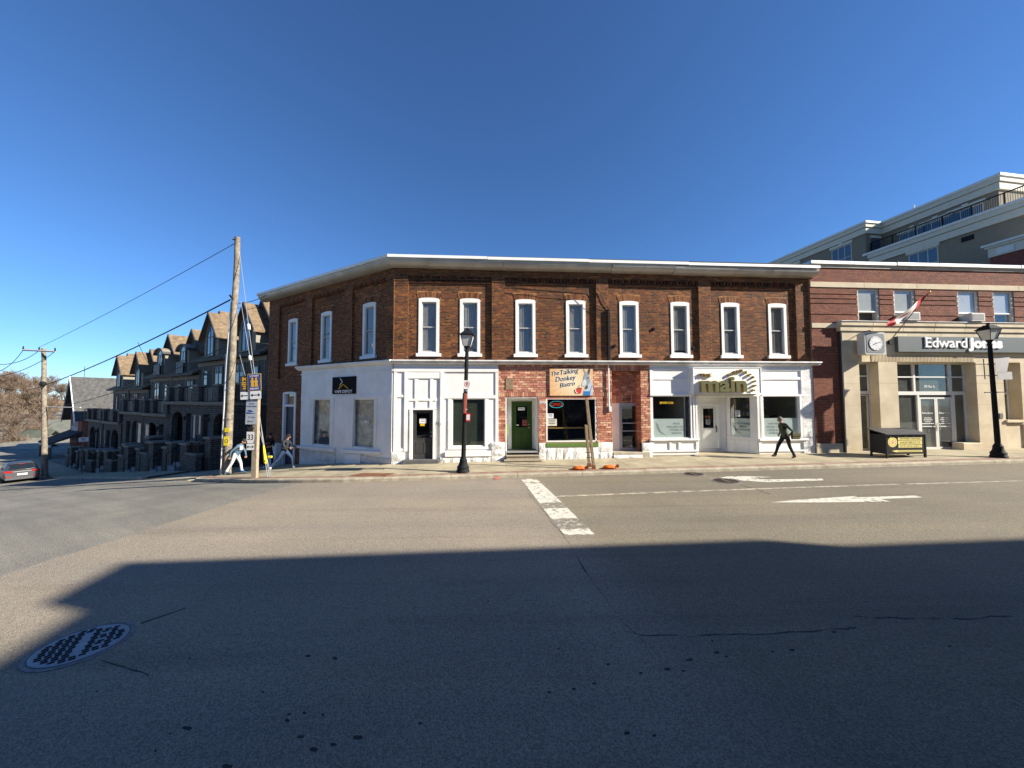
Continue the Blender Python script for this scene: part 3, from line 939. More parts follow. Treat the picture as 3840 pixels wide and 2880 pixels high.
# solid core behind the walls keeps light out
core = MB().prismz([tuple(FW(.7, .75))[:2], tuple(FW(aR, .75))[:2], tuple(FW(aR, 12))[:2], tuple(SP(sL, -12))[:2], tuple(SP(sL, -.75))[:2], tuple(SP(.3, -.75))[:2]], zc1 - .1, zt - .05)
core.build('core', M_void, corner, ID)
core = MB().prismz([tuple(FW(.5, 4.5))[:2], tuple(FW(aR, 4.5))[:2], tuple(FW(aR, 12))[:2], tuple(SP(sL, -12))[:2], tuple(SP(sL, -4))[:2]], -2, zc1 - .12)
core.build('core', MT['room'], corner, ID)
MB().box(aR - .02, aR + .12, .05, 12, -1, zt - .05).build('party_wall', MT['mortar'], corner, FF)
MB().box(-sL - .0, -sL + .3, .02, 9, -3, zt - .05).build('end_wall', M('end_brick', (.15, .065, .032), .9, .3, 6, .3, 40), corner, FS)
# shop cornice over all three fronts and down the side
zcp = [(.0, zc1), (-.26, zc1 - .02), (-.27, zc1 - .07), (-.20, zc1 - .09), (-.20, zc1 - .15), (-.12, zc0 + .02), (-.06, zc0), (.0, zc0)]
for a0, a1 in ((-.0, 5.2), (5.2, 10.4), (10.4, aR + .15)):
    MB().prismx([(y, z) for y, z in zcp][::-1], a0 + .003, a1 - .003).build('shop_cornice', MT['white_dirty'], corner, FF)
gut = MB()
sW = -SL(1129, 1600)[0]
zs0, zs1 = SL(1464, 1352, -.15)[1], SL(1112, 1386, -.15)[1]
zk0, zk1 = SL(1464, 1365, -.1)[1], SL(1122, 1390, -.1)[1]
def scorn(t):                                              # side cornice falls with the street
    x = -t * (sW + .25)
    return x, zc1 * (1 - t) + SL(1110, 1374, -.2)[1] * t, zc0 * (1 - t) + SL(1125, 1390, -.12)[1] * t
b = MB()
for t in (0, 1):
    x, a1_, a0_ = scorn(t)
    o = .10 if t == 0 else 0
    b.v += [(x + o * 0, .0, a1_), (x + (.08 if t == 0 else 0), -.26, a1_ - .02), (x + (.08 if t == 0 else 0), -.27, a1_ - .07), (x + (.05 if t == 0 else 0), -.12, a0_ + .02), (x, -.04, a0_), (x, 0, a0_)]
for j in range(6): b.face([j, (j + 1) % 6, 6 + (j + 1) % 6, 6 + j])
b.face([0, 1, 2, 3, 4, 5][::-1]); b.face([6 + j for j in range(6)])
b.build('shop_cornice', MT['white'], corner, FS)

# ---- helper: trim boards given as pixel rectangles on a facade
def boards(lst, fr, L, t=.035, name='trim_board', mat=None, y=0.0):
    for r in lst:
        tt_ = r[4] if len(r) > 4 else t
        a0, a1, z0, z1 = rF(r[0], r[1], r[2], r[3], 0, L)
        MB().cbox(a0, a1, y - tt_, y + .03, z0, z1, .004).build(name, mat or MT['white'], corner, fr)
def Z4(l): return [tuple([1100 + r[0] / 2.765, 1300 + r[1] / 2.765, 1100 + r[2] / 2.765, 1300 + r[3] / 2.765] + list(r[4:])) for r in l]
def Z5(l): return [tuple([1850 + r[0] / 3.456, 1320 + r[1] / 3.456, 1850 + r[2] / 3.456, 1320 + r[3] / 3.456] + list(r[4:])) for r in l]
def Z6(l): return [tuple([2400 + r[0] / 3.253, 1320 + r[1] / 3.253, 2400 + r[2] / 3.253, 1320 + r[3] / 3.253] + list(r[4:])) for r in l]
def one(Z, r, dep=0, L=FL): return rF(*Z([r])[0][:4], dep, L)
def part(name, parent=None, fr=None):
    o = bpy.data.objects.new(name, None); COL.objects.link(o)
    return place(o, parent or corner, fr)
def stones(x0, x1, z0, z1, fr, y=-.06, cols=.42, rows=2, holes=()):
    zz = [z0 + (z1 - z0) * k / rows for k in range(rows + 1)]
    for k in range(rows):
        x = x0
        while x < x1 - .05:
            w = min(x1 - x, cols * random.uniform(.6, 1.5))
            if x1 - x - w < .12: w = x1 - x
            b = MB()
            nxn, nzn = 4, 3
            P = []
            for j in range(nzn + 1):
                for i in range(nxn + 1):
                    e = (i in (0, nxn)) or (j in (0, nzn))
                    yy = y + (.012 if e else -random.uniform(.0, .022))
                    P.append((x + .005 + (w - .01) * i / nxn + (0 if e else random.uniform(-.02, .02)), yy, zz[k] + .005 + (zz[k + 1] - zz[k] - .01) * j / nzn + (0 if e else random.uniform(-.02, .02))))
            F = [[j * (nxn + 1) + i, j * (nxn + 1) + i + 1, (j + 1) * (nxn + 1) + i + 1, (j + 1) * (nxn + 1) + i] for j in range(nzn) for i in range(nxn)]
            b.add(P, F)
            rim = [j for j in range(nxn + 1)] + [(j + 1) * (nxn + 1) + nxn for j in range(nzn)] + [nzn * (nxn + 1) + nxn - 1 - j for j in range(nxn)] + [(nzn - 1 - j) * (nxn + 1) for j in range(nzn - 1)]
            B0 = len(b.v)
            b.v += [(b.v[i][0], .03, b.v[i][2]) for i in rim]
            for i in range(len(rim)): b.face([rim[i], B0 + i, B0 + (i + 1) % len(rim), rim[(i + 1) % len(rim)]])
            b.build('stone', MT['whitestone'], corner, fr)
            x += w
def base_z(fr, x, y=-.05):
    p = fr @ Vector((x, y, 0))
    return H(p.x, p.y) + KH
def half_door(fr, x0, x1, z0, z1, mat, leafw=None, gz=.45, panels=True, name='door', y=.0, gx=.20, knob=1, noglass=False):
    t = MB()
    w, h = x1 - x0, z1 - z0
    g0, g1 = x0 + w * gx, x1 - w * gx
    gz0, gz1 = z0 + h * gz, z1 - h * .07
    hole = [(g0, g1, gz0, gz1)]
    for c in cells(x0, x1, z0, z1, hole): t.box(c[0], c[1], y, y + .045, c[2], c[3])
    d = t.build(name, mat, corner, fr)
    MB().box(g0, g1, y + .02, y + .026, gz0, gz1).build('pane', MT['shopglass'], d, fr)
    fr_ = MB()
    m = .035
    fr_.box(g0 - m, g1 + m, y - .014, y, gz1, gz1 + m); fr_.box(g0 - m, g1 + m, y - .014, y, gz0 - m, gz0); fr_.box(g0 - m, g0, y - .014, y, gz0, gz1); fr_.box(g1, g1 + m, y - .014, y, gz0, gz1)
    fr_.build('pane_bead', mat, d, fr)
    if panels:
        for k in (0, 1):
            xa = x0 + w * (.14 + .39 * k); xb = xa + w * .33
            za, zb = z0 + h * .10, gz0 - h * .09
            MB().cbox(xa, xb, y - .012, y, za, zb, .01).build('panel', mat, d, fr)
    kx = x1 - w * .08 if knob > 0 else x0 + w * .08
    kz = z0 + h * .46
    MB().tube([(kx, y, kz), (kx, y - .05, kz)], .028, 10).build('knob', M_steel, d, fr, True)
    MB().tube([(kx, y, kz + .16), (kx, y - .02, kz + .16)], .026, 10).build('lock', M_steel, d, fr, True)
    return d
M_steel = M('brushed_steel', (.55, .55, .53), .35, .05, metal=.9)
M_alu = M('aluminium_frame', (.44, .44, .43), .45, .06, metal=.5)
M_frost = M('frosted_film', (.60, .65, .63), .6, .03)
def backpanel(fr, x0, x1, z0, z1, holes, mat, name, y0=.0, y1=.22):
    b = MB()
    for c in cells(x0, x1, z0, z1, holes): b.box(c[0], c[1], y0, y1, c[2], c[3])
    return b.build(name, mat, corner, fr)

# ---- vape shop: main-street face
zb = base_z(FF, 2) - .35
x0, x1 = .03, one(Z4, (2000, 600, 2125, 700))[1]
wv = one(Z4, (1645, 540, 1985, 1033))
dv = one(Z4, (1235, 655, 1447, 1160))
bay = one(Z4, (1190, 335, 1522, 1180))
backpanel(FF, x0, x1, zb, zc0, [(wv[0], wv[1], wv[2], wv[3]), (dv[0] - .12, dv[1] + .13, dv[2] - .5, dv[3] + .05)], MT['white'], 'shop_front')
boards(Z4([(1040, 225, 2125, 262, .05), (1040, 262, 1068, 1085), (1150, 262, 1188, 1085, .05), (1522, 262, 1556, 1185, .06), (2095, 262, 2125, 990), (1068, 498, 1150, 525), (1068, 1055, 1150, 1085),
           (1188, 266, 1522, 330, .05), (1258, 335, 1290, 540), (1418, 335, 1450, 540), (1188, 540, 1485, 562), (1265, 562, 1292, 640), (1412, 562, 1440, 640),
           (1556, 505, 2095, 537, .05), (1604, 537, 1640, 1050, .04), (1987, 537, 2022, 1050, .04), (1604, 1038, 2022, 1062, .05), (1205, 640, 1470, 656, .07), (1205, 656, 1236, 1180, .07), (1448, 656, 1472, 1180, .07)]), FF, FL)
a0, a1, z0, z1 = one(Z4, (1575, 1080, 2050, 1135))
MB().cbox(a0, a1, -.14, .02, z0, z1, .008).build('window_ledge', MT['white'], corner, FF)
M_door = M('charcoal_door', (.045, .043, .041), .5, .06)
d = half_door(FF, dv[0], dv[1], dv[2], dv[3], M_door, y=.06, gz=.42, gx=.17)
text('302', FF, one(Z4, (1470, 755, 1510, 815))[0], one(Z4, (1470, 755, 1510, 800))[2], None, .13, M('black_numerals', (.02, .02, .02)), 'house_number', corner, .01, -.05, rot=-.45)
def shop_window(fr, r, depth=.10, inside=None, frm=None, name='shop_window', gl='shopglass', fw=.05, back=None, bd=.9):
    t = part(name, corner, fr)
    x0, x1, z0, z1 = r
    b = MB()
    b.box(x0, x0 + fw, depth - .05, depth + .04, z0, z1); b.box(x1 - fw, x1, depth - .05, depth + .04, z0, z1)
    b.box(x0 + fw, x1 - fw, depth - .05, depth + .04, z1 - fw, z1); b.box(x0 + fw, x1 - fw, depth - .05, depth + .04, z0, z0 + fw)
    b.build('frame', frm or MT['white'], t, fr)
    MB().box(x0 + fw, x1 - fw, depth, depth + .008, z0 + fw, z1 - fw).build('pane', MT[gl], t, fr)
    if back:
        MB().box(x0 - .02, x1 + .02, depth + bd, depth + bd + .05, z0 - .1, z1 + .1).build('backdrop', back, t, fr)
        c = MB()
        c.box(x0 - .05, x0 - .0, depth + .05, depth + bd, z0, z1); c.box(x1 + .0, x1 + .05, depth + .05, depth + bd, z0, z1)
        c.box(x0, x1, depth + .05, depth + bd, z0 - .05, z0 - .005); c.box(x0, x1, depth + .05, depth + bd, z1, z1 + .05)
        c.build('display_box', back, t, fr)
    return t
M_slat = M('dark_green_slat', (.045, .055, .036), .7, .1)
t = shop_window(FF, wv, .06, back=M('shade_green', (.03, .036, .028), .9), bd=.35, fw=.035)
n = 62
sl = MB().hexa([(wv[0] + .05, 0, 0), (wv[1] - .05, 0, 0), (wv[1] - .05, .010, .026), (wv[0] + .05, .010, .026), (wv[0] + .05, -.002, .002), (wv[1] - .05, -.002, .002), (wv[1] - .05, .008, .028), (wv[0] + .05, .008, .028)]).mesh('blind_slat')
for k in range(n): put(sl, 'blind_slat', M_slat, t, FF @ Matrix.Translation((0, .085, wv[2] + .05 + (wv[3] - wv[2] - .1) * k / n)))
sl.materials.clear(); sl.materials.append(M_slat)
zst = one(Z4, (1575, 1140, 2050, 1160))[3]
gb = base_z(FF, 2.5)
stones(bay[1] + .02, x1 - .02, gb - .06, a0 * 0 + zst, FF, y=-.10, cols=.38, rows=1)
zq = one(Z4, (2055, 990, 2195, 1000))[3]
stones(one(Z4, (2055, 990, 2195, 1000))[0], one(Z4, (2055, 990, 2195, 1000))[1], gb - .02, zq, FF, y=-.11, cols=.6, rows=3)
zl = one(Z4, (1010, 1090, 1150, 1100))[3]
stones(.0, one(Z4, (1010, 1090, 1150, 1100))[1] + .0, base_z(FF, .3) - .25, zl, FF, y=-.10, cols=.5, rows=2)
stp = one(Z4, (1135, 1185, 1500, 1225), -.3)
MB().cbox(dv[0] - .35, dv[1] + .30, -.30, .10, base_z(FF, 1.5) - .2, dv[2] - .02, .012).build('door_step', M('painted_step', (.10, .10, .10), .8, .15), corner, FF)
# ---- vape shop: side-street face
w1 = one(Z4, (205, 549, 402, 1017), .1, SL); w2 = one(Z4, (634, 545, 857, 1044), .1, SL)
zbs = -1.4
zlow = SL(1125, 1390, -.12)[1]
b = MB()
for c in cells(-sW, -.005, zbs, zlow - .02, [w1, w2]): b.box(c[0], c[1], -.03, .22, c[2], c[3])
b.prism([(-sW, zlow - .02), (-.005, zlow - .02), (-.005, zc0 + .06), (-sW, zlow + .04)], -.03, .10)
b.build('shop_front', MT['white'], corner, FS)
M_film = M('rippled_window_film', (.19, .215, .23), .35, .45, 3.0, .9, 5, col2=(.38, .38, .35), dscale=4)
for w in (w1, w2):
    t = shop_window(FS, w, .10, fw=.03)
    f = MB()
    nxn, nzn = 14, 22
    for j in range(nzn + 1):
        for i in range(nxn + 1):
            x, z = w[0] + (w[1] - w[0]) * i / nxn, w[2] + (w[3] - w[2]) * j / nzn
            f.v.append((x, .17 + .03 * mnoise.noise(Vector((x * 1.5, 0, z * 4))), z))
    for j in range(nzn):
        for i in range(nxn): f.face([j * (nxn + 1) + i, j * (nxn + 1) + i + 1, (j + 1) * (nxn + 1) + i + 1, (j + 1) * (nxn + 1) + i])
    f.build('window_film', M_film, t, FS, True)
sl_ = one(Z4, (80, 505, 1010, 520), 0, SL)
def sboard(pts, t, name='trim_board', mat=None):
    P = [SL(1100 + x / 2.765, 1300 + y / 2.765) for x, y in pts]
    MB().prism(P[::-1] if (P[1][0] - P[0][0]) * (P[2][1] - P[1][1]) - (P[1][1] - P[0][1]) * (P[2][0] - P[1][0]) < 0 else P, -t - .03, .02).build(name, mat or MT['white'], corner, FS)
sboard([(85, 285), (1035, 238), (1035, 248), (85, 297)], .03)
sboard([(90, 520), (1015, 498), (1015, 528), (88, 545)], .025)
sboard([(5, 1018), (448, 1055), (446, 1088), (3, 1040)], .14, 'window_ledge')
sboard([(530, 1064), (916, 1085), (914, 1114), (528, 1100)], .14, 'window_ledge')
for x_a, x_b in ((200, 222), (412, 432), (612, 636), (862, 880)):
    sboard([(x_a, 540), (x_b, 540), (x_b - 18, 1030), (x_a - 18, 1030)], .03)
sboard([(548, 1108), (720, 1112), (718, 1242), (552, 1240)], .11, 'access_hatch')
for sa, sb in ((.02, 2.3), (3.9, 5.6), (5.6, sW)):
    z0 = base_z(FS, -(sa + sb) / 2) - .3
    stones(-sb, -sa, z0, one(Z4, (300, 1090, 800, 1100), 0, SL)[3] - (.13 if sa > 3 else .08), FS, y=-.08, cols=.7, rows=1 if sa > 5 else 2)
# ---- brick below the cornice at the far end of the side wall, with a navy door in a white frame
dn = rS(1060, 1469, 1108, 1712)
zg = -2.2
hd = [(dn[0], dn[1], zg, dn[3])]
bk = MB()
for c in cells(-sL, -sW, zg, zc0 - .34, hd): bk.box(c[0], c[1], .012, .3, c[2], c[3])
lw = bk.build('side_base_wall', MT['mortar'], corner, FS)
br = MB(); bricks(br, -sL, -sW, zg, zc0 - .36, hd, y=.012)
tag(br.build('brick_courses', MT['brick'], lw, FS), kind='stuff')
fm = MB()
for sx, xx in ((0, dn[0]), (1, dn[1] - .15)): fm.box(xx, xx + .15, -.03, .2, zg, dn[3] - .12)
fm.prism([(dn[0], dn[3] - .12), (dn[1], dn[3] - .12)] + [((dn[0] + dn[1]) / 2 + (dn[1] - dn[0]) / 2 * math.cos(math.pi * i / 8), dn[3] - .07 + .07 * math.sin(math.pi * i / 8)) for i in range(9)], -.03, .2)
fm.box(dn[0] + .15, dn[1] - .15, -.01, .2, dn[3] - .82, dn[3] - .70)
fm.build('door_frame', MT['white'], corner, FS)
d = MB().box(dn[0] + .15, dn[1] - .15, .10, .15, zg, dn[3] - .82).build('door', M('navy_door', (.012, .016, .04), .5, .1), corner, FS)
MB().box(dn[0] + .15, dn[1] - .15, .11, .12, dn[3] - .70, dn[3] - .12).build('transom_pane', MT['glass'], corner, FS)
MB().box(dn[0], dn[1], .25, .3, zg, dn[3]).build('core', M_void, corner, FS)
MB().tube([(dn[1] - .25, .1, dn[2] + 1.0), (dn[1] - .25, .04, dn[2] + 1.0)], .03, 8).build('knob', M_steel, d, FS)
stones(dn[0] - 1.15, dn[0] - .05, zg + .4, SL(1040, 1660)[1], FS, y=-.30, cols=1.2, rows=1)

# ---- bistro: pink brick front
xb0, xb1 = x1, one(Z5, (1950, 900, 2040, 1000))[1]
rec = one(Z5, (160, 585, 583, 1290)); wb = one(Z5, (686, 597, 1338, 1165)); en = one(Z5, (1540, 247, 1912, 1290))
zsb = one(Z5, (700, 1175, 900, 1185))[3]
gbz = base_z(FF, 9)
hb = [(rec[0], rec[1], -1, rec[3]), wb, (en[0], en[1], -1, en[3])]
bk = MB()
for c in cells(xb0, xb1, zsb - .05, zc0, hb): bk.box(c[0], c[1], .014, .25, c[2], c[3])
bw = bk.build('bistro_wall', MT['mortar_red'], corner, FF)
br = MB()
solo = [300, []]
sold0, sold1 = one(Z5, (160, 580, 600, 590))[3], one(Z5, (160, 520, 600, 530))[3]
kw = dict(course=.102, length=.262, pal=BR_PINK, gap=.016, deep=.016, jit=.010)
bricks(br, xb0, en[0], zsb, sold0, hb, y=.014, solo=solo, **kw)
bricks(br, xb0, en[0], sold1, zc0, hb, y=.014, solo=solo, **kw)
bricks(br, xb0, en[0], sold0, sold1, hb, y=.014, course=sold1 - sold0, length=.087, pal=BR_PINK, gap=.014, deep=.02, jit=.01, soldier=True)
bricks(br, en[1], xb1, zsb, zc0, hb, y=.014, **kw)
bricks(br, en[0], en[1], en[3], zc0, (), y=.014, course=.2, length=.087, pal=BR_PINK, gap=.014, deep=.02, soldier=True)
tag(br.build('brick_courses', MT['brick'], bw, FF), kind='stuff')
solo_bricks(solo[1], bw, FF, BR_PINK, MT['brick'])
# green door in a white recess, timber steps
dg = one(Z5, (235, 640, 500, 1255), .75)
M_green = M('green_paint', (.035, .075, .008), .45, .08)
b = MB()
b.box(rec[0], rec[0] + .04, .02, .78, rec[2] - .3, rec[3]); b.box(rec[1] - .04, rec[1], .02, .78, rec[2] - .3, rec[3]); b.box(rec[0] + .04, rec[1] - .04, .02, .78, rec[3] - .04, rec[3])
for c in cells(rec[0] + .04, rec[1] - .04, rec[2] - .3, rec[3] - .04, [(dg[0], dg[1], -1, dg[3])]): b.box(c[0], c[1], .74, .82, c[2], c[3])
b.build('recess_lining', MT['white'], corner, FF)
fm = MB()
fm.box(dg[0], dg[0] + .07, .70, .84, dg[2], dg[3]); fm.box(dg[1] - .07, dg[1], .70, .84, dg[2], dg[3]); fm.box(dg[0] + .07, dg[1] - .07, .70, .84, dg[3] - .07, dg[3])
fm.build('door_frame', M_green, corner, FF)
d = half_door(FF, dg[0] + .075, dg[1] - .075, dg[2], dg[3] - .075, M_green, y=.74, gz=.47, gx=.18)
MB().box(dg[0], dg[1], 1.4, 1.45, dg[2], dg[3]).build('core', MT['dark'], corner, FF)
zth = dg[2]
b0 = base_z(FF, (rec[0] + rec[1]) / 2)
M_plank = M('step_plank', (.30, .25, .18), .85, .2, 10, .3, 30)
MB().box(rec[0] + .02, rec[1] - .02, -.02, .74, zth - .05, zth).build('threshold', M('door_mat', (.05, .05, .05), .95), corner, FF)
MB().box(rec[0] + .0, rec[1] - .0, -.04, .02, zth - .07, zth + .005).build('step_nosing', M_alu, corner, FF)
for k, (yy, zz, e) in enumerate(((-.28, zth - .16, .0), (-.52, zth - .32, .10))):
    MB().cbox(rec[0] - e, rec[1] + e, yy, yy + .30, zz - .045, zz, .008).build('step_tread', M_plank, corner, FF)
    MB().box(rec[0] - e + .02, rec[1] + e - .02, yy + .04, yy + .26, b0 - .2, zz - .05).build('step_riser', M_plank, corner, FF)
mx = one(Z5, (165, 940, 200, 1080), .4)
MB().cbox(rec[0] + .045, rec[0] + .12, .12, .42, mx[2], mx[3], .01).build('mail_box', M('leaf_green', (.16, .25, .06), .5), corner, FF)
# bistro window with a dark room behind
t = shop_window(FF, wb, .06, fw=.055)
gl = one(Z5, (680, 1178, 1355, 1228))
MB().cbox(gl[0], gl[1], -.10, .02, gl[2], gl[3], .008).build('window_ledge', M('moss_green_sill', (.10, .17, .035), .55, .08), corner, FF)
b = MB()
ra, rb_, zr0, zr1 = rec[1] + .05, en[0] - .05, gbz, zc0 - .05
b.box(ra, rb_, 3.6, 3.7, zr0, zr1); b.box(ra, ra + .05, .25, 3.6, zr0, zr1); b.box(rb_ - .05, rb_, .25, 3.6, zr0, zr1); b.box(ra, rb_, .25, 3.6, zr1, zr1 + .05)
b.build('bistro_room', MT['dark'], corner, FF)
MB().box(ra, rb_, .25, 3.6, zr0 - .05, zr0).build('bistro_floor', M('bistro_boards', (.06, .045, .03), .7), corner, FF)
ct = one(Z5, (690, 975, 1200, 990), .5)
stones(rec[1] + .02, gl[0], gbz - .08, zsb, FF, y=-.08, cols=.5, rows=2)
stones(gl[0], gl[1], gbz - .08, gl[2], FF, y=-.08, cols=.5, rows=1)
stones(gl[1], en[0] - .02, gbz - .08, zsb, FF, y=-.08, cols=.5, rows=2)
stones(xb0 + .55, rec[0] - .02, base_z(FF, 6.3) - .06, zsb, FF, y=-.10, cols=.3, rows=2) if rec[0] - xb0 > .9 else None
pl = one(Z5, (160, 345, 257, 490))
MB().cbox(pl[0], pl[1], -.02, .02, pl[2], pl[3], .004).build('metal_plate', M('rusty_plate', (.25, .17, .10), .7, .25, 8), corner, FF)
text('300', FF, one(Z5, (595, 628, 676, 665))[0], one(Z5, (595, 628, 676, 667))[2], one(Z5, (595, 628, 676, 667))[1] - one(Z5, (595, 628, 676, 667))[0], .115, MT['white'], 'house_number', corner, .012, -.012, bold=.02)
cd = one(Z5, (1478, 165, 1500, 740))
MB().tube([((cd[0] + cd[1]) / 2, -.06, cd[3]), ((cd[0] + cd[1]) / 2, -.06, cd[2])], .032, 10).build('conduit', MT['white'], corner, FF, True)
cb = one(Z5, (1492, 700, 1520, 772))
MB().cbox(cb[0], cb[1], -.10, .0, cb[2], cb[3], .01).build('conduit_box', MT['white'], corner, FF)
# 299: recessed aluminium door
RD = .5
e2 = one(Z5, (1545, 655, 1912, 1275), RD)
dr = one(Z5, (1632, 662, 1914, 1272), RD)
zl_ = dr[3]
bk = MB().box(en[0] - .1, en[1] + .3, RD + .014, RD + .2, zl_, en[3] + .05)
iw = bk.build('recess_wall', MT['mortar_red'], corner, FF)
br = MB()
zso = one(Z5, (1545, 560, 1900, 570), RD)[3]
bricks(br, en[0] - .05, en[1] + .3, zso, en[3] + .05, y=RD + .014, **kw)
bricks(br, en[0] - .05, en[1] + .3, zl_, zso, y=RD + .014, course=.3, length=.087, pal=BR_PINK, gap=.014, deep=.02, soldier=True)
for k in range(int((en[3] - zsb) / .102)):                 # jamb bricks
    br.col = pick(BR_PINK)
    br.box(en[0] - .006, en[0] + .008, .03, RD, zsb + k * .102 + .008, zsb + (k + 1) * .102 - .008)
    br.col = pick(BR_PINK)
    br.box(en[1] - .008, en[1] + .006, .03, RD, zsb + k * .102 + .008, zsb + (k + 1) * .102 - .008)
tag(br.build('brick_courses', MT['brick'], iw, FF), kind='stuff')
MB().box(en[0] - .2, en[0] - .006, .25, RD + .2, gbz - .2, zc0).build('jamb_wall', MT['mortar_red'], corner, FF)
MB().box(en[1] + .006, en[1] + .1, .25, RD + .2, gbz - .2, zc0).build('jamb_wall', MT['mortar_red'], corner, FF)
MB().box(en[0] - .1, dr[0], RD, RD + .1, gbz - .1, zl_).build('side_panel', MT['white'], corner, FF)
MB().box(en[0], en[1], .0, RD, en[3], en[3] + .05).build('soffit', MT['mortar_red'], corner, FF)
def alu_door(fr, x0, x1, z0, z1, y, m=.07, mat=None, mid=(.42, .60), name='door', parent=None, kick=.0):
    mat = mat or M_alu
    b = MB()
    b.box(x0, x0 + m, y, y + .06, z0, z1); b.box(x1 - m, x1, y, y + .06, z0, z1); b.box(x0 + m, x1 - m, y, y + .06, z1 - m, z1); b.box(x0 + m, x1 - m, y, y + .06, z0, z0 + m * 1.5 + kick)
    d = b.build(name, mat, parent or corner, fr)
    MB().box(x0 + m, x1 - m, y + .025, y + .032, z0 + m * 1.5 + kick, z1 - m).build('pane', MT['shopglass'], d, fr)
    for q in mid: MB().box(x0 + m, x1 - m, y - .005, y + .05, z0 + (z1 - z0) * q - .02, z0 + (z1 - z0) * q + .02).build('rail', mat, d, fr)
    return d
b = MB()
b.box(dr[0], dr[0] + .06, RD - .02, RD + .1, dr[2], dr[3]); b.box(dr[1] - .06, dr[1], RD - .02, RD + .1, dr[2], dr[3]); b.box(dr[0] + .06, dr[1] - .06, RD - .02, RD + .1, dr[3] - .06, dr[3])
b.build('door_frame', M_alu, corner, FF)
d = alu_door(FF, dr[0] + .065, dr[1] - .065, dr[2], dr[3] - .065, RD, mid=(.42, .59))
MB().tube([(dr[0] + .12, RD, dr[2] + .95), (dr[0] + .12, RD - .06, dr[2] + .97), (dr[0] + .12, RD - .06, dr[2] + 1.2), (dr[0] + .12, RD, dr[2] + 1.22)], .014, 8).build('handle', M_steel, d, FF, True)
MB().box(dr[0], dr[1] + .3, RD + 1.2, RD + 1.25, dr[2], dr[3]).build('core', M_void, corner, FF)
MB().cbox(en[0] + .0, en[1] + .35, -.10, RD, gbz - .3, dr[2] - .01, .01).build('door_step', MT['kerb'], corner, FF)
zsr = one(Z5, (1975, 1175, 2055, 1185))[3]
stones(en[1] + .02, xb1 + .02, base_z(FF, en[1]) - .06, zsr, FF, y=-.08, cols=.7, rows=2)
stones(en[0] + .0, en[1], base_z(FF, en[1]) - .12, dr[2] - .13, FF, y=-.13, cols=.5, rows=1)
text('299', FF, one(Z5, (1660, 590, 1770, 630), RD)[0], one(Z5, (1660, 590, 1770, 630), RD)[2], .45, .13, M('dark_numerals', (.03, .02, .02)), 'house_number', corner, .012, RD - .012)

# ---- beauty shop: white front with a recessed entry
xm0, xm1 = xb1, aR + .02
wl = one(Z6, (150, 533, 640, 1058)); wr = one(Z6, (1500, 535, 1945, 1052))
ent = one(Z6, (700, 540, 1446, 1200))
zs6 = one(Z6, (655, 512, 1480, 540))
zbm = base_z(FF, 13) - .3
hm = [wl, wr, (ent[0], ent[1], -1, one(Z6, (700, 530, 1400, 545))[3])]
backpanel(FF, xm0, xm1 - .75, zbm, zc0, hm, MT['white'], 'shop_front', y1=.2)
boards(Z6([(118, 212, 148, 530), (118, 320, 592, 338, .03), (118, 512, 592, 533, .06), (585, 180, 640, 540, .06), (148, 200, 590, 220, .04),
           (1482, 200, 1990, 228, .04), (1482, 306, 1995, 338, .04), (1482, 518, 2040, 540, .06), (1955, 228, 1990, 520, .05),
           (612, 540, 632, 1062, .05), (640, 540, 662, 1062, .07), (672, 540, 692, 1062, .07), (1424, 540, 1446, 1062, .06), (1470, 540, 1500, 1062, .05), (1945, 540, 1975, 1062, .05),
           (118, 1056, 712, 1078, .10), (1446, 1054, 2040, 1078, .10), (118, 1078, 165, 1215, .04), (355, 1078, 380, 1215, .04), (465, 1078, 490, 1215, .04), (680, 1078, 712, 1215, .04), (118, 1195, 712, 1216, .05), (118, 1078, 712, 1098, .04),
           (1446, 1078, 1470, 1212, .04), (1685, 1078, 1712, 1212, .04), (1446, 1192, 2030, 1212, .05), (1446, 1078, 2030, 1096, .04), (2000, 1078, 2035, 1212, .04)]), FF, FL)
for r, nm in ((wl, 'left'), (wr, 'right')):
    t = shop_window(FF, r, .05, fw=.04)
    zf = one(Z6, (160, 815, 580, 820))[3]
    MB().box(r[0] + .04, r[1] - .04 - (.35 if nm == 'left' else 0), .062, .065, r[2] + .04, zf).build('frosted_film', M_frost, t, FF)
MB().box(wl[1] - .36, wl[1] - .30, .06, 2.2, wl[2], wl[3]).build('inner_post', M_alu, corner, FF)
# shop interior
b = MB()
b.box(xm0 + .1, xm1 - .2, 3.4, 3.5, gbz, zc0 - .05); b.box(xm0 + .05, xm0 + .1, .25, 3.4, gbz, zc0); b.box(xm1 - .3, xm1 - .25, .25, 3.4, gbz, zc0); b.box(xm0, xm1, .25, 3.4, zc0 - .1, zc0 - .05)
b.build('salon_room', M('salon_wall', (.30, .31, .25), .9, .1), corner, FF)
MB().box(xm0, xm1, .25, 3.4, gbz - .05, gbz + .05).build('salon_floor', M('salon_floor', (.12, .10, .08), .6), corner, FF)
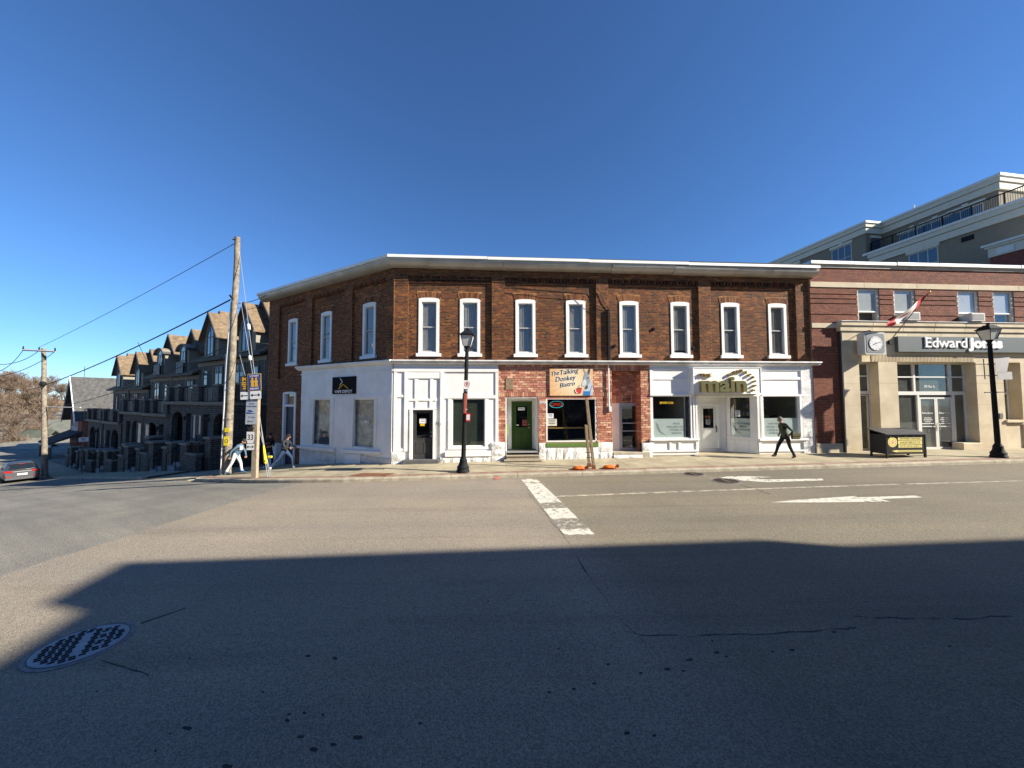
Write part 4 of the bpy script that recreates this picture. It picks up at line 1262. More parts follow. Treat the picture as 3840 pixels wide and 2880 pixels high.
# recessed entry: door wall at the back, angled display window on the right
ED = 1.05
dm = one(Z6, (718, 640, 952, 1172), ED)
zet = one(Z6, (700, 545, 1040, 550), .2)[3]
xe = one(Z6, (1040, 600, 1045, 700), ED)[0]
b = MB()
for c in cells(ent[0] - .3, xe, gbz - .2, zet + .3, [(dm[0], dm[1], -1, dm[3])]): b.box(c[0], c[1], ED, ED + .1, c[2], c[3])
b.build('entry_back', MT['white'], corner, FF)
MB().box(ent[0] - .08, ent[0], .2, ED, gbz - .2, zet + .3).build('entry_side', MT['white'], corner, FF)
MB().box(ent[0] - .1, ent[1], .0, ED + .1, zet + .02, zet + .1).build('entry_soffit', MT['white'], corner, FF)
M_wdoor = M('white_door', (.70, .69, .64), .5, .04)
d = half_door(FF, dm[0] + .05, dm[1] - .05, dm[2], dm[3] - .05, M_wdoor, y=ED - .02, gz=.47, gx=.18, panels=False)
MB().tube([(dm[1] - .13, ED - .02, dm[2] + .78), (dm[1] - .13, ED - .08, dm[2] + .82), (dm[1] - .14, ED - .08, dm[2] + 1.0), (dm[1] - .13, ED - .03, dm[2] + 1.08)], .02, 8).build('pull_handle', MT['black'], d, FF, True)
b = MB()
b.box(dm[0] - .05, dm[0] + .045, ED - .05, ED + .05, dm[2], dm[3] + .05); b.box(dm[1] - .045, dm[1] + .06, ED - .05, ED + .05, dm[2], dm[3] + .05); b.box(dm[0] + .045, dm[1] - .045, ED - .05, ED + .05, dm[3] - .045, dm[3] + .05)
b.build('door_frame', MT['white'], corner, FF)
MB().box(dm[0], dm[1], ED + .8, ED + .85, dm[2], dm[3]).build('core', M_void, corner, FF)
MB().box(dm[0] - .05, dm[1] + .06, ED - .06, ED + .08, gbz - .2, dm[2] - .002).build('door_sill', MT['white_dirty'], corner, FF)
pA, pB = Vector((xe, ED + .1, 0)), Vector((ent[1], .02, 0))
axD = (pB - pA).normalized(); LD = (pB - pA).length
FD = FF @ frame(pA, axD, Vector((-axD.y, axD.x, 0)))
zw0, zw1 = one(Z6, (1110, 1040, 1360, 1050), .5)[3], one(Z6, (1110, 548, 1360, 555), .5)[3]
g0, g1 = LD * .16, LD * .80
b = MB()
for c in cells(0, LD, gbz - .2, zet + .1, [(g0, g1, zw0, zw1)]): b.box(c[0], c[1], 0, .10, c[2], c[3])
b.build('entry_side', MT['white'], corner, FD)
t = shop_window(FD, (g0, g1, zw0, zw1), .04, fw=.035)
zff = one(Z6, (1110, 812, 1360, 818), .5)[3]
MB().box(g0 + .04, g1 - .04, .052, .055, zw0 + .04, zff).build('frosted_film', M_frost, t, FD)
for x_a, x_b in ((.04, .30), (.34, .72), (.76, .97)):
    MB().cbox(LD * x_a, LD * x_b, -.02, .0, gbz + .14, zw0 - .14, .008).build('panel', MT['white'], corner, FD)
MB().cbox(0, LD, -.05, .02, zw0 - .08, zw0, .006).build('window_ledge', MT['white'], corner, FD)
MB().box(ent[0], ent[1], -.02, ED + .1, gbz - .3, base_z(FF, 14) + .07).build('entry_floor', MT['concrete'], corner, FF)
MB().box(xm0 + .02, ent[0], -.02, .2, gbz - .3, base_z(FF, 13) + .06 + .05).build('plinth', MT['kerb'], corner, FF)
# painted brick end pier
br = MB()
br.col = (.74, .73, .69)
WP = [(.74, .73, .69), (.70, .69, .65), (.77, .76, .72)]
bricks(br, xm1 - .75, xm1, zbm, zc0 - .08, y=-.04, pal=WP, gap=.010, deep=.010)
pw = MB().box(xm1 - .75, xm1, -.04, .2, zbm, zc0).build('end_pier', MT['white'], corner, FF)
tag(br.build('brick_courses', M('painted_brick', (1, 1, 1), .6, .05, 5, .3, 50, vcol=True), pw, FF), kind='stuff')
# downpipe, cable box and stray wall cables
dp = FL(2280, 1200)[0]
MB().box(dp - .04, dp + .06, -.10, -.0, zc1, FL(2280, 1160)[1]).build('downpipe', MT['black'], corner, FF)
def cable(pts, r=.012, y=-.04, fr=FF, L=FL, mat=None):
    P = [L(x, y_) for x, y_ in pts]
    MB().tube([(x, y, z) for x, z in P], r, 5).build('wall_cable', mat or MT['black'], corner, fr)
cable([(1450, 1046), (1530, 1048), (1700, 1048), (1843, 1052), (1893, 1055), (2060, 1068), (2237, 1082), (2250, 1098), (2262, 1130), (2282, 1158)], .014)
cable([(1900, 1075), (2060, 1095), (2180, 1105), (2215, 1140), (2270, 1160)], .010)
cable([(1530, 1338), (1600, 1343), (1700, 1345)], .012)
for x, y in ((2451, 1234), (2305, 1297), (2450, 1235), (2600, 1305)):
    a, z = FL(x, y, REC)
    MB().cbox(a - .045, a + .045, REC - .06, REC, z - .07, z + .07, .006).build('wall_hook', MT['black'], corner, FF)
# ------------------------------------------------------------------ red brick bank building
PY = -.10                                                  # brick face stands a little proud of the corner block
def EL(x, y, dep=0): return FL(x, y, PY + dep)
def Z7(l): return [tuple([3050 + r[0] / 2.765, 1150 + r[1] / 2.765, 3050 + r[2] / 2.765, 1150 + r[3] / 2.765] + list(r[4:])) for r in l]
bank = thing('bank_building', 'red brick two storey office with limestone ground floor and metal parapet', 'building', FF)
xe0, xe1 = EL(3046, 1300)[0], 44.0
zp1, zp0, zp_ = EL(3401, 985, -.1)[1], EL(3401, 998, -.1)[1], EL(3401, 1011)[1]
zb1, zb0 = EL(3440, 1065)[1], EL(3440, 1084)[1]
zw1, zw0 = EL(3260, 1083)[1], EL(3260, 1210)[1]
zs1, zs0 = EL(3100, 1212)[1], EL(3100, 1230)[1]
gE = H(16, 17) + KH
wE = [EL((p + q) / 2, 1150)[0] for p, q in ((3215, 3303), (3352, 3438), (3591, 3676), (3725, 3808))]
step_ = wE[2] - wE[0]
wE += [wE[2] + step_, wE[3] + step_, wE[2] + 2 * step_, wE[3] + 2 * step_, wE[2] + 3 * step_]
wE = [w for w in wE if w < xe1 - 2]
hwE = .56
holes = [(w - hwE, w + hwE, zw0, zw1) for w in wE]
SPn = -.24                                                 # limestone frontage plane (from facade plane)
xs0 = FL(3163, 1400, SPn)[0]
zst = FL(3300, 1208, SPn)[1]
bk = MB()
gr = [EL(3130, y_)[1] for y_ in (1105, 1122, 1140, 1181)]
slots = [(xe0 - 1, xe1 + 1, g - .004, g + .044) for g in gr]
for c in cells(xe0, xe1, zs0, zp_, holes + slots): bk.box(c[0], c[1], PY + .012, .25, c[2], c[3])
for c in cells(xe0, xe1, min(gr) - .1, max(gr) + .1, holes): bk.box(c[0], c[1], PY + .10, .24, c[2], c[3])
bk.box(xe0, xs0 + .3, PY + .012, .25, gE - .3, zs0)
bwall = bk.build('brick_wall', MT['mortar_red'], bank, FF)
br = MB()
K2 = dict(pal=BR_RED, course=.074, length=.225, gap=.013)
bricks(br, xe0, xe1, zb1, zp_, y=PY + .012, **K2)
lv = [zs1] + sorted(gr) + [zb0]
for za, zb_ in zip(lv, lv[1:]):
    bricks(br, xe0, xe1, za + (.045 if za > zs1 else 0), zb_, holes, y=PY + .012, **K2)
bricks(br, xe0, xs0 + .02, gE + .45, zs0, y=PY + .012, **K2)
tag(br.build('brick_courses', MT['brick'], bwall, FF), kind='stuff')
n = 9
for k in range(n):                                         # limestone bands in lengths
    a, b_ = xe0 + (xe1 - xe0) * k / n, xe0 + (xe1 - xe0) * (k + 1) / n
    MB().cbox(a + .003, b_ - .003, PY - .03, .1, zb0, zb1, .006).build('stone_band', MT['stone'], bank, FF)
MB().cbox(xe0, xs0 + .05, PY - .03, .1, zs0, zs1, .006).build('stone_band', MT['stone'], bank, FF)
MB().cbox(xe0, xs0 + .05, PY - .04, .1, gE - .3, gE + .45, .008).build('stone_plinth', MT['stone'], bank, FF)
M_flash = M('parapet_metal', (.50, .49, .46), .35, .06, 1.2, .3, 1.6, metal=.55)
MB().box(xe0, xe1, PY - .04, .3, zp_, zp0 + .0).build('parapet_board', M('cream_board', (.44, .40, .31), .7), bank, FF)
for k in range(12):
    a, b_ = xe0 + k * 2.2, xe0 + (k + 1) * 2.2
    o = random.uniform(0, .025)
    MB().cbox(a - .02, b_ - .005, PY - .12 - o, .35, zp0, zp1 + o * .5, .02).build('parapet_cap', M_flash, bank, FF)
MB().box(xe0 + .05, xe1, .25, 11, gE, zp0 - .1).build('body', MT['room'], bank, FF)
# upper windows
M_cream = M('cream_frame', (.55, .52, .44), .6, .05)
M_pale = M('pale_blind', (.50, .53, .54), .8, .05)
for i, w in enumerate(wE):
    t = bpy.data.objects.new('window', None); COL.objects.link(t); place(t, bank, FF)
    y0 = PY + .05
    b = MB()
    b.box(w - hwE, w - hwE + .07, y0, .2, zw0, zw1); b.box(w + hwE - .10, w + hwE, y0, .2, zw0, zw1); b.box(w - hwE + .07, w + hwE - .10, y0, .2, zw1 - .07, zw1); b.box(w - hwE + .07, w + hwE - .10, y0, .2, zw0, zw0 + .06)
    b.build('frame', M_cream, t, FF)
    zm = zw0 + (zw1 - zw0) * .32
    MB().box(w - hwE + .07, w + hwE - .10, y0 + .03, .18, zm, zm + .055).build('meeting_rail', MT['white'], t, FF)
    MB().box(w - hwE + .07, w + hwE - .10, y0 + .10, y0 + .106, zw0 + .06, zm).build('pane', MT['glass'], t, FF)
    MB().box(w - hwE + .07, w + hwE - .10, y0 + .06, y0 + .066, zm + .055, zw1 - .07).build('pane', MT['glass'], t, FF)
    MB().box(w - hwE + .07, w + hwE - .10, y0 + .075, y0 + .08, zm + .055, zw1 - .07).build('blind', M_pale, t, FF)
    if i in (1, 2):
        ac = thing('air_conditioner', 'white window air conditioner ' + ('behind the waving flag' if i == 1 else 'in the window above the sign lettering'), 'air conditioner', FF @ Matrix.Translation((w, PY, zw0 + .06)))
        x_ = -.05
        MB().cbox(x_ - .36, x_ + .36, -.36, .2, 0, .40, .015).build('case', M('ac_case', (.62, .60, .54), .5), ac)
        MB().box(x_ - .31, x_ + .30, -.364, -.355, .05, .35).build('grille_recess', M('ac_grille', (.20, .20, .18), .6), ac)
        for k in range(8): MB().box(x_ - .31, x_ + .30, -.372, -.362, .06 + k * .036, .075 + k * .036).build('grille_slat', MT['sash'], ac)
# limestone frontage
def SLm(x, y, dep=0): return FL(x, y, SPn + dep)
o1, o2 = rF(*Z7([(492, 568, 690, 1445)])[0], 0, SLm), rF(*Z7([(888, 575, 1705, 1440)])[0], 0, SLm)
o3 = rF(*Z7([(1980, 580, 2160, 1200)])[0], 0, SLm)
ztop, zl0 = o2[3], SLm(3300, 1243)[1]
gF = H(20, 18) + KH
wid = o2[1] - o2[0]
o4 = (o3[1] + 1.0, o3[1] + 1.0 + wid, o2[2], o2[3])
o5 = (o4[1] + 1.3, o4[1] + 1.3 + wid, o2[2], o2[3])
ops = [(o1[0], o1[1], -1, ztop), (o2[0], o2[1], -1, ztop), (o3[0], o3[1], o3[2], ztop), (o4[0], o4[1], -1, ztop), (o5[0], o5[1], -1, ztop)]
cuts = [xs0] + [v for o in ops for v in o[:2]] + [xe1]
rows = [gF - .3] + [gF + .15 + (ztop - gF - .15) * k / 4 for k in range(5)]
for p, q in zip(cuts[::2], cuts[1::2]):
    for z0, z1 in zip(rows, rows[1:]):
        MB().cbox(p + .002, q - .002, SPn - random.uniform(0, .004), .35, z0 + .002, z1 - .002, .005).build('stone_block', MT['stone'], bank, FF)
for z0, z1 in zip([gF - .3] + rows[1:3], rows[1:3] + [o3[2]]):
    if z1 > z0: MB().cbox(o3[0] + .002, o3[1] - .002, SPn + .05, .3, z0 + .002, z1 - .002, .005).build('stone_block', MT['stone'], bank, FF)
MB().cbox(o3[0] - .05, o3[1] + .05, SPn - .08, .3, o3[2] - .001, o3[2] + .12, .008).build('stone_sill', MT['stone'], bank, FF)
zfl = SLm(3500, 1332)[1]                                   # fluted lintel and fascia blocks
x = xs0
while x < xe1 - .5:
    w = min(1.7, xe1 - x)
    MB().cbox(x + .002, x + w - .002, SPn - .0, .35, zfl, zl0, .005).build('stone_block', MT['stone'], bank, FF)
    x += w
fl = MB().box(xs0, xe1, SPn + .02, .35, ztop, zfl).build('fluted_lintel', MT['stone'], bank, FF)
flm = MB().box(-.018, .018, -.022, .0, ztop + .01, zfl - .01).mesh('flute')
x = FL(3270, 1340, SPn)[0]
while x < 27.5:
    put(flm, 'flute', MT['stone'], fl, FF @ Matrix.Translation((x, SPn + .02, 0)))
    x += .072
x = xs0 - .12
for k in range(14):
    w = 1.6
    MB().cbox(x + .002, x + w - .002, SPn - .12, .3, zst - .20, zst, .012).build('cornice_stone', MT['stone'], bank, FF)
    MB().cbox(x + .002, x + w - .002, SPn - .06, .3, zl0 + .001, zst - .20, .008).build('cornice_stone', MT['stone'], bank, FF)
    x += w
b = MB()
pts = [(-.16, 0), (-.16, .03), (.1, .09), (.1, 0)]
b.prismx([(SPn + y_, zst + z_) for y_, z_ in pts][::-1], xs0 - .12, xe1).build('cornice_wash', MT['white_dirty'], bank, FF)
dpx = FL(3170, 1400, SPn)[0] - .12
MB().tube([(dpx, PY - .05, zs0 - .02), (dpx, PY - .05, gF)], .04, 8).build('downpipe', M('brown_pipe', (.035, .03, .025), .6), bank, FF, True)
# entrance screens set back in the openings
GD = SPn + .42
M_frame = M('white_alu', (.66, .65, .60), .45, .04)
def screen(x0, x1, z0, z1, vs_, hs, fr_mat=M_frame, doors=None):
    t = bpy.data.objects.new('entrance_screen', None); COL.objects.link(t); place(t, bank, FF)
    b = MB()
    fw = .07
    xs_ = [x0] + vs_ + [x1]
    b.box(x0, x0 + fw, GD, GD + .1, z0, z1); b.box(x1 - fw, x1, GD, GD + .1, z0, z1); b.box(x0 + fw, x1 - fw, GD, GD + .1, z1 - fw, z1)
    for v in vs_: b.box(v - fw / 2, v + fw / 2, GD - .01, GD + .1, z0, z1 - fw)
    for h_, hh in hs: b.box(x0 + fw, x1 - fw, GD - .02, GD + .1, h_ - hh, h_ + hh)
    b.build('frame', fr_mat, t, FF)
    MB().box(x0 + fw, x1 - fw, GD + .05, GD + .056, z0 + (0.0 if not doors else doors), z1 - fw).build('pane', MT['shopglass'], t, FF)
    r = MB()
    r.box(x0, x1, GD + 2.4, GD + 2.5, z0, z1); r.box(x0 - .05, x0, GD + .1, GD + 2.4, z0, z1); r.box(x1, x1 + .05, GD + .1, GD + 2.4, z0, z1); r.box(x0, x1, GD + .1, GD + 2.4, z1, z1 + .05)
    r.build('lobby', M('lobby_wall', (.15, .15, .13), .9), t, FF)
    MB().box(x0, x1, SPn, GD + 2.4, z0 - .2, z0).build('floor', MT['kerb'], t, FF)
    return t
def gx7(x, dep): return FL(3050 + x / 2.765, 1500, dep)[0]
def gz7(y, dep, x=1250): return FL(3050 + x / 2.765, 1150 + y / 2.765, dep)[1]
zd1 = gz7(940, GD); zt1, zt2 = gz7(730, GD), gz7(897, GD)
z0c = gF + .03
d0, d1 = gx7(1098, GD), gx7(1440, GD)
t = screen(o2[0], o2[1], z0c, ztop, [], [(zt1, .03), (zt2, .085)], doors=zt2 - z0c)
for v, z_a, z_b in ((gx7(1054, GD), zt2, ztop), (gx7(1422, GD), zt2, ztop), (d0 - .06, z0c, zt2), (d1 + .06, z0c, zt2)): MB().box(v - .05, v + .05, GD - .015, GD + .1, z_a, z_b).build('mullion', M_frame, t, FF)
for p, q in ((o2[0] + .07, d0 - .11), (d1 + .11, o2[1] - .07)): MB().box(p, q, GD + .05, GD + .056, z0c, zt2 - .08).build('pane', MT['shopglass'], t, FF)
mid_ = (d0 + d1) / 2
lt = M('white_vinyl', (.8, .8, .78), .6)
for p, q, hx in ((d0, mid_ - .005, mid_ - .09), (mid_ + .005, d1, mid_ + .09)):
    d = alu_door(FF, p, q, z0c, zd1, GD, .075, M_frame, (.44,), 'door', t)
    MB().tube([(hx, GD, z0c + .95), (hx, GD - .06, z0c + .97), (hx, GD - .06, z0c + 1.25), (hx, GD, z0c + 1.27)], .014, 8).build('handle', M_steel, d, FF, True)
    cxx = (p + q) / 2
    text('EdwardJones', FF, cxx, z0c + 1.72, .55, .09, lt, 'door_lettering', d, .002, GD + .022, align='CENTER')
    for k in range(4):                                     # lines of print too small to read
        ww = (.20, .24, .16, .33)[k]
        for q in range(6): MB().box(cxx - ww + ww * q / 3 + .01, cxx - ww + ww * (q + 1) / 3 - .012, GD + .02, GD + .022, z0c + 1.50 - k * .09, z0c + 1.535 - k * .09).build('print_line', lt, d, FF)
text('290 Main St.', FF, gx7(1165, GD), gz7(840, GD), gx7(1282, GD) - gx7(1165, GD), .13, lt, 'street_address', t, .002, GD + .045)
fx0, fx1 = gx7(908, GD + .3), gx7(965, GD + .3)
flg = thing('window_flag', 'red and white flag hung upright behind the glass beside the entrance doors', 'flag', FF)
zf0, zf1 = gz7(1240, GD, 930), gz7(970, GD, 930)
M_red, M_wht = M('flag_red', (.50, .03, .035), .7), M('flag_white', (.75, .73, .70), .7)
fx1 = fx0 + .42
MB().box(fx0, fx1, GD + .12, GD + .13, zf1 - .45, zf1).build('red_band', M_red, flg, FF)
MB().box(fx0, fx1, GD + .12, GD + .13, zf1 - 1.35, zf1 - .45).build('white_band', M_wht, flg, FF)
MB().box(fx0, fx1, GD + .12, GD + .13, zf1 - 1.8, zf1 - 1.35).build('red_band', M_red, flg, FF)
leaf = [(0, .30), (.05, .20), (.10, .23), (.085, .11), (.15, .17), (.165, .13), (.24, .14), (.21, .08), (.25, .05), (.12, -.05), (.14, -.10), (.015, -.085), (.015, -.2)]
leaf = leaf + [(-x, z) for x, z in leaf[::-1] if x]
MB().prism([((fx0) + z * .9, zf1 - .9 + x * .9) for x, z in leaf][::1], GD + .112, GD + .118).build('maple_leaf', M_red, flg, FF)
zz1, zz2 = gz7(720, GD, 580), gz7(890, GD, 580)
t = screen(o1[0], o1[1], z0c, ztop, [], [(zz1, .03), (zz2, .07)])
alu_door(FF, o1[0] + .12, o1[1] - .12, z0c, zz2 - .1, GD - .01, .06, M_cream, (), 'door', t)
t = screen(o3[0], o3[1], o3[2] + .1, ztop, [], [(gz7(900, GD, 2050), .06)])
for o in (o4, o5): screen(o[0], o[1], z0c, ztop, [o[0] + wid * .3, o[0] + wid * .65], [(zt1, .03), (zt2, .085)])
MB().cbox(o2[1] - .95, o2[1] + .1, SPn - .05, SPn + .40, gF - .1, gF + .38, .03).build('stone_block', MT['stone'], bank, FF)
pq = rF(*Z7([(1925, 1105, 1960, 1160)])[0], SPn)
MB().cbox(pq[0], pq[1], SPn - .03, SPn, pq[2], pq[3], .005).build('wall_plate', M('dark_plate', (.12, .11, .09), .5), bank, FF)
# name board
sg = thing('name_sign', 'long grey sign board with white EdwardJones lettering above the entrance', 'sign', FF)
SD = SPn - .16
sb = rF(*Z7([(875, 287, 2700, 470)])[0], SD)
zsg1, zsg0 = FL(3700, 1264, SD)[1], FL(3700, 1322, SD)[1]
sx0, sx1 = FL(3368, 1290, SD)[0], FL(3368, 1290, SD)[0] + 9.3
MB().cbox(sx0, sx1, SD, SPn - .004, zsg0, zsg1, .012).build('board', M('sign_grey', (.085, .10, .098), .45, .04), sg, FF)
ex0, ex1, ej0, ej1 = [FL(3050 + x_ / 2.765, 1295, SD)[0] for x_ in (1155, 1585, 1597, 1950)]
zbl = FL(3600, 1150 + 424 / 2.765, SD)[1]; zcap = FL(3500, 1150 + 316 / 2.765, SD)[1]
M_let = M('white_letters', (.82, .81, .78), .4, .02)
text('Edward', FF, ex0, zbl, ex1 - ex0, zcap - zbl, M_let, 'lettering', sg, .05, SD, bold=.012)
text('Jones', FF, ej0, zbl, ej1 - ej0, (zcap - zbl) * .97, M_let, 'lettering', sg, .05, SD, bold=.05)
for ch, xx, ww in (('E', ex0, .22),):                       # serifs on the capital
    for zz in (zbl, zcap - .03): MB().box(ex0 - .04, ex0 + .10, SD - .05, SD, zz, zz + .03).build('serif', M_let, sg, FF)
# street clock on the limestone
CD = SPn - .55
ck = rF(*Z7([(534, 265, 750, 496)])[0], CD)
ccx, ccz, cw = (ck[0] + ck[1]) / 2, (ck[2] + ck[3]) / 2, (ck[1] - ck[0]) / 2
clk = thing('street_clock', 'square grey clock case with round white dial on the limestone front', 'clock', FF @ Matrix.Translation((ccx, CD, ccz)))
def rsq(w, r, n=5): return [(sx * (w - r) + r * math.cos(q), sz * (w - r) + r * math.sin(q)) for sx, sz, q0 in ((1, 1, 0), (-1, 1, 90), (-1, -1, 180), (1, -1, 270)) for q in [rad(q0 + 90 * k / n) for k in range(n + 1)]]
MB().prism(rsq(cw, .10), 0, .36).build('case', M('clock_case', (.50, .49, .45), .4, .05), clk, smooth=False)
MB().prism(rsq(cw * .86, .08), -.012, .0).build('face_panel', M('clock_grey', (.15, .16, .17), .5), clk)
dr_ = cw * .62
MB().prism([(dr_ * math.cos(i * math.pi / 18), dr_ * math.sin(i * math.pi / 18)) for i in range(36)], -.035, -.013).build('dial', M('clock_white', (.72, .71, .68), .3), clk)
tick = MB().box(-.008, .008, -.039, -.034, dr_ * .82, dr_ * .95).mesh('hour_mark')
for k in range(12): put(tick, 'hour_mark', MT['black'], clk, WORLD[clk] @ Matrix.Rotation(k * math.pi / 6, 4, 'Y'))
M_hand = M('clock_hand', (.10, .12, .25), .4)
for ang, ln, w_ in ((rad(76), .85, .012), (rad(242), .55, .018)):
    put(MB().box(-w_, w_, -.045, -.04, -dr_ * .15, dr_ * ln).mesh('hand'), 'hand', M_hand, clk, WORLD[clk] @ Matrix.Rotation(ang, 4, 'Y'))
MB().box(-.06, .06, .36, .55, -.06, .06).build('bracket', MT['black'], clk)
MB().tube([(-.0, .2, cw), (0, .2, cw + .12), (0, .5, cw + .12)], .02, 6).build('bracket', MT['black'], clk)
# flag on a slanted pole
bx, bz = FL(3332, 1284, SPn)
tx, tz = FL(3486, 1094, SPn - 1.35)
fg = thing('flag', 'red and white maple leaf flag drooping from a slanted wall pole', 'flag', FF @ Matrix.Translation((bx, SPn, bz)))
tip = Vector((tx - bx, -1.35, tz - bz))
MB().tube([(0, -.02, 0), tip], [.022, .016], 8).build('pole', M('pole_bronze', (.16, .13, .10), .5), fg, None, True)
MB().cbox(-.07, .07, -.10, 0, -.10, .08, .01).build('wall_bracket', MT['black'], fg)
MB().ball(tuple(tip), .035).build('finial', M('brass', (.5, .36, .12), .35, metal=.8), fg, None, True)
hA, hB = tip * .985, tip * .66
fyA = Vector((FL(3324, 1214, SPn - .95)[0] - bx, -.95, FL(3324, 1214, SPn - .95)[1] - bz))
fyB = Vector((FL(3332, 1224, SPn - .75)[0] - bx, -.7, FL(3332, 1224, SPn - .7)[1] - bz))
f = MB()
nu, nv = 36, 10
for j in range(nv + 1):
    for i in range(nu + 1):
        u, v = i / nu, j / nv
        vv = v * (1 - .35 * math.sin(u * math.pi) * .6)
        p = hA.lerp(hB, v).lerp(fyA.lerp(fyB, v), u)
        p += Vector((0, .09 * math.sin(u * 9 + v * 5) * u ** .4, -.10 * math.sin(u * math.pi) + .03 * math.sin(v * 7 + u * 4)))
        p += (hB - hA).normalized() * (.16 * math.sin(u * math.pi) * (v - .5))
        f.v.append(tuple(p))
for j in range(nv):
    for i in range(nu):
        u = (i + .5) / nu; v = (j + .5) / nv
        q, w_ = (u - .5) * 2.6, (v - .5) * 1.7
        red = u < .25 or u > .75 or (abs(q) + abs(w_) * .8 < .36)
        f.mat = 0 if red else 1
        f.face([j * (nu + 1) + i, j * (nu + 1) + i + 1, (j + 1) * (nu + 1) + i + 1, (j + 1) * (nu + 1) + i])
f.build('cloth', [M_red, M_wht], fg, None, True)

# ------------------------------------------------------------------ grey condominium block behind
cd1 = Vector((-.16, .987, 0)).normalized()                  # runs away from the main street
cin = Vector((cd1.y, -cd1.x, 0))
d = ray(3741, 656)
P1 = Vector((d.x * 30, 30, 0))
ZT = CAMZ + d.z * 30
FC = frame(P1, -cd1, -Vector((-cin.x, -cin.y, 0)))          # local x toward the street, y into the block
def CL(x, y, dep=0):
    p = hit(x, y, P1 + cin * dep, cin)
    return -(p - P1).dot(cd1), p.z
condo = thing('condominium', 'tall grey stucco condominium with cream cornices and terrace railing behind the bank', 'building', FC)
M_stucco = M('grey_stucco', (.20, .172, .125), .9, .06, 2, .1, 60)
M_corn = M('cream_cornice', (.55, .52, .42), .8, .05)
M_cap = M('cornice_cap', (.62, .62, .58), .6, .04)
def cornice(x0, x1, y0, y1, z, lst, name='cornice'):
    for dz0, dz1, o, mat in lst:
        b = MB().box(x0 - o, x1 + o, y0 - o, y1, z + dz0, z + dz1)
        b.build(name, mat, condo, FC)
CORN = [(-.22, 0, .35, M_cap), (-.62, -.22, .25, M_corn), (-.66, -.62, .16, M_stucco), (-1.25, -.66, .15, M_corn)]
MB().box(-24, 0, 0, 12, 0, ZT - .1).build('tower', M_stucco, condo, FC)
cornice(-24, 0, 0, 12, ZT, CORN)
bB = CL(3243, 826, -2.0)
MB().box(-30, bB[0], -2.0, 1, 0, ZT - .12).build('side_wing', M_stucco, condo, FC)
cornice(-30, bB[0], -2.0, .2, ZT - .004, CORN)
zC = CL(3240, 971, -1.7)[1]
zC2 = CL(3840, 724, -1.7)[1]
zC = (zC + zC2) / 2
XF = CL(3836, 740, -1.7)[0] + .25
MB().box(bB[0] - .1, XF, -1.7, 12, 0, zC - .12).build('lower_floors', M_stucco, condo, FC)
cornice(bB[0], XF, -1.7, 12, zC, CORN)
# terrace railing with balusters
xr0, xr1 = bB[0] + .1, XF - .1
rail = MB().box(xr0, xr1, -1.55, -1.47, zC + 1.02, zC + 1.10).build('terrace_rail', MT['black'], condo, FC)
MB().box(xr0, xr1, -1.53, -1.49, zC + .12, zC + .16).build('bottom_rail', MT['black'], rail, FC)
bm = MB().box(-.012, .012, -1.52, -1.50, zC + .16, zC + 1.02).mesh('baluster')
n = int((xr1 - xr0) / .13)
for k in range(n): put(bm, 'baluster', MT['black'], rail, FC @ Matrix.Translation((xr0 + (k + .5) * .13, 0, 0)))
pm = MB().box(-.035, .035, -1.55, -1.47, zC, zC + 1.1).mesh('rail_post')
for k in range(int((xr1 - xr0) / 1.9) + 1): put(pm, 'rail_post', MT['black'], rail, FC @ Matrix.Translation((xr0 + k * 1.9, 0, 0)))
for k in range(6):
    MB().box(XF - .1, XF - .06, -1.5 + k * .3, -1.47 + k * .3, zC + .1, zC + 1.1).build('baluster', MT['black'], rail, FC)
M_cgl = M('dusky_glass', (.04, .07, .11), .06, .1, spec=.8)
def cwin(xc, w, z0, z1, dep, keystone=True, n=3):
    t = bpy.data.objects.new('window', None); COL.objects.link(t); place(t, condo, FC)
    b = MB()
    b.box(xc - w / 2, xc + w / 2, dep - .03, dep + .05, z0, z1)
    b.build('frame', M_corn, t, FC)
    for k in range(n):
        a = xc - w / 2 + .08 + (w - .08) * k / n
        MB().box(a, a + (w - .08) / n - .08, dep - .045, dep - .03, z0 + .08, z0 + (z1 - z0) * .35).build('pane', M_cgl, t, FC)
        MB().box(a, a + (w - .08) / n - .08, dep - .045, dep - .03, z0 + (z1 - z0) * .35 + .06, z1 - .08).build('pane', M_cgl, t, FC)
    MB().box(xc - w / 2 - .15, xc + w / 2 + .15, dep - .14, dep, z1, z1 + .30).build('lintel', M_corn, t, FC)
    MB().prism([(xc - .13, z1 + .02), (xc + .13, z1 + .02), (xc + .2, z1 + .42), (xc - .2, z1 + .42)], dep - .17, dep).build('keystone', M_corn, t, FC)
def zc8(x, y): return 2900 + x / 2.353, 600 + y / 2.353
a_, z_ = CL(*zc8(600, 765), -2.0)
cwin(a_, CL(*zc8(690, 740), -2.0)[0] - CL(*zc8(515, 800), -2.0)[0], z_ - 2.2, z_ - .02, -2.0)
cwin(a_ - 6.3, 2.6, z_ - 2.2, z_, -2.0)
a_, z_ = CL(*zc8(1320, 800), -1.7)
cwin(a_, CL(*zc8(1450, 800), -1.7)[0] - CL(*zc8(1190, 850), -1.7)[0], z_ - 2.2, z_, -1.7)
for x8, y8 in ((1230, 620), (1440, 535), (1700, 430)):
    a_, z_ = CL(*zc8(x8, y8), 0)
    cwin(a_, 2.2, zC + .2, z_, 0.0)
v0, v1 = CL(*zc8(1660, 700), -1.7), CL(*zc8(1770, 660), -1.7)
MB().box(v0[0], v1[0], -1.74, -1.69, v0[1] - .30, v0[1] + .12).build('wall_vent', MT['black'], condo, FC)
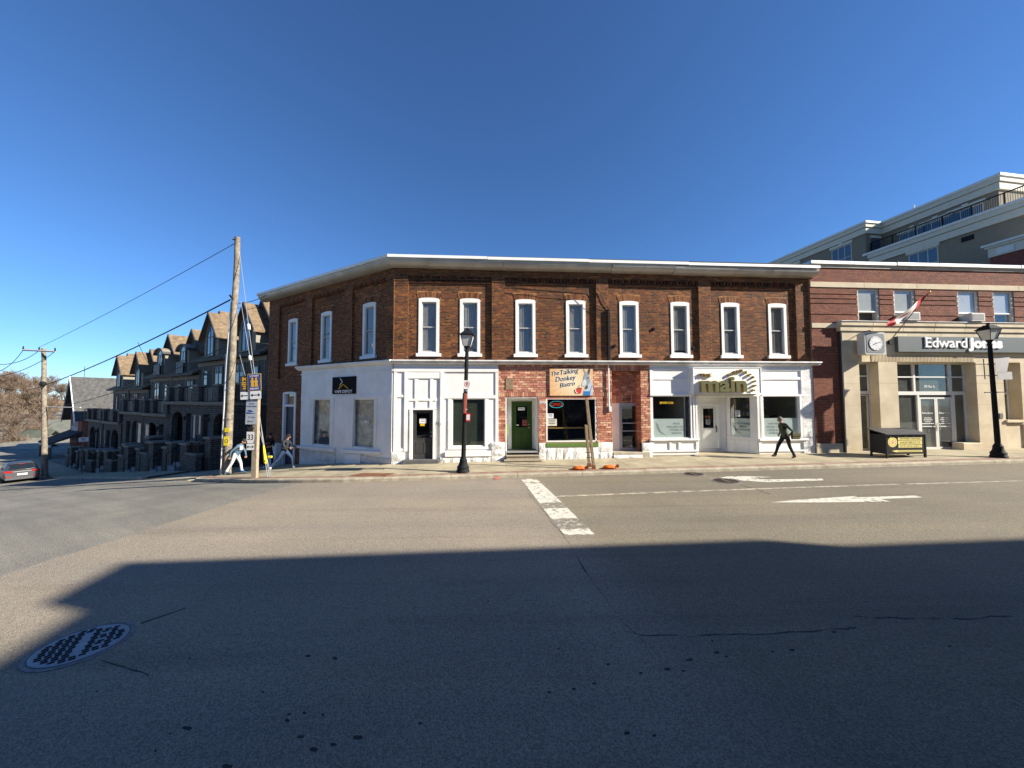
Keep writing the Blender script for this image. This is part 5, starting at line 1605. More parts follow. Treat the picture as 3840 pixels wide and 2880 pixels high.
# front-facing wing window on the small lit return
MB().box(bB[0] + .01, bB[0] + .05, -1.3, -.3, zC + .2, ZT - 1.75).build('terrace_door', M_cgl, condo, FC)
MB().box(bB[0] + .01, bB[0] + .12, -1.45, -.15, ZT - 1.7, ZT - 1.42).build('lintel', M_corn, condo, FC)
# lower brick wing with white cornice
eD = -4.2
e0 = CL(*zc8(1855, 765), eD)
MB().box(e0[0] + .3, e0[0] + 7, eD, -1.7, 0, e0[1] - .1).build('brick_wing', M('wing_brick', (.16, .05, .035), .9, .25, 6, .4, 30), condo, FC)
for dz0, dz1, o, mat in [(-.16, 0, .30, M_cap), (-.32, -.16, .18, M_corn), (-1.0, -.32, .06, M_corn)]:
    MB().box(e0[0] + .3 - o, e0[0] + 7, eD - o, -1.7, e0[1] + dz0, e0[1] + dz1).build('cornice', mat, condo, FC)
for k in range(6):
    MB().box(e0[0] + .7 + k * 1.5, e0[0] + 1.6 + k * 1.5, eD - .10, eD - .06, e0[1] - .9, e0[1] - .45).build('cornice_panel', M_cap, condo, FC)
a_, z_ = CL(*zc8(1245, 470), .5)
MB().tube([(a_, .5, ZT - .2), (a_, .5, CL(*zc8(1245, 395), .5)[1])], .06, 8).build('vent_pipe', M_cap, condo, FC)

# ------------------------------------------------------------------ buildings behind the camera: they cast the shadow on the road
TE = math.tan(SUN_EL)
def cast(px, h):                                           # roof point at height h whose shadow falls on this road pixel
    p = road_hit(*px)
    k = (h - p.z) / TE
    return (p.x - SUN_H.x * k, p.y - SUN_H.y * k)
HB = 14.0
cC, cB, cD_ = cast((460, 2109), HB), cast((2850, 2023), HB), cast((148, 2266), HB)
cE, cF_ = cast((278, 2300), HB - .42), cast((0, 2465), HB - .42)
cB2, cA = cast((3070, 2049), HB - .25), cast((3840, 2019), HB - .25)
def ext(p, q, L):
    v = Vector((q[0] - p[0], q[1] - p[1])).normalized()
    return (p[0] + v.x * L, p[1] + v.y * L)
far = ext(cB2, cA, 14)
t = thing('apartment_block', 'tall brick apartment block across the road from the limestone office', 'building')
M_opp = M('opposite_brick', (.16, .075, .05), .9, .2, 3, .2, 30)
def back(p, k=1.0): return (p[0] + (cD_[0] - cC[0]) * k, p[1] + (cD_[1] - cC[1]) * k)
MB().prismz([cD_, back(cB), cB, cC], -.5, HB).build('front_wall', M_opp, t)
fb2 = ext(cE, cF_, 14)
MB().prismz([fb2, (far[0] + 2, fb2[1]), back(far, .9), cE], -.5, HB - .42).build('body', M_opp, t)
MB().prismz([back(cB2, .95), back(far, .95), far, cB2], -.5, HB - .25).build('side_wing', M_opp, t)
v = Vector((cB[0] - cC[0], cB[1] - cC[1], 0)).normalized()
FO = frame(Vector((cC[0], cC[1], 0)), v, Vector((-v.y, v.x, 0)))
wm = MB().box(-.6, .6, -.0, .04, 0, 1.9).mesh('window')
for i in range(5):
    for k in range(3): put(wm, 'window', M_cgl, t, FO @ Matrix.Translation((2 + i * 3.2, .0, 2.2 + k * 3.6)))
t = thing('shop_row', 'low brick shop row across the road from the corner block', 'building')
ze = Vector((cC[0] - 1.2, max(cC[1], -3.0) - 1.0, 0))
FR = frame(ze, v, Vector((-v.y, v.x, 0)))
MB().box(-92, -6, -12, 0, -3, 6.2).build('wall', M_opp, t, FR)
MB().box(-92, -6, -.1, .12, 6.2, 6.5).build('cornice', MT['white_dirty'], t, FR)
for i in range(18):
    put(wm, 'window', M_cgl, t, FR @ Matrix.Translation((-9 - i * 4.4, 0, 3.7)))
    MB().box(-10.5 - i * 4.4, -7.5 - i * 4.4, 0, .05, .4, 2.7).build('shop_window', M_cgl, t, FR)
# ------------------------------------------------------------------ stone townhouses stepping down the side street
def patterned(name, c1, c2, cm, bw, bh, mort=.02, rough=.9, bump=.6, squash=1.0):
    m = bpy.data.materials.new(name)
    m.use_nodes = True
    N, Lk = m.node_tree.nodes, m.node_tree.links
    b = N['Principled BSDF']; b.inputs['Roughness'].default_value = rough
    tc = N.new('ShaderNodeTexCoord')
    sx = N.new('ShaderNodeSeparateXYZ'); Lk.new(tc.outputs['Object'], sx.inputs[0])
    ad = N.new('ShaderNodeMath'); ad.operation = 'ADD'
    Lk.new(sx.outputs[0], ad.inputs[0]); Lk.new(sx.outputs[1], ad.inputs[1])
    cb = N.new('ShaderNodeCombineXYZ'); Lk.new(ad.outputs[0], cb.inputs[0]); Lk.new(sx.outputs[2], cb.inputs[1])
    br = N.new('ShaderNodeTexBrick')
    br.inputs['Color1'].default_value, br.inputs['Color2'].default_value, br.inputs['Mortar'].default_value = (*c1, 1), (*c2, 1), (*cm, 1)
    br.inputs['Scale'].default_value, br.inputs['Mortar Size'].default_value, br.inputs['Brick Width'].default_value, br.inputs['Row Height'].default_value = 1.0, mort, bw, bh
    br.inputs['Bias'].default_value = -.1
    Lk.new(cb.outputs[0], br.inputs['Vector'])
    nz = N.new('ShaderNodeTexNoise'); nz.inputs['Scale'].default_value = 3.5
    Lk.new(tc.outputs['Object'], nz.inputs['Vector'])
    mr = N.new('ShaderNodeMapRange'); mr.inputs[1].default_value, mr.inputs[2].default_value, mr.inputs[3].default_value, mr.inputs[4].default_value = .3, .7, .72, 1.25
    Lk.new(nz.outputs['Fac'], mr.inputs[0])
    mx = N.new('ShaderNodeMix'); mx.data_type, mx.blend_type = 'RGBA', 'MULTIPLY'; mx.inputs[0].default_value = 1
    Lk.new(br.outputs['Color'], mx.inputs[6]); Lk.new(mr.outputs[0], mx.inputs[7]); Lk.new(mx.outputs[2], b.inputs['Base Color'])
    bp = N.new('ShaderNodeBump'); bp.inputs['Strength'].default_value, bp.inputs['Distance'].default_value, bp.invert = bump, .02, True
    Lk.new(br.outputs['Fac'], bp.inputs['Height']); Lk.new(bp.outputs[0], b.inputs['Normal'])
    return m
M_ledge = patterned('ledgestone', (.135, .115, .09), (.075, .068, .058), (.035, .032, .03), .42, .13)
M_shing = patterned('brown_shingle', (.19, .135, .08), (.145, .10, .058), (.10, .07, .04), .3, .13, .008, .95, .3)
M_shing_g = patterned('grey_shingle', (.085, .082, .078), (.06, .058, .055), (.04, .04, .04), .3, .14, .008, .95, .3)
M_taupe = M('taupe_siding', (.085, .077, .064), .8, .06)
M_trim = M('taupe_trim', (.21, .19, .15), .75, .05)
M_darkt = M('dark_fascia', (.05, .042, .036), .7, .05)
M_cap = M('stone_cap', (.22, .195, .155), .85, .1)
M_rail = M('black_railing', (.015, .015, .017), .5)
M_railp = M('dark_glass_panel', (.02, .022, .025), .5, .05, spec=.3)
M_tw = M('townhouse_glass', (.10, .15, .20), .05, .1, spec=.9)
M_steps = M('pale_step', (.24, .24, .24), .85, .06)
def gable(t, x0, x1, y0, y1, zb_, zp, th=.16, over=.28, wallmat=None, name='gable_wall', roof=None, wall=True):
    xc = (x0 + x1) / 2
    if wall: MB().prism([(x0, zb_), (x1, zb_), (xc, zp - .12)], y0, y0 + .12).build(name, wallmat or M_taupe, t)
    sl_ = (zp - zb_) / (xc - x0)
    for sg in (-1, 1):
        xe = x0 - over if sg < 0 else x1 + over
        ze = zb_ - over * sl_
        r = MB()
        P = [(xc, zp), (xe, ze), (xe, ze + th), (xc, zp + th * 1.1)]
        if sg > 0: P = P[::-1]
        r.prism(P, y0 - .22, y1)
        r.build('roof_slope', roof or M_shing, t)
        Q = [(xc, zp - .05), (xe, ze - .05), (xe, ze + th + .02), (xc, zp + th * 1.1 + .02)]
        if sg > 0: Q = Q[::-1]
        MB().prism(Q, y0 - .29, y0 - .223).build('barge_board', M_darkt, t)
def framed(t, x0, x1, z0, z1, y, top='flat', fm=None, rows=(), cols=1, name='window', gl=None):
    w = bpy.data.objects.new(name, None); COL.objects.link(w); place(w, t)
    xc, hw = (x0 + x1) / 2, (x1 - x0) / 2
    f = .07
    if top == 'flat': out = [(x0, z0), (x1, z0), (x1, z1), (x0, z1)]
    elif top == 'arch': out = [(x0, z0), (x1, z0)] + [(xc + hw * math.cos(q), z1 - hw * .55 + hw * .55 * math.sin(q)) for q in [math.pi * k / 10 for k in range(11)]]
    else: out = [(x0, z0), (x1, z0), (x1, z1 - hw * 1.3), (xc + hw * .62, z1 - hw * .5), (xc, z1), (xc - hw * .62, z1 - hw * .5), (x0, z1 - hw * 1.3)]
    cz = (z0 + z1) / 2
    inn = [(xc + (x - xc) * (1 - f / hw), cz + (z - cz) * (1 - f / (z1 - z0) * 2)) for x, z in out]
    n = len(out)
    b = MB()
    for k in range(n):
        q = (k + 1) % n
        b.prism([out[k], out[q], inn[q], inn[k]], y - .05, y + .03)
    b.build('frame', fm or M_trim, w)
    MB().prism(inn, y + .0, y + .02).build('pane', gl or M_tw, w)
    for r in rows: MB().box(x0 + f, x1 - f, y - .03, y + .01, z0 + (z1 - z0) * r - .03, z0 + (z1 - z0) * r + .03).build('glazing_bar', fm or M_trim, w)
    for k in range(1, cols): MB().box(x0 + (x1 - x0) * k / cols - .02, x0 + (x1 - x0) * k / cols + .02, y - .03, y + .01, z0 + f, z1 - f if top == 'flat' else z1 - hw * .9).build('glazing_bar', fm or M_trim, w)
    return w
def townhouse(s, p, kind, label, mirror=False):
    o = SP(s, -1.5)
    t = thing('townhouse', label, 'house', frame(Vector((o.x, o.y, 0)), uS if mirror else -uS, inS), 'stone townhouses down the side street')
    W = 2.78
    ev, bf = p - 3.85, p - 7.1
    g = lambda x, d: H(*(SP(s - (-x if mirror else x), d)[:2])) + .12           # ground at local x and street distance d
    gr = g(0, 2.0)
    MB().box(-W, W, 0, 9, bf - 3, ev).build('upper_wall', M_taupe, t)
    for k in range(-3, 4): MB().box(k * .82 - .03, k * .82 + .03, -.03, 0, bf + .1, ev - .35).build('batten', M_trim, t)
    MB().box(-W, W, -.06, 0, ev - .35, ev - .05).build('frieze_board', M_trim, t)
    # roof over the top floor
    MB().prismx([(-.45, ev - .02), (4.6, p - .7), (9.3, ev - .02), (9.3, ev + .12), (4.6, p - .5), (-.45, ev + .14)][::-1], -W - .08, W + .08).build('roof', M_shing, t)
    MB().box(-W - .1, W + .1, -.55, -.42, ev - .06, ev + .10).build('gutter', M_darkt, t)
    # dormer with a second gable behind it
    dx = .15
    if kind == 'point':
        MB().box(dx - 1.25, dx + 1.25, -.12, 4, ev + .1, p - 1.75).build('dormer_wall', M_trim, t)
        gable(t, dx - 1.3, dx + 1.3, -.16, 3.6, p - 1.9, p - .22)
        gable(t, dx - 1.15, dx + 2.2, .75, 6.0, p - 1.95, p + .12)
        framed(t, dx - .62, dx + .62, ev + .35, p - .75, -.2, 'point', rows=(.55,), cols=2)
    else:
        MB().box(dx - 1.0, dx + 1.0, -.12, 4, ev - .1, p - 1.55).build('dormer_wall', M_trim, t)
        n = 9
        arc = [(dx + 1.25 * math.cos(math.pi * (k / n)), p - 1.75 + .62 * math.sin(math.pi * k / n)) for k in range(n + 1)]
        arc2 = [(dx + (x - dx) * .88, p - 1.75 + (z - p + 1.75) * .82) for x, z in arc]
        for k in range(n): MB().prism([arc2[k], arc[k], arc[k + 1], arc2[k + 1]], -.38, 1.2).build('arched_hood', M_darkt if k in (0, n - 1) else M_trim, t)
        MB().prism([(x, z) for x, z in arc2], -.14, 1.0).build('dormer_head', M_trim, t)
        gable(t, dx - 1.5, dx + 1.5, .55, 6.0, p - 1.7, p + .06)
        framed(t, dx - .58, dx + .58, ev + .25, p - 1.30, -.2, 'arch', rows=(.45, .78), cols=2)
        MB().box(dx - .75, dx + .75, -.42, -.38, ev + .2, ev + 1.15).build('juliet_rail', M_railp, t)
    # top-floor window and door to the balcony
    framed(t, -1.75, -.25, bf + 1.05, ev - .45, -.04, rows=(.70,), cols=2)
    for k in range(5): MB().box(-1.68 + k * .29, -1.66 + k * .29, -.09, -.06, ev - 1.02, ev - .53).build('glazing_bar', M_trim, t)
    framed(t, .85, 1.75, bf + .05, ev - .7, -.04, rows=(.75,))
    # stone ground floor, pushed forward under the balcony, with an arched porch
    aw, az = 1.05, bf - .55
    arch = [(aw * math.cos(math.pi * k / 8) + .9, az - .75 + .65 * math.sin(math.pi * k / 8)) for k in range(9)]
    bot = gr - 1.2
    MB().prism([(-W, bot), (-1.75, bot), (-1.75, bf - .75), (-.75, bf - .75), (-.75, bot), (.9 - aw, bot)] + arch[::-1] + [(.9 + aw, bot), (W, bot), (W, bf - .12), (-W, bf - .12)], -1.8, -1.45).build('stone_front', M_ledge, t)
    MB().box(-W, W, -.35, 0, bot, bf - .1).build('porch_back', M_taupe, t)
    MB().box(-W, -W + .3, -1.45, -.35, bot, bf - .12).build('stone_side', M_ledge, t)
    MB().box(W - .3, W, -1.45, -.35, bot, bf - .12).build('stone_side', M_ledge, t)
    MB().box(-W - .06, W + .06, -2.0, 0, bf - .12, bf + .06).build('balcony_floor', M_trim, t)
    MB().box(-W - .1, W + .1, -2.08, -1.95, bf - .02, bf + .10).build('balcony_edge', M_cap, t)
    # entrance door with side light
    d = MB().box(-1.68, -.82, -1.60, -1.54, gr + 1.0, bf - .85).build('door', M('townhouse_door_%d' % int(s), (.05, .035, .025), .5), t)
    MB().box(-1.5, -1.0, -1.62, -1.60, gr + 1.5, bf - 1.1).build('pane', M_tw, d)
    framed(t, 1.3 if kind == 'arch' else -2.6, 2.5 if kind == 'arch' else -1.9, gr + 2.0, bf - .8, -1.82)
    MB().tube([(-.72, -1.9, bf - 1.25), (-.72, -1.9, bf - .95)], [.05, .09], 6).build('wall_lantern', M_rail, t)
    # balcony piers and railing
    for x in (-W + .28, .55, W - .28):
        MB().box(x - .28, x + .28, -1.95, -1.4, bf + .06, bf + 1.15).build('balcony_pier', M_ledge, t)
        MB().box(x - .34, x + .34, -2.02, -1.34, bf + 1.15, bf + 1.27).build('pier_cap', M_cap, t)
    for xa, xb in ((-W + .56, .27), (.83, W - .56)):
        r = MB().box(xa, xb, -1.76, -1.70, bf + 1.0, bf + 1.06).build('balcony_rail', M_rail, t)
        MB().box(xa, xb, -1.74, -1.72, bf + .15, bf + 1.0).build('rail_panel', M_railp, r)
        for q in (.33, .66): MB().box(xa + (xb - xa) * q - .02, xa + (xb - xa) * q + .02, -1.76, -1.70, bf + .06, bf + 1.0).build('rail_post', M_rail, r)
    # front steps, planter walls and piers between house and sidewalk
    zf = gr + .95                                           # porch floor
    MB().box(-W, W, -3.0, -1.8, bot, zf).build('porch_base', M_ledge, t)
    for x, yy, hh, w in ((-2.35, -3.25, 1.25, .42), (.15, -3.3, 1.35, .5), (2.45, -2.9, 1.6, .40)):
        zt_ = zf + hh * random.uniform(.45, .75)
        MB().box(x - w, x + w, yy - .1, yy + .7, bot, zt_).build('stone_pier', M_ledge, t)
        MB().box(x - w - .07, x + w + .07, yy - .17, yy + .77, zt_, zt_ + .13).build('pier_cap', M_cap, t)
    MB().box(.65, 2.05, -3.42, -3.1, bot, zf + .15).build('planter_wall', M_ledge, t)
    MB().box(.6, 2.1, -3.48, -3.04, zf + .15, zf + .23).build('wall_cap', M_cap, t)
    r = MB().box(.65, 2.05, -3.28, -3.24, zf + .88, zf + .93).build('porch_rail', M_trim if kind == 'point' and s > 36 else M_rail, t)
    for k in range(8): MB().box(.70 + k * .185, .725 + k * .185, -3.275, -3.245, zf + .23, zf + .88).build('baluster', M_rail, r)
    for k in range(5):
        yy = -3.55 + k * .28
        z = gr + .03 + (k + 1) * (zf - gr) / 5 * .95
        MB().box(-1.85, -.45, yy, yy + .3, bot, z).build('front_step', M_steps, t)
    for x in (-1.9, -.4):
        MB().tube([(x, -3.6, gr - .3), (x, -3.6, gr + .95), (x, -2.4, zf + .95), (x, -2.4, zf)], .025, 6).build('stair_rail', M_rail, t)
        for k in range(1, 5): MB().tube([(x, -3.6 + k * .24, gr + k * .2), (x, -3.6 + k * .24, gr + .95 + k * .19)], .012, 5).build('baluster', M_rail, t)
    return t
HS = [(16.6, 9.77, 'point', 'stone townhouse with pointed dormer beside the brick corner block'), (22.0, 9.80, 'point', 'stone townhouse with pointed dormer, second up from the corner block'),
      (27.3, 8.85, 'arch', 'stone townhouse with arched dormer hood, third from the corner block'), (33.0, 8.90, 'arch', 'stone townhouse with arched dormer hood, fourth from the corner block'),
      (39.0, 7.88, 'point', 'stone townhouse with pointed dormer, second from the red gabled house'), (45.0, 7.93, 'point', 'stone townhouse with pointed dormer next to the red gabled house')]
for i, a in enumerate(HS): townhouse(*a, mirror=i in (1, 2, 5))     # neighbours are handed
# ------------------------------------------------------------------ red gabled house below them
s_, z_ = SL(294, 1418, 1.0)
sg_ = -s_
o = SP(sg_, -1.0)
t = thing('gabled_house', 'red brick house with steep grey gable and dark porch roof below the townhouses', 'house', frame(Vector((o.x, o.y, 0)), -uS, inS))
M_rb = patterned('red_house_brick', (.28, .06, .03), (.22, .045, .025), (.25, .15, .11), .22, .075, .01)
zpk = z_; zev = z_ - 5.2; gr = H(o.x, o.y) - .5
MB().prism([(-3.0, gr), (3.0, gr), (3.0, zev + .5), (0, zpk - .25), (-3.0, zev + .5)], 0, 11).build('wall', M_rb, t)
for sg in (-1, 1):
    P = [(0, zpk - .1), (sg * 3.6, zev - .35), (sg * 3.6, zev - .1), (0, zpk + .15)]
    MB().prism(P if sg < 0 else P[::-1], -.7, 11.5).build('roof_slope', M_shing_g, t)
    P = [(0, zpk - .30), (sg * 3.62, zev - .55), (sg * 3.62, zev - .08), (0, zpk + .17)]
    MB().prism(P if sg < 0 else P[::-1], -.78, -.705).build('barge_board', M('pale_barge', (.33, .32, .30), .8) if sg < 0 else MT['white'], t)
for x in (-.75, .75): framed(t, x - .38, x + .38, zev - 1.6, zev + 1.0, -.04, 'arch', MT['white'], (.5,), gl=M_tw)
for x in (-1.6, -.6, .5): framed(t, x - .3, x + .3, gr + 2.2, gr + 4.2, -.04, 'flat', MT['white'], (.5,), gl=M_tw)
MB().prismx([(.1, zev - 2.0), (-2.6, zev - 3.1), (-2.6, zev - 2.95), (.1, zev - 1.6)], -3.4, 3.2).build('porch_roof', M('porch_shingle', (.03, .03, .032), .9), t)
MB().box(-3.3, 3.1, -2.55, -2.4, zev - 3.4, zev - 3.12).build('porch_beam', MT['white_dirty'], t)
for x in (-3.1, -1.6, 0, 1.5, 2.9): MB().box(x - .09, x + .09, -2.5, -2.32, gr, zev - 3.4).build('porch_post', M_taupe, t)
MB().tube([(0, .5, zpk), (0, .5, zpk + 1.6)], .025, 5).build('weather_vane', M_rail, t)
MB().tube([(-.35, .5, zpk + 1.0), (.35, .5, zpk + 1.0)], .02, 5).build('vane_arm', M_rail, t)
# ------------------------------------------------------------------ valley side, bare trees and houses beyond
def hill(s, d):
    k = min(1, max(0, (s - 82) / 75))
    return -8.3 + 13.0 * (k * k * (3 - 2 * k)) + .25 * mnoise.noise(Vector((s * .06, d * .06, 0))) * 3 - .16 * max(0, -d - 4) * k
mb = MB()
ss = [74 + i * 3 for i in range(60)]
dd = [-70 + i * 4 for i in range(50)]
for s in ss:
    for d in dd:
        p = SP(s, d); mb.v.append((p.x, p.y, hill(s, d)))
nd = len(dd)
for i in range(len(ss) - 1):
    for j in range(nd - 1): mb.face([i * nd + j, (i + 1) * nd + j, (i + 1) * nd + j + 1, i * nd + j + 1])
hl = tag(mb.build('hillside', M('dry_grass', (.20, .15, .085), .95, .35, .5, .4, 3, col2=(.13, .10, .05), dscale=.12), smooth=True), 'brown dry grass hillside across the valley', 'hill', kind='structure')
def bare_tree(seed, ht):
    rnd = random.Random(seed)
    tr, tw = MB(), MB()
    def grow(p, d, L, r, lv):
        n = 3
        path, rs = [p], [r]
        q, dr_ = p.copy(), d.copy()
        for k in range(n):
            dr_ = (dr_ + Vector((rnd.gauss(0, .13), rnd.gauss(0, .13), rnd.gauss(.03, .08)))).normalized()
            q = q + dr_ * L / n
            path.append(q.copy()); rs.append(max(.022, r * (1 - .45 * (k + 1) / n)))
        (tr if lv < 2 else tw).tube(path, rs, 6 if lv < 2 else 3, False)
        if lv >= 4: return
        m = (5, 5, 5, 4, 3)[lv]
        for k in range(m):
            t_ = rnd.uniform(.35, 1.0) if lv else rnd.uniform(.45, 1.0)
            i = min(n - 1, int(t_ * n)); f = t_ * n - i
            pp = path[i].lerp(path[min(i + 1, n)], f)
            az = rnd.uniform(0, 6.283)
            sd = Vector((math.cos(az), math.sin(az), rnd.uniform(.1, .7)))
            nd_ = (dr_ * rnd.uniform(.5, 1.0) + sd * rnd.uniform(.6, .95)).normalized()
            grow(pp, nd_, L * rnd.uniform(.5, .78), rs[i] * rnd.uniform(.45, .62), lv + 1)
    grow(Vector((0, 0, -.3)), Vector((0, 0, 1)), ht * .42, ht * .022, 0)
    return tr.mesh('trunk'), tw.mesh('crown')
M_bark = M('grey_bark', (.11, .085, .065), .95, .3, 5)
M_twig = M('reddish_twigs', (.135, .095, .065), .95, .45, .5)
TM = [bare_tree(11 + k, 9.0) for k in range(4)]
for a, b_ in TM:
    a.materials.append(M_bark); b_.materials.append(M_twig)
rnd = random.Random(5)
def plant_tree(x, y, z, k, sc, label, group=None):
    t = thing('bare_tree', label, 'tree', at(x, y, z, rnd.uniform(0, 6)) @ Matrix.Scale(sc, 4), group)
    put(TM[k][0], 'trunk', None, t); put(TM[k][1], 'crown', None, t)
n = 0
while n < 110:
    px = rnd.uniform(-90, 470)
    Y = rnd.uniform(56, 118)
    d = ray(px, 1500)
    P = Vector((d.x * Y, Y, 0)); s, dd_ = sdo(P)
    if s < 84 or s > 185: continue
    plant_tree(P.x, P.y, hill(s, dd_) - .2, n % 4, rnd.uniform(.62, 1.0) * (1.15 if px < 200 else .85), 'bare reddish brown tree on the far hillside', 'bare trees on the hillside')
    n += 1
for px, Y, sc in ((20, 60, .85), (250, 66, .8)):
    d = ray(px, 1500); P = Vector((d.x * Y, Y, 0)); s, dd_ = sdo(P)
    plant_tree(P.x, P.y, (hill(s, dd_) if s > 76 else H(P.x, P.y)) - .2, 1 if px < 100 else 2, sc, 'big bare spreading tree ' + ('above the green roofed cottage' if px < 100 else 'between the far pole and the red gabled house'))
# leafy conifer shrub by the gabled house
def leaf_mass(c, r, n, size, rnd):
    b = MB()
    for _ in range(n):
        v = Vector((rnd.gauss(0, 1), rnd.gauss(0, 1), rnd.gauss(0, 1))).normalized() * rnd.uniform(.55, 1) ** .5
        p = Vector((c[0] + v.x * r[0], c[1] + v.y * r[1], c[2] + v.z * r[2]))
        a = Vector((rnd.gauss(0, 1), rnd.gauss(0, 1), rnd.gauss(0, 1))).normalized() * size * rnd.uniform(.6, 1.3)
        q = a.cross(Vector((rnd.gauss(0, 1), rnd.gauss(0, 1), rnd.gauss(0, 1)))).normalized() * size * .5
        b.add([p - a, p + q, p + a, p - q], [(0, 1, 2, 3)])
    return b
M_leaf = M('dull_green_leaf', (.07, .085, .03), .8, .4, 1.5)
for px, Y, h, lab in ((340, 60, 3.4, 'dull green conifer shrub left of the red gabled house'), (395, 70, 2.6, 'smaller olive shrub behind the gabled house roof')):
    d = ray(px, 1500); P = Vector((d.x * Y, Y, 0)); s, dd_ = sdo(P)
    z0 = (hill(s, dd_) if s > 76 else H(P.x, P.y))
    t = thing('shrub', lab, 'shrub', at(P.x, P.y, z0))
    leaf_mass((0, 0, h * .55), (h * .8, h * .8, h * .6), 900, .22, rnd).build('foliage', M_leaf, t)
    MB().tube([(0, 0, -.3), (0, 0, h * .6)], [.12, .05], 6).build('stem', M_bark, t)
def cottage(px, ybase, Y, w, hgt, dep, roof_h, wallm, roofm, label, ridge_x=True, rot=0, porch=False):
    d = ray(px, ybase)
    P = Vector((d.x * Y, Y, CAMZ + d.z * Y))
    t = thing('cottage', label, 'house', at(P.x, P.y, P.z, rot))
    MB().box(-w / 2, w / 2, 0, dep, -3, hgt).build('wall', wallm, t)
    if ridge_x:
        MB().prismx([(-.5, hgt - .1), (dep / 2, hgt + roof_h), (dep + .5, hgt - .1), (dep + .5, hgt + .08), (dep / 2, hgt + roof_h + .2), (-.5, hgt + .08)][::-1], -w / 2 - .4, w / 2 + .4).build('roof', roofm, t)
    else:
        gable(t, -w / 2, w / 2, 0, dep, hgt, hgt + roof_h, wallmat=wallm, roof=roofm)
    for k in range(max(1, int(w / 2.2))):
        x = -w / 2 + (k + .5) * w / max(1, int(w / 2.2))
        framed(t, x - .45, x + .45, hgt - 1.75, hgt - .5, -.04, 'flat', MT['white'], (.5,))
    MB().box(-w / 2 - .42, w / 2 + .42, -.56, -.48, hgt - .22, hgt - .02).build('fascia', MT['white'], t)
    return t
M_grn = M('green_roof', (.075, .085, .065), .85, .2, 1)
M_wclad = M('white_clapboard', (.58, .57, .54), .8, .06)
cottage(105, 1706, 62, 3.3, 2.3, 4, 1.5, M_wclad, M_grn, 'white cottage with dull green roof down beside the car', rot=.35)
cottage(215, 1690, 70, 3.8, 3.6, 5, 2.0, M_wclad, M('sage_roof', (.12, .125, .105), .85, .2, 1), 'white house with grey green roof behind the far utility pole', rot=.5)
cottage(95, 1582, 104, 8.5, 2.6, 7, 1.6, M_rb, M('brown_roof', (.10, .06, .045), .85, .1), 'red brick bungalow with white fascia among the bare trees', rot=.6)
cottage(100, 1726, 54, 2.9, 1.5, 3, .6, M('cream_clapboard', (.55, .50, .38), .8, .06), M('cream_roof', (.34, .31, .24), .8, .08), 'low cream garage beyond the car', rot=.35)
cottage(360, 1560, 110, 8, 2.4, 7, 1.5, M_wclad, M_shing_g, 'white house on the far hill above the shrub', rot=.6)
# ------------------------------------------------------------------ shop signs and window lettering
def zmap(ox, oy, k): return lambda x, y: (ox + x / k, oy + y / k)
z4, z5, z6 = zmap(1100, 1300, 2.765), zmap(1850, 1320, 3.456), zmap(2400, 1320, 3.253)
M_ink, M_cream_p = M('print_black', (.02, .02, .022), .5, .02), M('print_white', (.78, .77, .74), .5, .02)
def poly(pts, L, dep, fr, name, mat, parent, t=.003):
    P = [L(x, y, dep) for x, y in pts]
    ar = sum(P[i][0] * P[(i + 1) % len(P)][1] - P[(i + 1) % len(P)][0] * P[i][1] for i in range(len(P)))
    if ar < 0: P = P[::-1]
    return MB().prism(P, dep - t, dep).build(name, mat, parent, fr)
def stroke(pts, L, dep, fr, w, name, mat, parent):
    P = [L(x, y, dep) for x, y in pts]
    return MB().tube([(x, dep - .002, z) for x, z in P], w, 6).build(name, mat, parent, fr)
# smoke shop sign on the side wall
vs_ = thing('shop_sign', 'black VAPE DEPOT sign with yellow roof and white smoke on the white wall', 'sign', FS)
D = -.075
b = rS(*z4(403, 312), *z4(645, 490), D)
MB().cbox(b[0], b[1], D, -.031, b[2], b[3], .004).build('board', M('sign_black', (.010, .010, .011), .8, .02, spec=.1), vs_, FS)
tx = rS(*z4(427, 448), *z4(610, 478), D)
text('VAPE DEPOT', FS, tx[0], tx[2], tx[1] - tx[0], tx[3] - tx[2], M_cream_p, 'lettering', vs_, .004, D - .001, bold=.02)
M_yel = M('print_yellow', (.62, .36, .02), .5, .02)
stroke([z4(470, 437), z4(517, 391), z4(570, 433)], SL, D - .004, FS, .028, 'roof_mark', M_yel, vs_)
stroke([z4(484, 404), z4(484, 424)], SL, D - .004, FS, .026, 'chimney_mark', M_yel, vs_)
stroke([z4(486, 398), z4(492, 385), z4(505, 372), z4(508, 358), z4(498, 346), z4(488, 334), z4(490, 327)], SL, D - .004, FS, .022, 'smoke_mark', M_cream_p, vs_)
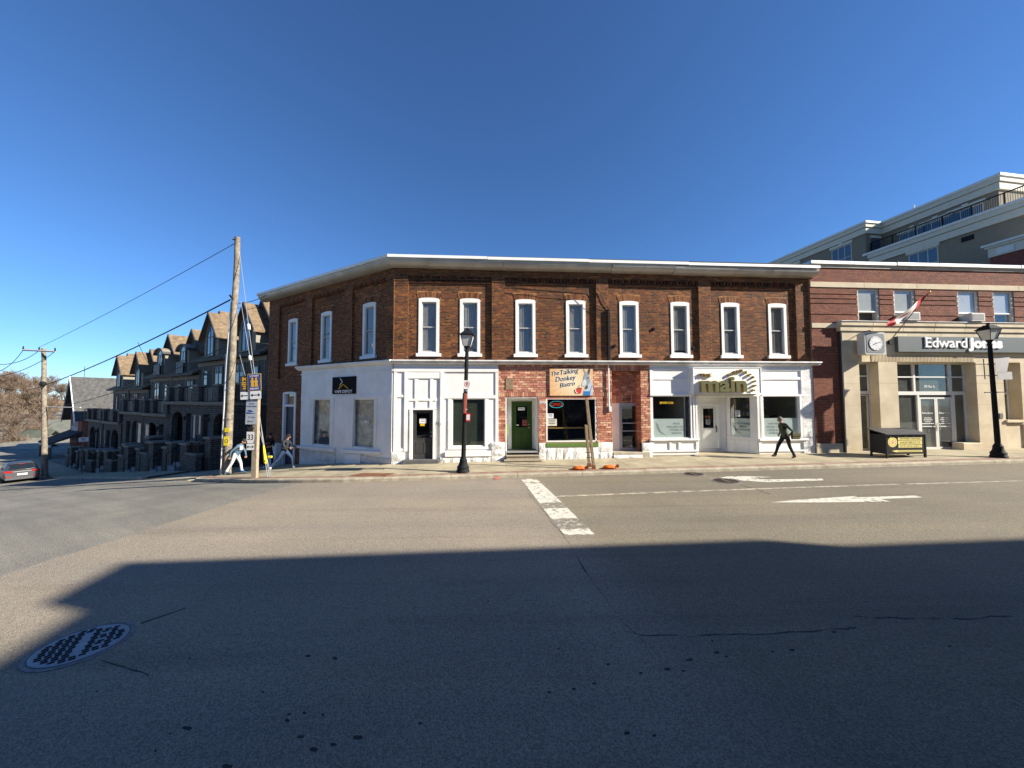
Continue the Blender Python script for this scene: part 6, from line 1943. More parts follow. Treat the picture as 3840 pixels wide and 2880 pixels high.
# bistro sign
bs = thing('bistro_sign', 'orange Talking Donkey Bistro sign board with donkey holding a red mug', 'sign', FF)
D = -.06
zb_ = zmap(2060, 1380, 11.85)
b = rF(2061.5, 1381.5, 2223.5, 1483.5, D)
def sunburst():
    m = M('sunburst_print', (.60, .36, .16), .5, .03)
    N, Lk = m.node_tree.nodes, m.node_tree.links
    tc = N.new('ShaderNodeTexCoord')
    sp_ = N.new('ShaderNodeSeparateXYZ'); Lk.new(tc.outputs['Object'], sp_.inputs[0])
    cx_, cz_ = b[0] + (b[1] - b[0]) * .55, b[2] + (b[3] - b[2]) * .5
    a = N.new('ShaderNodeMath'); a.operation = 'SUBTRACT'; a.inputs[1].default_value = cx_; Lk.new(sp_.outputs[0], a.inputs[0])
    c = N.new('ShaderNodeMath'); c.operation = 'SUBTRACT'; c.inputs[1].default_value = cz_; Lk.new(sp_.outputs[2], c.inputs[0])
    at2 = N.new('ShaderNodeMath'); at2.operation = 'ARCTAN2'; Lk.new(a.outputs[0], at2.inputs[0]); Lk.new(c.outputs[0], at2.inputs[1])
    ml = N.new('ShaderNodeMath'); ml.operation = 'MULTIPLY'; ml.inputs[1].default_value = 26; Lk.new(at2.outputs[0], ml.inputs[0])
    sn = N.new('ShaderNodeMath'); sn.operation = 'SINE'; Lk.new(ml.outputs[0], sn.inputs[0])
    cv = N.new('ShaderNodeCombineXYZ'); Lk.new(a.outputs[0], cv.inputs[0]); Lk.new(c.outputs[0], cv.inputs[1])
    ln = N.new('ShaderNodeVectorMath'); ln.operation = 'LENGTH'; Lk.new(cv.outputs[0], ln.inputs[0])
    mr = N.new('ShaderNodeMapRange'); mr.inputs[1].default_value, mr.inputs[2].default_value = .1, 1.15; Lk.new(ln.outputs['Value'], mr.inputs[0])
    m1 = N.new('ShaderNodeMix'); m1.data_type = 'RGBA'; m1.inputs[6].default_value = (.80, .68, .44, 1); m1.inputs[7].default_value = (.68, .38, .17, 1); Lk.new(mr.outputs[0], m1.inputs[0])
    m2 = N.new('ShaderNodeMix'); m2.data_type, m2.blend_type = 'RGBA', 'MULTIPLY'; m2.inputs[0].default_value = 1; Lk.new(m1.outputs[2], m2.inputs[6])
    r2 = N.new('ShaderNodeMapRange'); r2.inputs[1].default_value, r2.inputs[2].default_value, r2.inputs[3].default_value, r2.inputs[4].default_value = -1, 1, .90, 1.0; Lk.new(sn.outputs[0], r2.inputs[0]); Lk.new(r2.outputs[0], m2.inputs[7])
    Lk.new(m2.outputs[2], N['Principled BSDF'].inputs['Base Color'])
    return m
MB().box(b[0], b[1], D, -.02, b[2], b[3]).build('board', sunburst(), bs, FF)
def word(s, x0, y0, x1, y1, h):
    (a0, z0), (a1, z1) = FL(*zb_(x0, y0), D), FL(*zb_(x1, y1), D)
    ang = math.atan2(z1 - z0, a1 - a0)
    hh = h / 11.85 / 84.5
    w = math.hypot(a1 - a0, z1 - z0)
    text(s, FF, a0, z0, w, hh, M_cream_p, 'letter_halo', bs, .002, D, bold=.055, shear=.25, rot=ang)
    text(s, FF, a0, z0, w, hh, M_ink, 'lettering', bs, .003, D - .003, bold=.012, shear=.25, rot=ang)
word('The', 110, 345, 445, 285, 190); word('Talking', 500, 300, 1310, 190, 220)
word('Donkey', 280, 610, 1190, 500, 220); word('Bistro', 480, 870, 1150, 755, 200)
M_dk = [M('donkey_' + n, c, .6, .15, 40) for n, c in (('grey', (.26, .29, .32)), ('pale', (.58, .60, .60)), ('dark', (.06, .065, .075)), ('blue', (.02, .16, .40)), ('red', (.55, .04, .02)), ('shirt', (.45, .50, .54)))]
def dpoly(pts, mi, name, dd=.0): poly([zb_(x, y) for x, y in pts], FL, D - .001 - dd, FF, name, M_dk[mi], bs)
dpoly([(1570, 350), (1780, 330), (1830, 560), (1900, 720), (1935, 790), (1935, 1218), (1480, 1218), (1500, 1090), (1560, 900), (1690, 800)], 5, 'donkey_neck')
dpoly([(1560, 900), (1690, 700), (1720, 900), (1600, 960)], 2, 'donkey_shade', .002)
dpoly([(1590, 280), (1520, 120), (1515, 28), (1580, 90), (1660, 200), (1690, 270)], 0, 'donkey_ear', .002)
dpoly([(1700, 260), (1710, 120), (1760, 28), (1808, 28), (1820, 130), (1775, 290)], 2, 'donkey_ear', .002)
dpoly([(1570, 270), (1700, 250), (1790, 370), (1820, 600), (1750, 720), (1640, 790), (1540, 830), (1450, 780), (1440, 690), (1510, 560), (1520, 400)], 0, 'donkey_head', .004)
dpoly([(1540, 480), (1640, 560), (1650, 720), (1540, 810), (1450, 772), (1442, 690), (1500, 580)], 1, 'donkey_muzzle', .006)
dpoly([(1660, 430), (1740, 410), (1760, 450), (1690, 480)], 2, 'donkey_eye', .006)
dpoly([(1525, 690), (1560, 690), (1545, 730)], 2, 'donkey_nostril', .008)
dpoly([(1530, 1030), (1800, 1030), (1890, 800), (1935, 770), (1935, 800), (1860, 910), (1825, 1060), (1815, 1218), (1495, 1218)], 3, 'overalls', .004)
dpoly([(1190, 905), (1450, 890), (1425, 1080), (1350, 1150), (1260, 1140), (1210, 1030)], 4, 'mug', .004)
dpoly([(1200, 905), (1290, 870), (1440, 875), (1445, 900), (1300, 925)], 2, 'coffee', .006)
stroke([zb_(1195, 930), zb_(1150, 960), zb_(1170, 1070), zb_(1240, 1130)], FL, D - .004, FF, .018, 'mug_handle', M_dk[1], bs)
stroke([zb_(1300, 850), zb_(1290, 800), zb_(1330, 765), zb_(1375, 790), zb_(1350, 820)], FL, D - .004, FF, .006, 'steam', M_dk[5], bs)
# beauty shop sign with raised gold letters
ms = thing('main_sign', 'white sign box with raised gold letters THE main CHARACTERS over the entry', 'sign', FF)
D = -.30
b = rF(*z6(648, 188), *z6(1478, 510), D)
MB().cbox(b[0], b[1], D, -.01, b[2], b[3], .01).build('box', MT['white'], ms, FF)
fm = .035
for x0_, x1_, z0_, z1_ in ((b[0], b[1], b[3] - fm, b[3]), (b[0], b[1], b[2], b[2] + fm), (b[0], b[0] + fm, b[2] + fm, b[3] - fm), (b[1] - fm, b[1], b[2] + fm, b[3] - fm)):
    MB().box(x0_, x1_, D - .02, D - .001, z0_, z1_).build('edge_strip', MT['white'], ms, FF)
M_gold = M('gold_metal', (.50, .36, .10), .28, .05, metal=.85)
M_olive = M('olive_brass', (.17, .17, .085), .35, .08, 4, metal=.45)
D2 = D - .17
m_ = rF(*z6(750, 335), *z6(1308, 478), D2)
hx = (m_[3] - m_[2]) / .545 * .73
o_ = text('main', FF, m_[0], m_[2], m_[1] - m_[0], hx, M_gold, 'big_letters', ms, .16, D - .0, bold=.035)
o_ = text('main', FF, m_[0], m_[2], m_[1] - m_[0], hx, M_olive, 'letter_faces', ms, .006, D - .161, bold=.033)
t_ = rF(*z6(742, 258), *z6(892, 300), D2)
text('THE', FF, t_[0], t_[2], t_[1] - t_[0], t_[3] - t_[2], M_gold, 'small_letters', ms, .10, D)
for ch, x_, y_, ro in zip('CHARACTERS', (1122, 1172, 1217, 1262, 1305, 1348, 1382, 1402, 1404, 1388), (290, 266, 250, 242, 258, 290, 322, 362, 414, 462), (.7, .5, .3, .05, -.35, -.7, -1.0, -1.25, -1.5, -1.75)):
    a_, zz_ = FL(*z6(x_, y_), D2)
    text(ch, FF, a_, zz_, None, .135, M_gold, 'small_letters', ms, .10, D, rot=ro, align='CENTER', bold=.01)
# vinyl lettering on the frosted film
M_vin = M('grey_vinyl', (.085, .10, .10), .6, .02)
def lines(lst, fr, L, cx_, y0, dy, h, par, dep, k=None):
    for i, (s_, w) in enumerate(lst):
        a_, zz_ = L(*z6(cx_, y0 + dy * i), dep)
        text(s_, fr, a_, zz_, w / 3.253 / 80, h / 3.253 / 80, M_vin, 'window_lettering', par, .0015, dep, align='CENTER')
wt = [o for o in corner.children if o.name.startswith('shop_window')]
wL, wR, wD = wt[-3], wt[-2], wt[-1]
lines((('NAILS', 85), ('WELLNESS SHOTS', 255), ("VITAMIN IV'S", 180), ('INMODE', 122)), FF, FL, 447, 884, 39, 23, wL, .0618)
lines((('HAIR REMOVAL', 230), ('WAXING + SUGARING', 290), ('LASHES & BROWS', 245), ('HYDRAFACIAL', 205)), FF, FL, 1672, 884, 39, 23, wR, .0618)
for i, (s_, w) in enumerate((('LICENSED', .62), ('BEER', .30), ('BEVERAGES', .70))):
    zz_ = FL(*z6(1280, 884 + 38 * i), .45)[1]
    text(s_, FD, g0 + (g1 - g0) * .62, zz_, w, .095, M_vin, 'window_lettering', wD, .0015, .038, align='CENTER')
def sprig(fr, x, z, par, dep, sc=1.0):
    P = [(x, dep, z), (x + .06 * sc, dep, z - .22 * sc), (x + .16 * sc, dep, z - .40 * sc), (x + .34 * sc, dep, z - .52 * sc)]
    MB().tube(P, .006, 4).build('sprig_stem', M_vin, par, fr)
    lf = MB().prism([(0, 0), (.045, .012), (.10, 0), (.045, -.012)], -.0015, 0).mesh('sprig_leaf'); lf.materials.append(M_vin)
    for k in range(14):
        t = k / 13 * 2.99
        i = int(t); f = t - i
        px_, pz_ = P[i][0] + (P[i + 1][0] - P[i][0]) * f, P[i][2] + (P[i + 1][2] - P[i][2]) * f
        put(lf, 'sprig_leaf', None, par, fr @ Matrix.Translation((px_, dep, pz_)) @ Matrix.Rotation((-.2 if k % 2 else 2.4) + .9 - t * .1, 4, 'Y') @ Matrix.Scale(sc, 4))
a_, zz_ = FL(*z6(205, 868), .05); sprig(FF, a_, zz_, wL, .0615)
sprig(FD, g0 + .12, FL(*z6(1125, 862), .6)[1], wD, .038, .95)
a_, zz_ = FL(*z6(240, 633), .3)
text('&MAIN CHA', FF, a_, zz_, 170 / 3.253 / 79, .11, M('neon_yellow', (.9, .55, .05), .5, emit=.45), 'neon_lettering', wL, .01, .30)
a_, zz_ = FL(*z6(828, 800), 1.06)
dmain = [o for o in corner.children if o.name.startswith('door') and not o.name.startswith('door_')][-1]
text('main', FF, a_, zz_, .30, .13, M('copper_vinyl', (.40, .16, .06), .5), 'door_lettering', dmain, .002, 1.045, align='CENTER')
# neon OPEN in the bistro window
ng = thing('open_sign', 'neon OPEN sign in a blue oval behind the bistro window', 'sign', FF)
D = .20
c = rF(*z5(730, 637), *z5(905, 722), D)
xc, zc_, ra_, rb2 = (c[0] + c[1]) / 2, (c[2] + c[3]) / 2, (c[1] - c[0]) / 2, (c[3] - c[2]) / 2
MB().tube([(xc + ra_ * math.cos(q), D, zc_ + rb2 * math.sin(q)) for q in [i * math.pi / 14 for i in range(29)]], .013, 6).build('oval_tube', M('neon_cyan', (.05, .40, .50), .4, emit=.35), ng, FF)
text('OPEN', FF, xc, zc_ - rb2 * .45, ra_ * 1.55, rb2 * .95, M('neon_red', (.65, .05, .02), .4, emit=.35), 'lettering', ng, .01, D, align='CENTER')
MB().tube([(xc - ra_ * .6, D + .01, zc_ + rb2 * .8), (xc - ra_ * .6, D + .01, wb[3] - .05)], .004, 4).build('hanger', M_ink, ng, FF)
# paper notices on glass
def notice(x0, y0, x1, y1, Z, dep, label, mat, fr=FF, L=FL, bars=2, name='paper_notice', word_=None):
    r = rF(*Z(x0, y0), *Z(x1, y1), dep, L)
    t = thing(name, label, 'notice', fr)
    MB().box(r[0], r[1], dep - .003, dep, r[2], r[3]).build('sheet', mat, t, fr)
    for k in range(bars):
        zz = r[3] - (r[3] - r[2]) * (k + .8) / (bars + .8)
        MB().box(r[0] + (r[1] - r[0]) * .15, r[1] - (r[1] - r[0]) * .15, dep - .005, dep - .003, zz, zz + (r[3] - r[2]) * .10).build('print_line', M_ink, t, fr)
    if word_: text(word_, fr, (r[0] + r[1]) / 2, r[2] + (r[3] - r[2]) * .25, (r[1] - r[0]) * .8, (r[3] - r[2]) * .5, M_ink, 'lettering', t, .002, dep - .003, align='CENTER')
notice(695, 797, 780, 860, z5, .052, 'white paper notice high on the bistro window', M_cream_p, bars=3)
notice(692, 868, 822, 957, z5, .052, 'cream menu sheet under the white paper on the bistro window', M('menu_paper', (.62, .58, .47), .7), bars=3)
notice(320, 717, 407, 757, z5, .755, 'white card at the top of the green door pane', M_cream_p, bars=1)
notice(376, 880, 437, 958, z5, .755, 'red and black poster low on the green door pane', M('poster_red', (.30, .07, .04), .6), bars=2)
notice(290, 940, 330, 955, z5, .755, 'small white sticker low on the green door pane', M_cream_p, bars=0)
notice(1308, 748, 1380, 795, z4, .055, 'white paper notice on the charcoal door pane', M_cream_p, bars=2)
notice(1315, 798, 1362, 822, z4, .055, 'yellow sticker below the paper on the charcoal door', M('sticker_yellow', (.62, .42, .02), .6), bars=0)
notice(1160, 712, 1220, 790, z6, .50, 'white paper sheet hung inside the angled entry window', M_cream_p, bars=2)
notice(803, 818, 856, 885, z6, 1.045, 'dark hours card on the white door pane', M('card_grey', (.30, .30, .29), .6), bars=4)
notice(736, 765, 786, 792, z4, .09, 'small OPEN card in the rippled side window', M_cream_p, FS, SL, 0, word_='OPEN')
yb = thing('window_decoration', 'two yellow stick shaped decorations inside the rippled side window', 'decoration', FS)
for a_, b_ in (((818, 770), (855, 838)), ((828, 732), (860, 790))):
    P = [SL(*z4(*q), .12) for q in (a_, b_)]
    MB().tube([(P[0][0], .125, P[0][1]), (P[1][0], .125, P[1][1])], .045, 8).build('yellow_stick', M('stick_yellow', (.60, .42, .03), .5), yb, FS, True)
wp = thing('window_figure', 'flat figure of a man in a dark cap in the side window', 'poster', FS)  # flat cut-out shapes standing in for a capped figure in the pane
poly([z4(*q) for q in ((262, 1010), (260, 965), (285, 935), (315, 930), (355, 930), (375, 960), (376, 1010))], SL, .094, FS, 'jacket', M('figure_navy', (.015, .02, .035), .6), wp)
poly([z4(*q) for q in ((302, 935), (300, 900), (318, 890), (340, 895), (342, 925), (328, 940))], SL, .090, FS, 'face', M('figure_skin', (.40, .20, .14), .6), wp)
poly([z4(*q) for q in ((292, 910), (298, 880), (322, 872), (345, 880), (352, 892), (325, 896))], SL, .086, FS, 'cap', M_ink, wp)
# bistro counter seen through the glass
a_, zz_ = FL(*z5(700, 980), .75)
bc = thing('window_counter', 'narrow wooden counter with two stools inside the bistro window', 'counter', FF)
MB().box(wb[0] + .05, wb[0] + (wb[1] - wb[0]) * .80, .5, .9, zz_ - .03, zz_ + .02).build('top', M('counter_wood', (.42, .26, .08), .5), bc, FF)
for x_ in (wb[0] + .3, wb[0] + 1.4): MB().box(x_ - .03, x_ + .03, .85, .9, gbz, zz_ - .03).build('leg', MT['black'], bc, FF)
for x_ in (wb[0] + .45, wb[0] + 1.25):
    MB().tube([(x_, 1.3, zz_ - .4), (x_, 1.3, zz_ - .36)], .17, 12).build('stool_seat', MT['black'], bc, FF)
    for q in range(4):
        cxx, cyy = math.cos(q * 1.57 + .78) * .16, math.sin(q * 1.57 + .78) * .16
        MB().tube([(x_ + cxx * .8, 1.3 + cyy * .8, zz_ - .4), (x_ + cxx * 1.2, 1.3 + cyy * 1.2, gbz)], .012, 5).build('stool_leg', MT['black'], bc, FF)

# ------------------------------------------------------------------ street lamps
M_lglass = M('lamp_glass', (.55, .54, .48), .25, .05)
def lamp(base_px, top_px, label, name='street_lamp'):
    P = hit(base_px[0], base_px[1], C0 - inF * 2.2, inF)
    P.z = SWZ(P)
    d = ray(*top_px)
    top = Vector((d.x * P.y, P.y, CAMZ + d.z * P.y))
    ax = top - P
    Ht = ax.length
    fr = Matrix.Translation(P) @ Vector((0, 0, 1)).rotation_difference(ax).to_matrix().to_4x4()
    t = thing(name, label, 'street lamp', fr)
    k = Ht / 5.5
    prof = [(.25, 0), (.25, .06), (.235, .08), (.22, .16), (.24, .19), (.20, .24), (.165, .30), (.145, .42), (.15, .46), (.12, .50), (.10, .56)]
    MB().lathe([(r * k, z * k) for r, z in prof], 16).build('base', MT['black'], t, None, True)
    pole = MB().lathe([(.082 * k, .55 * k), (.075 * k, 1.6 * k), (.062 * k, 4.62 * k)], 12).build('pole', MT['black'], t)
    for j in range(12):
        q = j * math.pi / 6
        MB().tube([(.078 * k * math.cos(q), .078 * k * math.sin(q), .6 * k), (.060 * k * math.cos(q), .060 * k * math.sin(q), 4.55 * k)], .010, 4).build('flute', MT['black'], pole)
    MB().lathe([(.065 * k, 4.55 * k), (.085 * k, 4.62 * k), (.06 * k, 4.68 * k), (.10 * k, 4.76 * k), (.12 * k, 4.80 * k)], 12).build('collar', MT['black'], t, None, True)
    z0, z1, w0, w1 = 4.80 * k, 5.22 * k, .135 * k, .235 * k
    def fr4(z, w): return [(-w, -w, z), (w, -w, z), (w, w, z), (-w, w, z)]
    g = MB(); g.hexa(fr4(z0 + .01, w0 * .96) + fr4(z1, w1 * .96)); g.build('glass_lantern', M_lglass, t)
    A, B = fr4(z0, w0), fr4(z1, w1)
    for j in range(4):
        MB().tube([A[j], B[j]], .014, 4).build('lantern_bar', MT['black'], t)
        MB().tube([B[j], B[(j + 1) % 4]], .016, 4).build('lantern_bar', MT['black'], t)
    MB().hexa(fr4(z1, w1 * 1.14) + fr4(z1 + .045, w1 * 1.14)).build('roof_brim', MT['black'], t)
    MB().hexa(fr4(z1 + .045, w1 * 1.05) + fr4(z1 + .20 * k, w1 * .42)).build('roof', MT['black'], t)
    MB().lathe([(.07 * k, z1 + .20 * k), (.05 * k, z1 + .22 * k), (.075 * k, z1 + .25 * k), (.06 * k, z1 + .285 * k), (.02, z1 + .30 * k)], 10).build('finial', MT['black'], t, None, True)
    return t, fr, P, k
l1, fr1, P1_, k1 = lamp((1736, 1774), (1754, 1232), 'black lantern street lamp with a no parking sign by the charcoal door')
l2, fr2, P2_, k2 = lamp((3745, 1704), (3705, 1212), 'black lantern street lamp with sign backs in front of the limestone office')
MB().cbox(-.14, -.05, -.05, .05, 3.95, 4.12, .01).build('junction_box', M('grey_box', (.14, .14, .14), .6), l1)
for z in (3.05, 2.35): MB().lathe([(.09, z), (.09, z + .03)], 12).build('strap', M_steel, l1)
def lampz(px, P): d = ray(*px); return CAMZ + d.z * P.y
M_plate = M('sign_plate_white', (.72, .71, .68), .45, .03)
M_sred = M('sign_red', (.50, .02, .02), .5, .02)
# no-parking sign
FLp = fr1 @ Matrix.Rotation(math.atan(K), 4, 'Z')
sz = lampz((1752, 1443), P1_) - P1_.z
ns = thing('parking_sign', 'white no parking sign with red ring on the black lamp post', 'sign', FLp @ Matrix.Translation((.05, -.10, sz)))
MB().prism(rsq(.15, .03), -.004, 0).build('plate', M_plate, ns, WORLD[ns] @ Matrix.Diagonal((.78, 1, 1.12, 1)))
def ring(par, cx_, cz_, r, w, y, mat, name='ring', n=28):
    b = MB()
    for i in range(n):
        q0, q1 = 2 * math.pi * i / n, 2 * math.pi * (i + 1) / n
        b.prism([(cx_ + r * math.cos(q0), cz_ + r * math.sin(q0)), (cx_ + r * math.cos(q1), cz_ + r * math.sin(q1)), (cx_ + (r - w) * math.cos(q1), cz_ + (r - w) * math.sin(q1)), (cx_ + (r - w) * math.cos(q0), cz_ + (r - w) * math.sin(q0))][::-1], y - .002, y)
    return b.build(name, mat, par)
def nopark(t, sc=1.0):
    text('P', WORLD[t], 0, -.035 * sc, None, .12 * sc, M_ink, 'letter_P', t, .001, -.0045, align='CENTER', bold=.02)
    ring(t, 0, .025 * sc, .10 * sc, .018 * sc, -.006, M_sred)
    MB().prism([(-.075 * sc, .09 * sc), (-.062 * sc, .10 * sc), (.075 * sc, -.04 * sc), (.062 * sc, -.05 * sc)][::-1], -.0075, -.0055).build('slash', M_sred, t)
    MB().prism([(.03 * sc, -.13 * sc), (.085 * sc, -.115 * sc), (.03 * sc, -.10 * sc)], -.006, -.004).build('arrow', M_ink, t)
nopark(ns)
# banner panel standing out over the street and a small red notice
bz0, bz1 = lampz((1740, 1550), P1_) - P1_.z, lampz((1745, 1474), P1_) - P1_.z
bn = thing('banner_panel', 'dark edge on banner panel with red trim strapped to the lamp post', 'banner', FLp @ Matrix.Translation((.02, -.07, bz0)))
MB().cbox(-.10, -.03, -.42, .02, 0, bz1 - bz0, .01).build('panel', M('banner_black', (.012, .012, .013), .6), bn)
MB().box(-.03, .03, -.41, .01, .02, bz1 - bz0 - .02).build('red_face', M('banner_red', (.33, .05, .03), .7, .4, 12), bn)
rz = lampz((1760, 1564), P1_) - P1_.z
rn = thing('red_notice', 'small white notice with red border on the lamp post', 'sign', FLp @ Matrix.Translation((.13, -.09, rz)))
MB().box(-.085, .085, -.004, 0, -.15, .15).build('plate', M_sred, rn)
MB().box(-.06, .06, -.007, -.004, -.10, .10).build('sheet', M('pale_blue_sheet', (.50, .60, .62), .5), rn)
MB().box(-.07, -.02, 0, .06, -.02, .02).build('clip', M_steel, rn)
# sign backs on the second lamp
FL2 = fr2 @ Matrix.Rotation(math.atan(K), 4, 'Z')
sb_ = thing('road_sign', 'bare metal sign backs on a bracket of the second lamp post', 'sign', FL2)
M_zinc = M('zinc_back', (.36, .35, .33), .5, .08, metal=.3)
za = lampz((3745, 1365), P2_) - P2_.z; zb2 = lampz((3745, 1408), P2_) - P2_.z
for sg in (-1, 1):
    MB().tube([(0, -.02, za), (sg * .75, -.02, za)], .016, 6).build('bracket_arm', MT['black'], sb_)
    MB().tube([(0, -.02, zb2), (sg * .75, -.02, zb2)], .016, 6).build('bracket_arm', MT['black'], sb_)
    MB().tube([(sg * .38, -.02, zb2 - .15), (sg * .38, -.02, za + .22)], .016, 6).build('bracket_post', MT['black'], sb_)
MB().prism([(.10, zb2 + .12), (.62, zb2 + .12), (.82, za + .28), (.12, za + .22)], -.05, -.042).build('sign_back', M_zinc, sb_)
MB().prism(rsq(.3, .04), -.05, -.042).build('sign_back', M_zinc, sb_, WORLD[sb_] @ Matrix.Translation((.52, 0, zb2 - .02)) @ Matrix.Diagonal((1.15, 1, .55, 1)))
zx = lampz((3745, 1471), P2_) - P2_.z
MB().tube([(-.45, -.02, zx), (.5, -.02, zx)], .022, 6).build('banner_arm', MT['black'], sb_)
for z in (zx, za, zb2): MB().lathe([(.10, z - .03), (.10, z + .03)], 12).build('strap', MT['black'], sb_)

# ------------------------------------------------------------------ utility poles, guy wires, overhead wires
M_pole = M('grey_pole_wood', (.235, .20, .15), .9, .28, 9, .5, 25, col2=(.155, .13, .095), dscale=4)
def upole(b_, t_, label, r0, r1, Y=None, lift=KH):
    P = road_hit(b_[0], b_[1], lift) if Y is None else None
    d = ray(*t_)
    T = Vector((d.x * P.y, P.y, CAMZ + d.z * P.y))
    ax = T - P
    fr = Matrix.Translation(P) @ Vector((0, 0, 1)).rotation_difference(ax).to_matrix().to_4x4()
    t = thing('utility_pole', label, 'utility pole', fr)
    n = 10
    MB().tube([(.015 * math.sin(i * 1.7), .012 * math.cos(i * 2.1), -.3 + (ax.length + .3) * i / n) for i in range(n + 1)], [r0 + (r1 - r0) * i / n for i in range(n + 1)], 14).build('pole', M_pole, t, None, True)
    return t, P, T, fr, ax.length
up1, U1, T1, fU1, L1 = upole((851, 1779), (892, 890), 'tall wooden utility pole with white conduits at the street corner', .165, .115)
up2, U2, T2, fU2, L2 = upole((168, 1790), (164, 1306), 'wooden utility pole with crossarm beside the parked car', .20, .14)
M_cond = M('white_conduit', (.62, .61, .57), .5, .06)
MB().tube([(-.22, -.08, 0), (-.20, -.06, L1 * .45), (-.12, -.05, L1 * .72)], .045, 8).build('conduit', M_cond, up1, None, True)
MB().tube([(-.30, .02, 0), (-.31, .02, L1 * .50)], .035, 8).build('conduit', M_cond, up1, None, True)
for z in (1.2, 2.6, 4.0): MB().lathe([(.185 - z * .006, z), (.185 - z * .006, z + .03)], 12).build('strap', M_steel, up1)
M_ytag = M('yellow_tag', (.72, .55, .02), .5)
for z, h, x in ((1.36, .42, .02), (1.98, .20, .04)): MB().box(x - .11, x + .12, -.178, -.17, z, z + h).build('yellow_tag', M_ytag, up1)
ring(up1, .04, 1.57, .08, .02, -.18, M_ink, 'tag_print')
MB().tube([(.0, -.15, L1 * .73), (-.05, -.28, L1 * .745)], .04, 6).build('insulator', MT['black'], up1)
MB().tube([(.0, -.10, L1 * .985), (-.12, -.18, L1 * .985)], .03, 6).build('insulator', MT['black'], up1)
# crossarm and bracket on the far pole
ca, cb_ = ray(104, 1314), ray(222, 1320)
pa, pb = Vector((ca.x * U2.y, U2.y - .3, CAMZ + ca.z * U2.y)), Vector((cb_.x * U2.y, U2.y - .3, CAMZ + cb_.z * U2.y))
inv = fU2.inverted()
MB().tube([inv @ pa, inv @ pb], .085, 6).build('crossarm', M('pale_arm', (.36, .34, .30), .8), up2)
for p in (pa, pb, (pa + pb) / 2): MB().tube([inv @ (p + Vector((0, 0, .05))), inv @ (p + Vector((0, 0, .32)))], [.06, .04], 6).build('insulator', MT['black'], up2)
zbr = inv @ (lambda q: Vector((q.x * U2.y, U2.y, CAMZ + q.z * U2.y)))(ray(168, 1440))
MB().ball(tuple(zbr + Vector((.1, -.2, 0))), .22, 8, 6).build('cable_splice', MT['black'], up2)
q1_ = ray(175, 1526); q2_ = ray(302, 1528)
p1_, p2_ = Vector((q1_.x * U2.y, U2.y, CAMZ + q1_.z * U2.y)), Vector((q2_.x * (U2.y - 1), U2.y - 1, CAMZ + q2_.z * (U2.y - 1)))
MB().tube([inv @ p1_, inv @ p2_], .04, 6).build('bracket_arm', M_cond, up2)
for k in range(8): MB().box(-.12, .12, -.215, -.20, 0, .0).build('x', None) if False else None
def onY(px, Y): d = ray(*px); return Vector((d.x * Y, Y, CAMZ + d.z * Y))
M_wire = M('black_wire', (.012, .012, .013), .6)
def wire(a, b_, sag_, r, label, n=16, name='overhead_wire'):
    P = [a.lerp(b_, i / n) - Vector((0, 0, sag_ * 4 * (i / n) * (1 - i / n))) for i in range(n + 1)]
    o = MB().tube(P, r, 6).build(name, M_wire)
    return tag(o, label, 'wire')
A1, A2 = onY((864, 1124), U1.y), onY((175, 1442), U2.y - .2)
wire(A1, A2, .25, .032, 'thick black cable from the corner pole down to the far pole')
wire(onY((882, 912), U1.y), (pa + pb) / 2 + Vector((0, 0, .3)), .15, .014, 'thin wire from the corner pole top to the crossarm')
hA_ = SP(39 - 1.0, -1.9, 5.0)
wire(onY((868, 1290), U1.y), onY((180, 1530), U2.y), .5, .018, 'thin lower cable passing in front of the townhouse dormers')
wire(onY((880, 1138), U1.y), onY((998, 1107), 21.0), .12, .018, 'short service cable from the corner pole to the corner block eave')
wire(onY((884, 1150), U1.y), onY((1002, 1118), 21.2), .35, .014, 'slack second cable from the corner pole to the corner block')
for i, (a_, b_, lab) in enumerate(((pa, (-30, 1400), 'wire running left from the left end of the crossarm'), (pb, (-30, 1415), 'wire running left from the right end of the crossarm'), ((pa + pb) / 2, (-30, 1365), 'wire running left from the middle of the crossarm'), (A2, (-30, 1445), 'cable running left from the splice on the far pole'))):
    wire(a_, onY(b_, U2.y - 8), .4, .022, lab)
for i, (s0, lab) in enumerate(((33.0, 'service drop from the cable to the fourth townhouse'), (20.0, 'service drop from the cable to the second townhouse'))):
    q = SP(s0, -1.2, 0)
    st = A1.lerp(A2, .36 if i == 0 else .06)
    if i == 1: continue
    wire(st, Vector((q.x, q.y, 5.2)), .25, .014, lab)
MB_ = MB()
# guy wires with yellow guard
G0 = road_hit(1003, 1789, KH)
M_guy = M('galvanised_strand', (.45, .45, .44), .45, .05, metal=.6)
for i, (px, lab) in enumerate((((900, 960), 'high steel guy wire from the corner pole top to the ground anchor'), ((903, 1130), 'middle steel guy wire from the corner pole to the ground anchor'), ((899, 1330), 'low steel guy wire from the corner pole to the ground anchor'))):
    a_ = onY(px, U1.y)
    g = G0 + Vector((.06 * i, .04 * i, 0))
    t = thing('guy_wire', lab, 'guy wire', Matrix.Translation(g))
    MB().tube([(0, 0, -.05), a_ - g], .011, 5).build('strand', M_guy, t)
    if i < 2: MB().tube([(a_ - g) * .62, (a_ - g) * (.645)], .06, 6).build('strain_insulator', M_plate, t)
    if i == 0:
        v = (a_ - g)
        MB().tube([v * .05, v * .06, v * .115, v * .12], [.05, .065, .035, .02], 8).build('yellow_guard', M_ytag, t, None, True)
        MB().cbox(.0, .16, -.03, .03, v.z * .075, v.z * .075 + .08, .01).build('guard_flap', M_ytag, t)

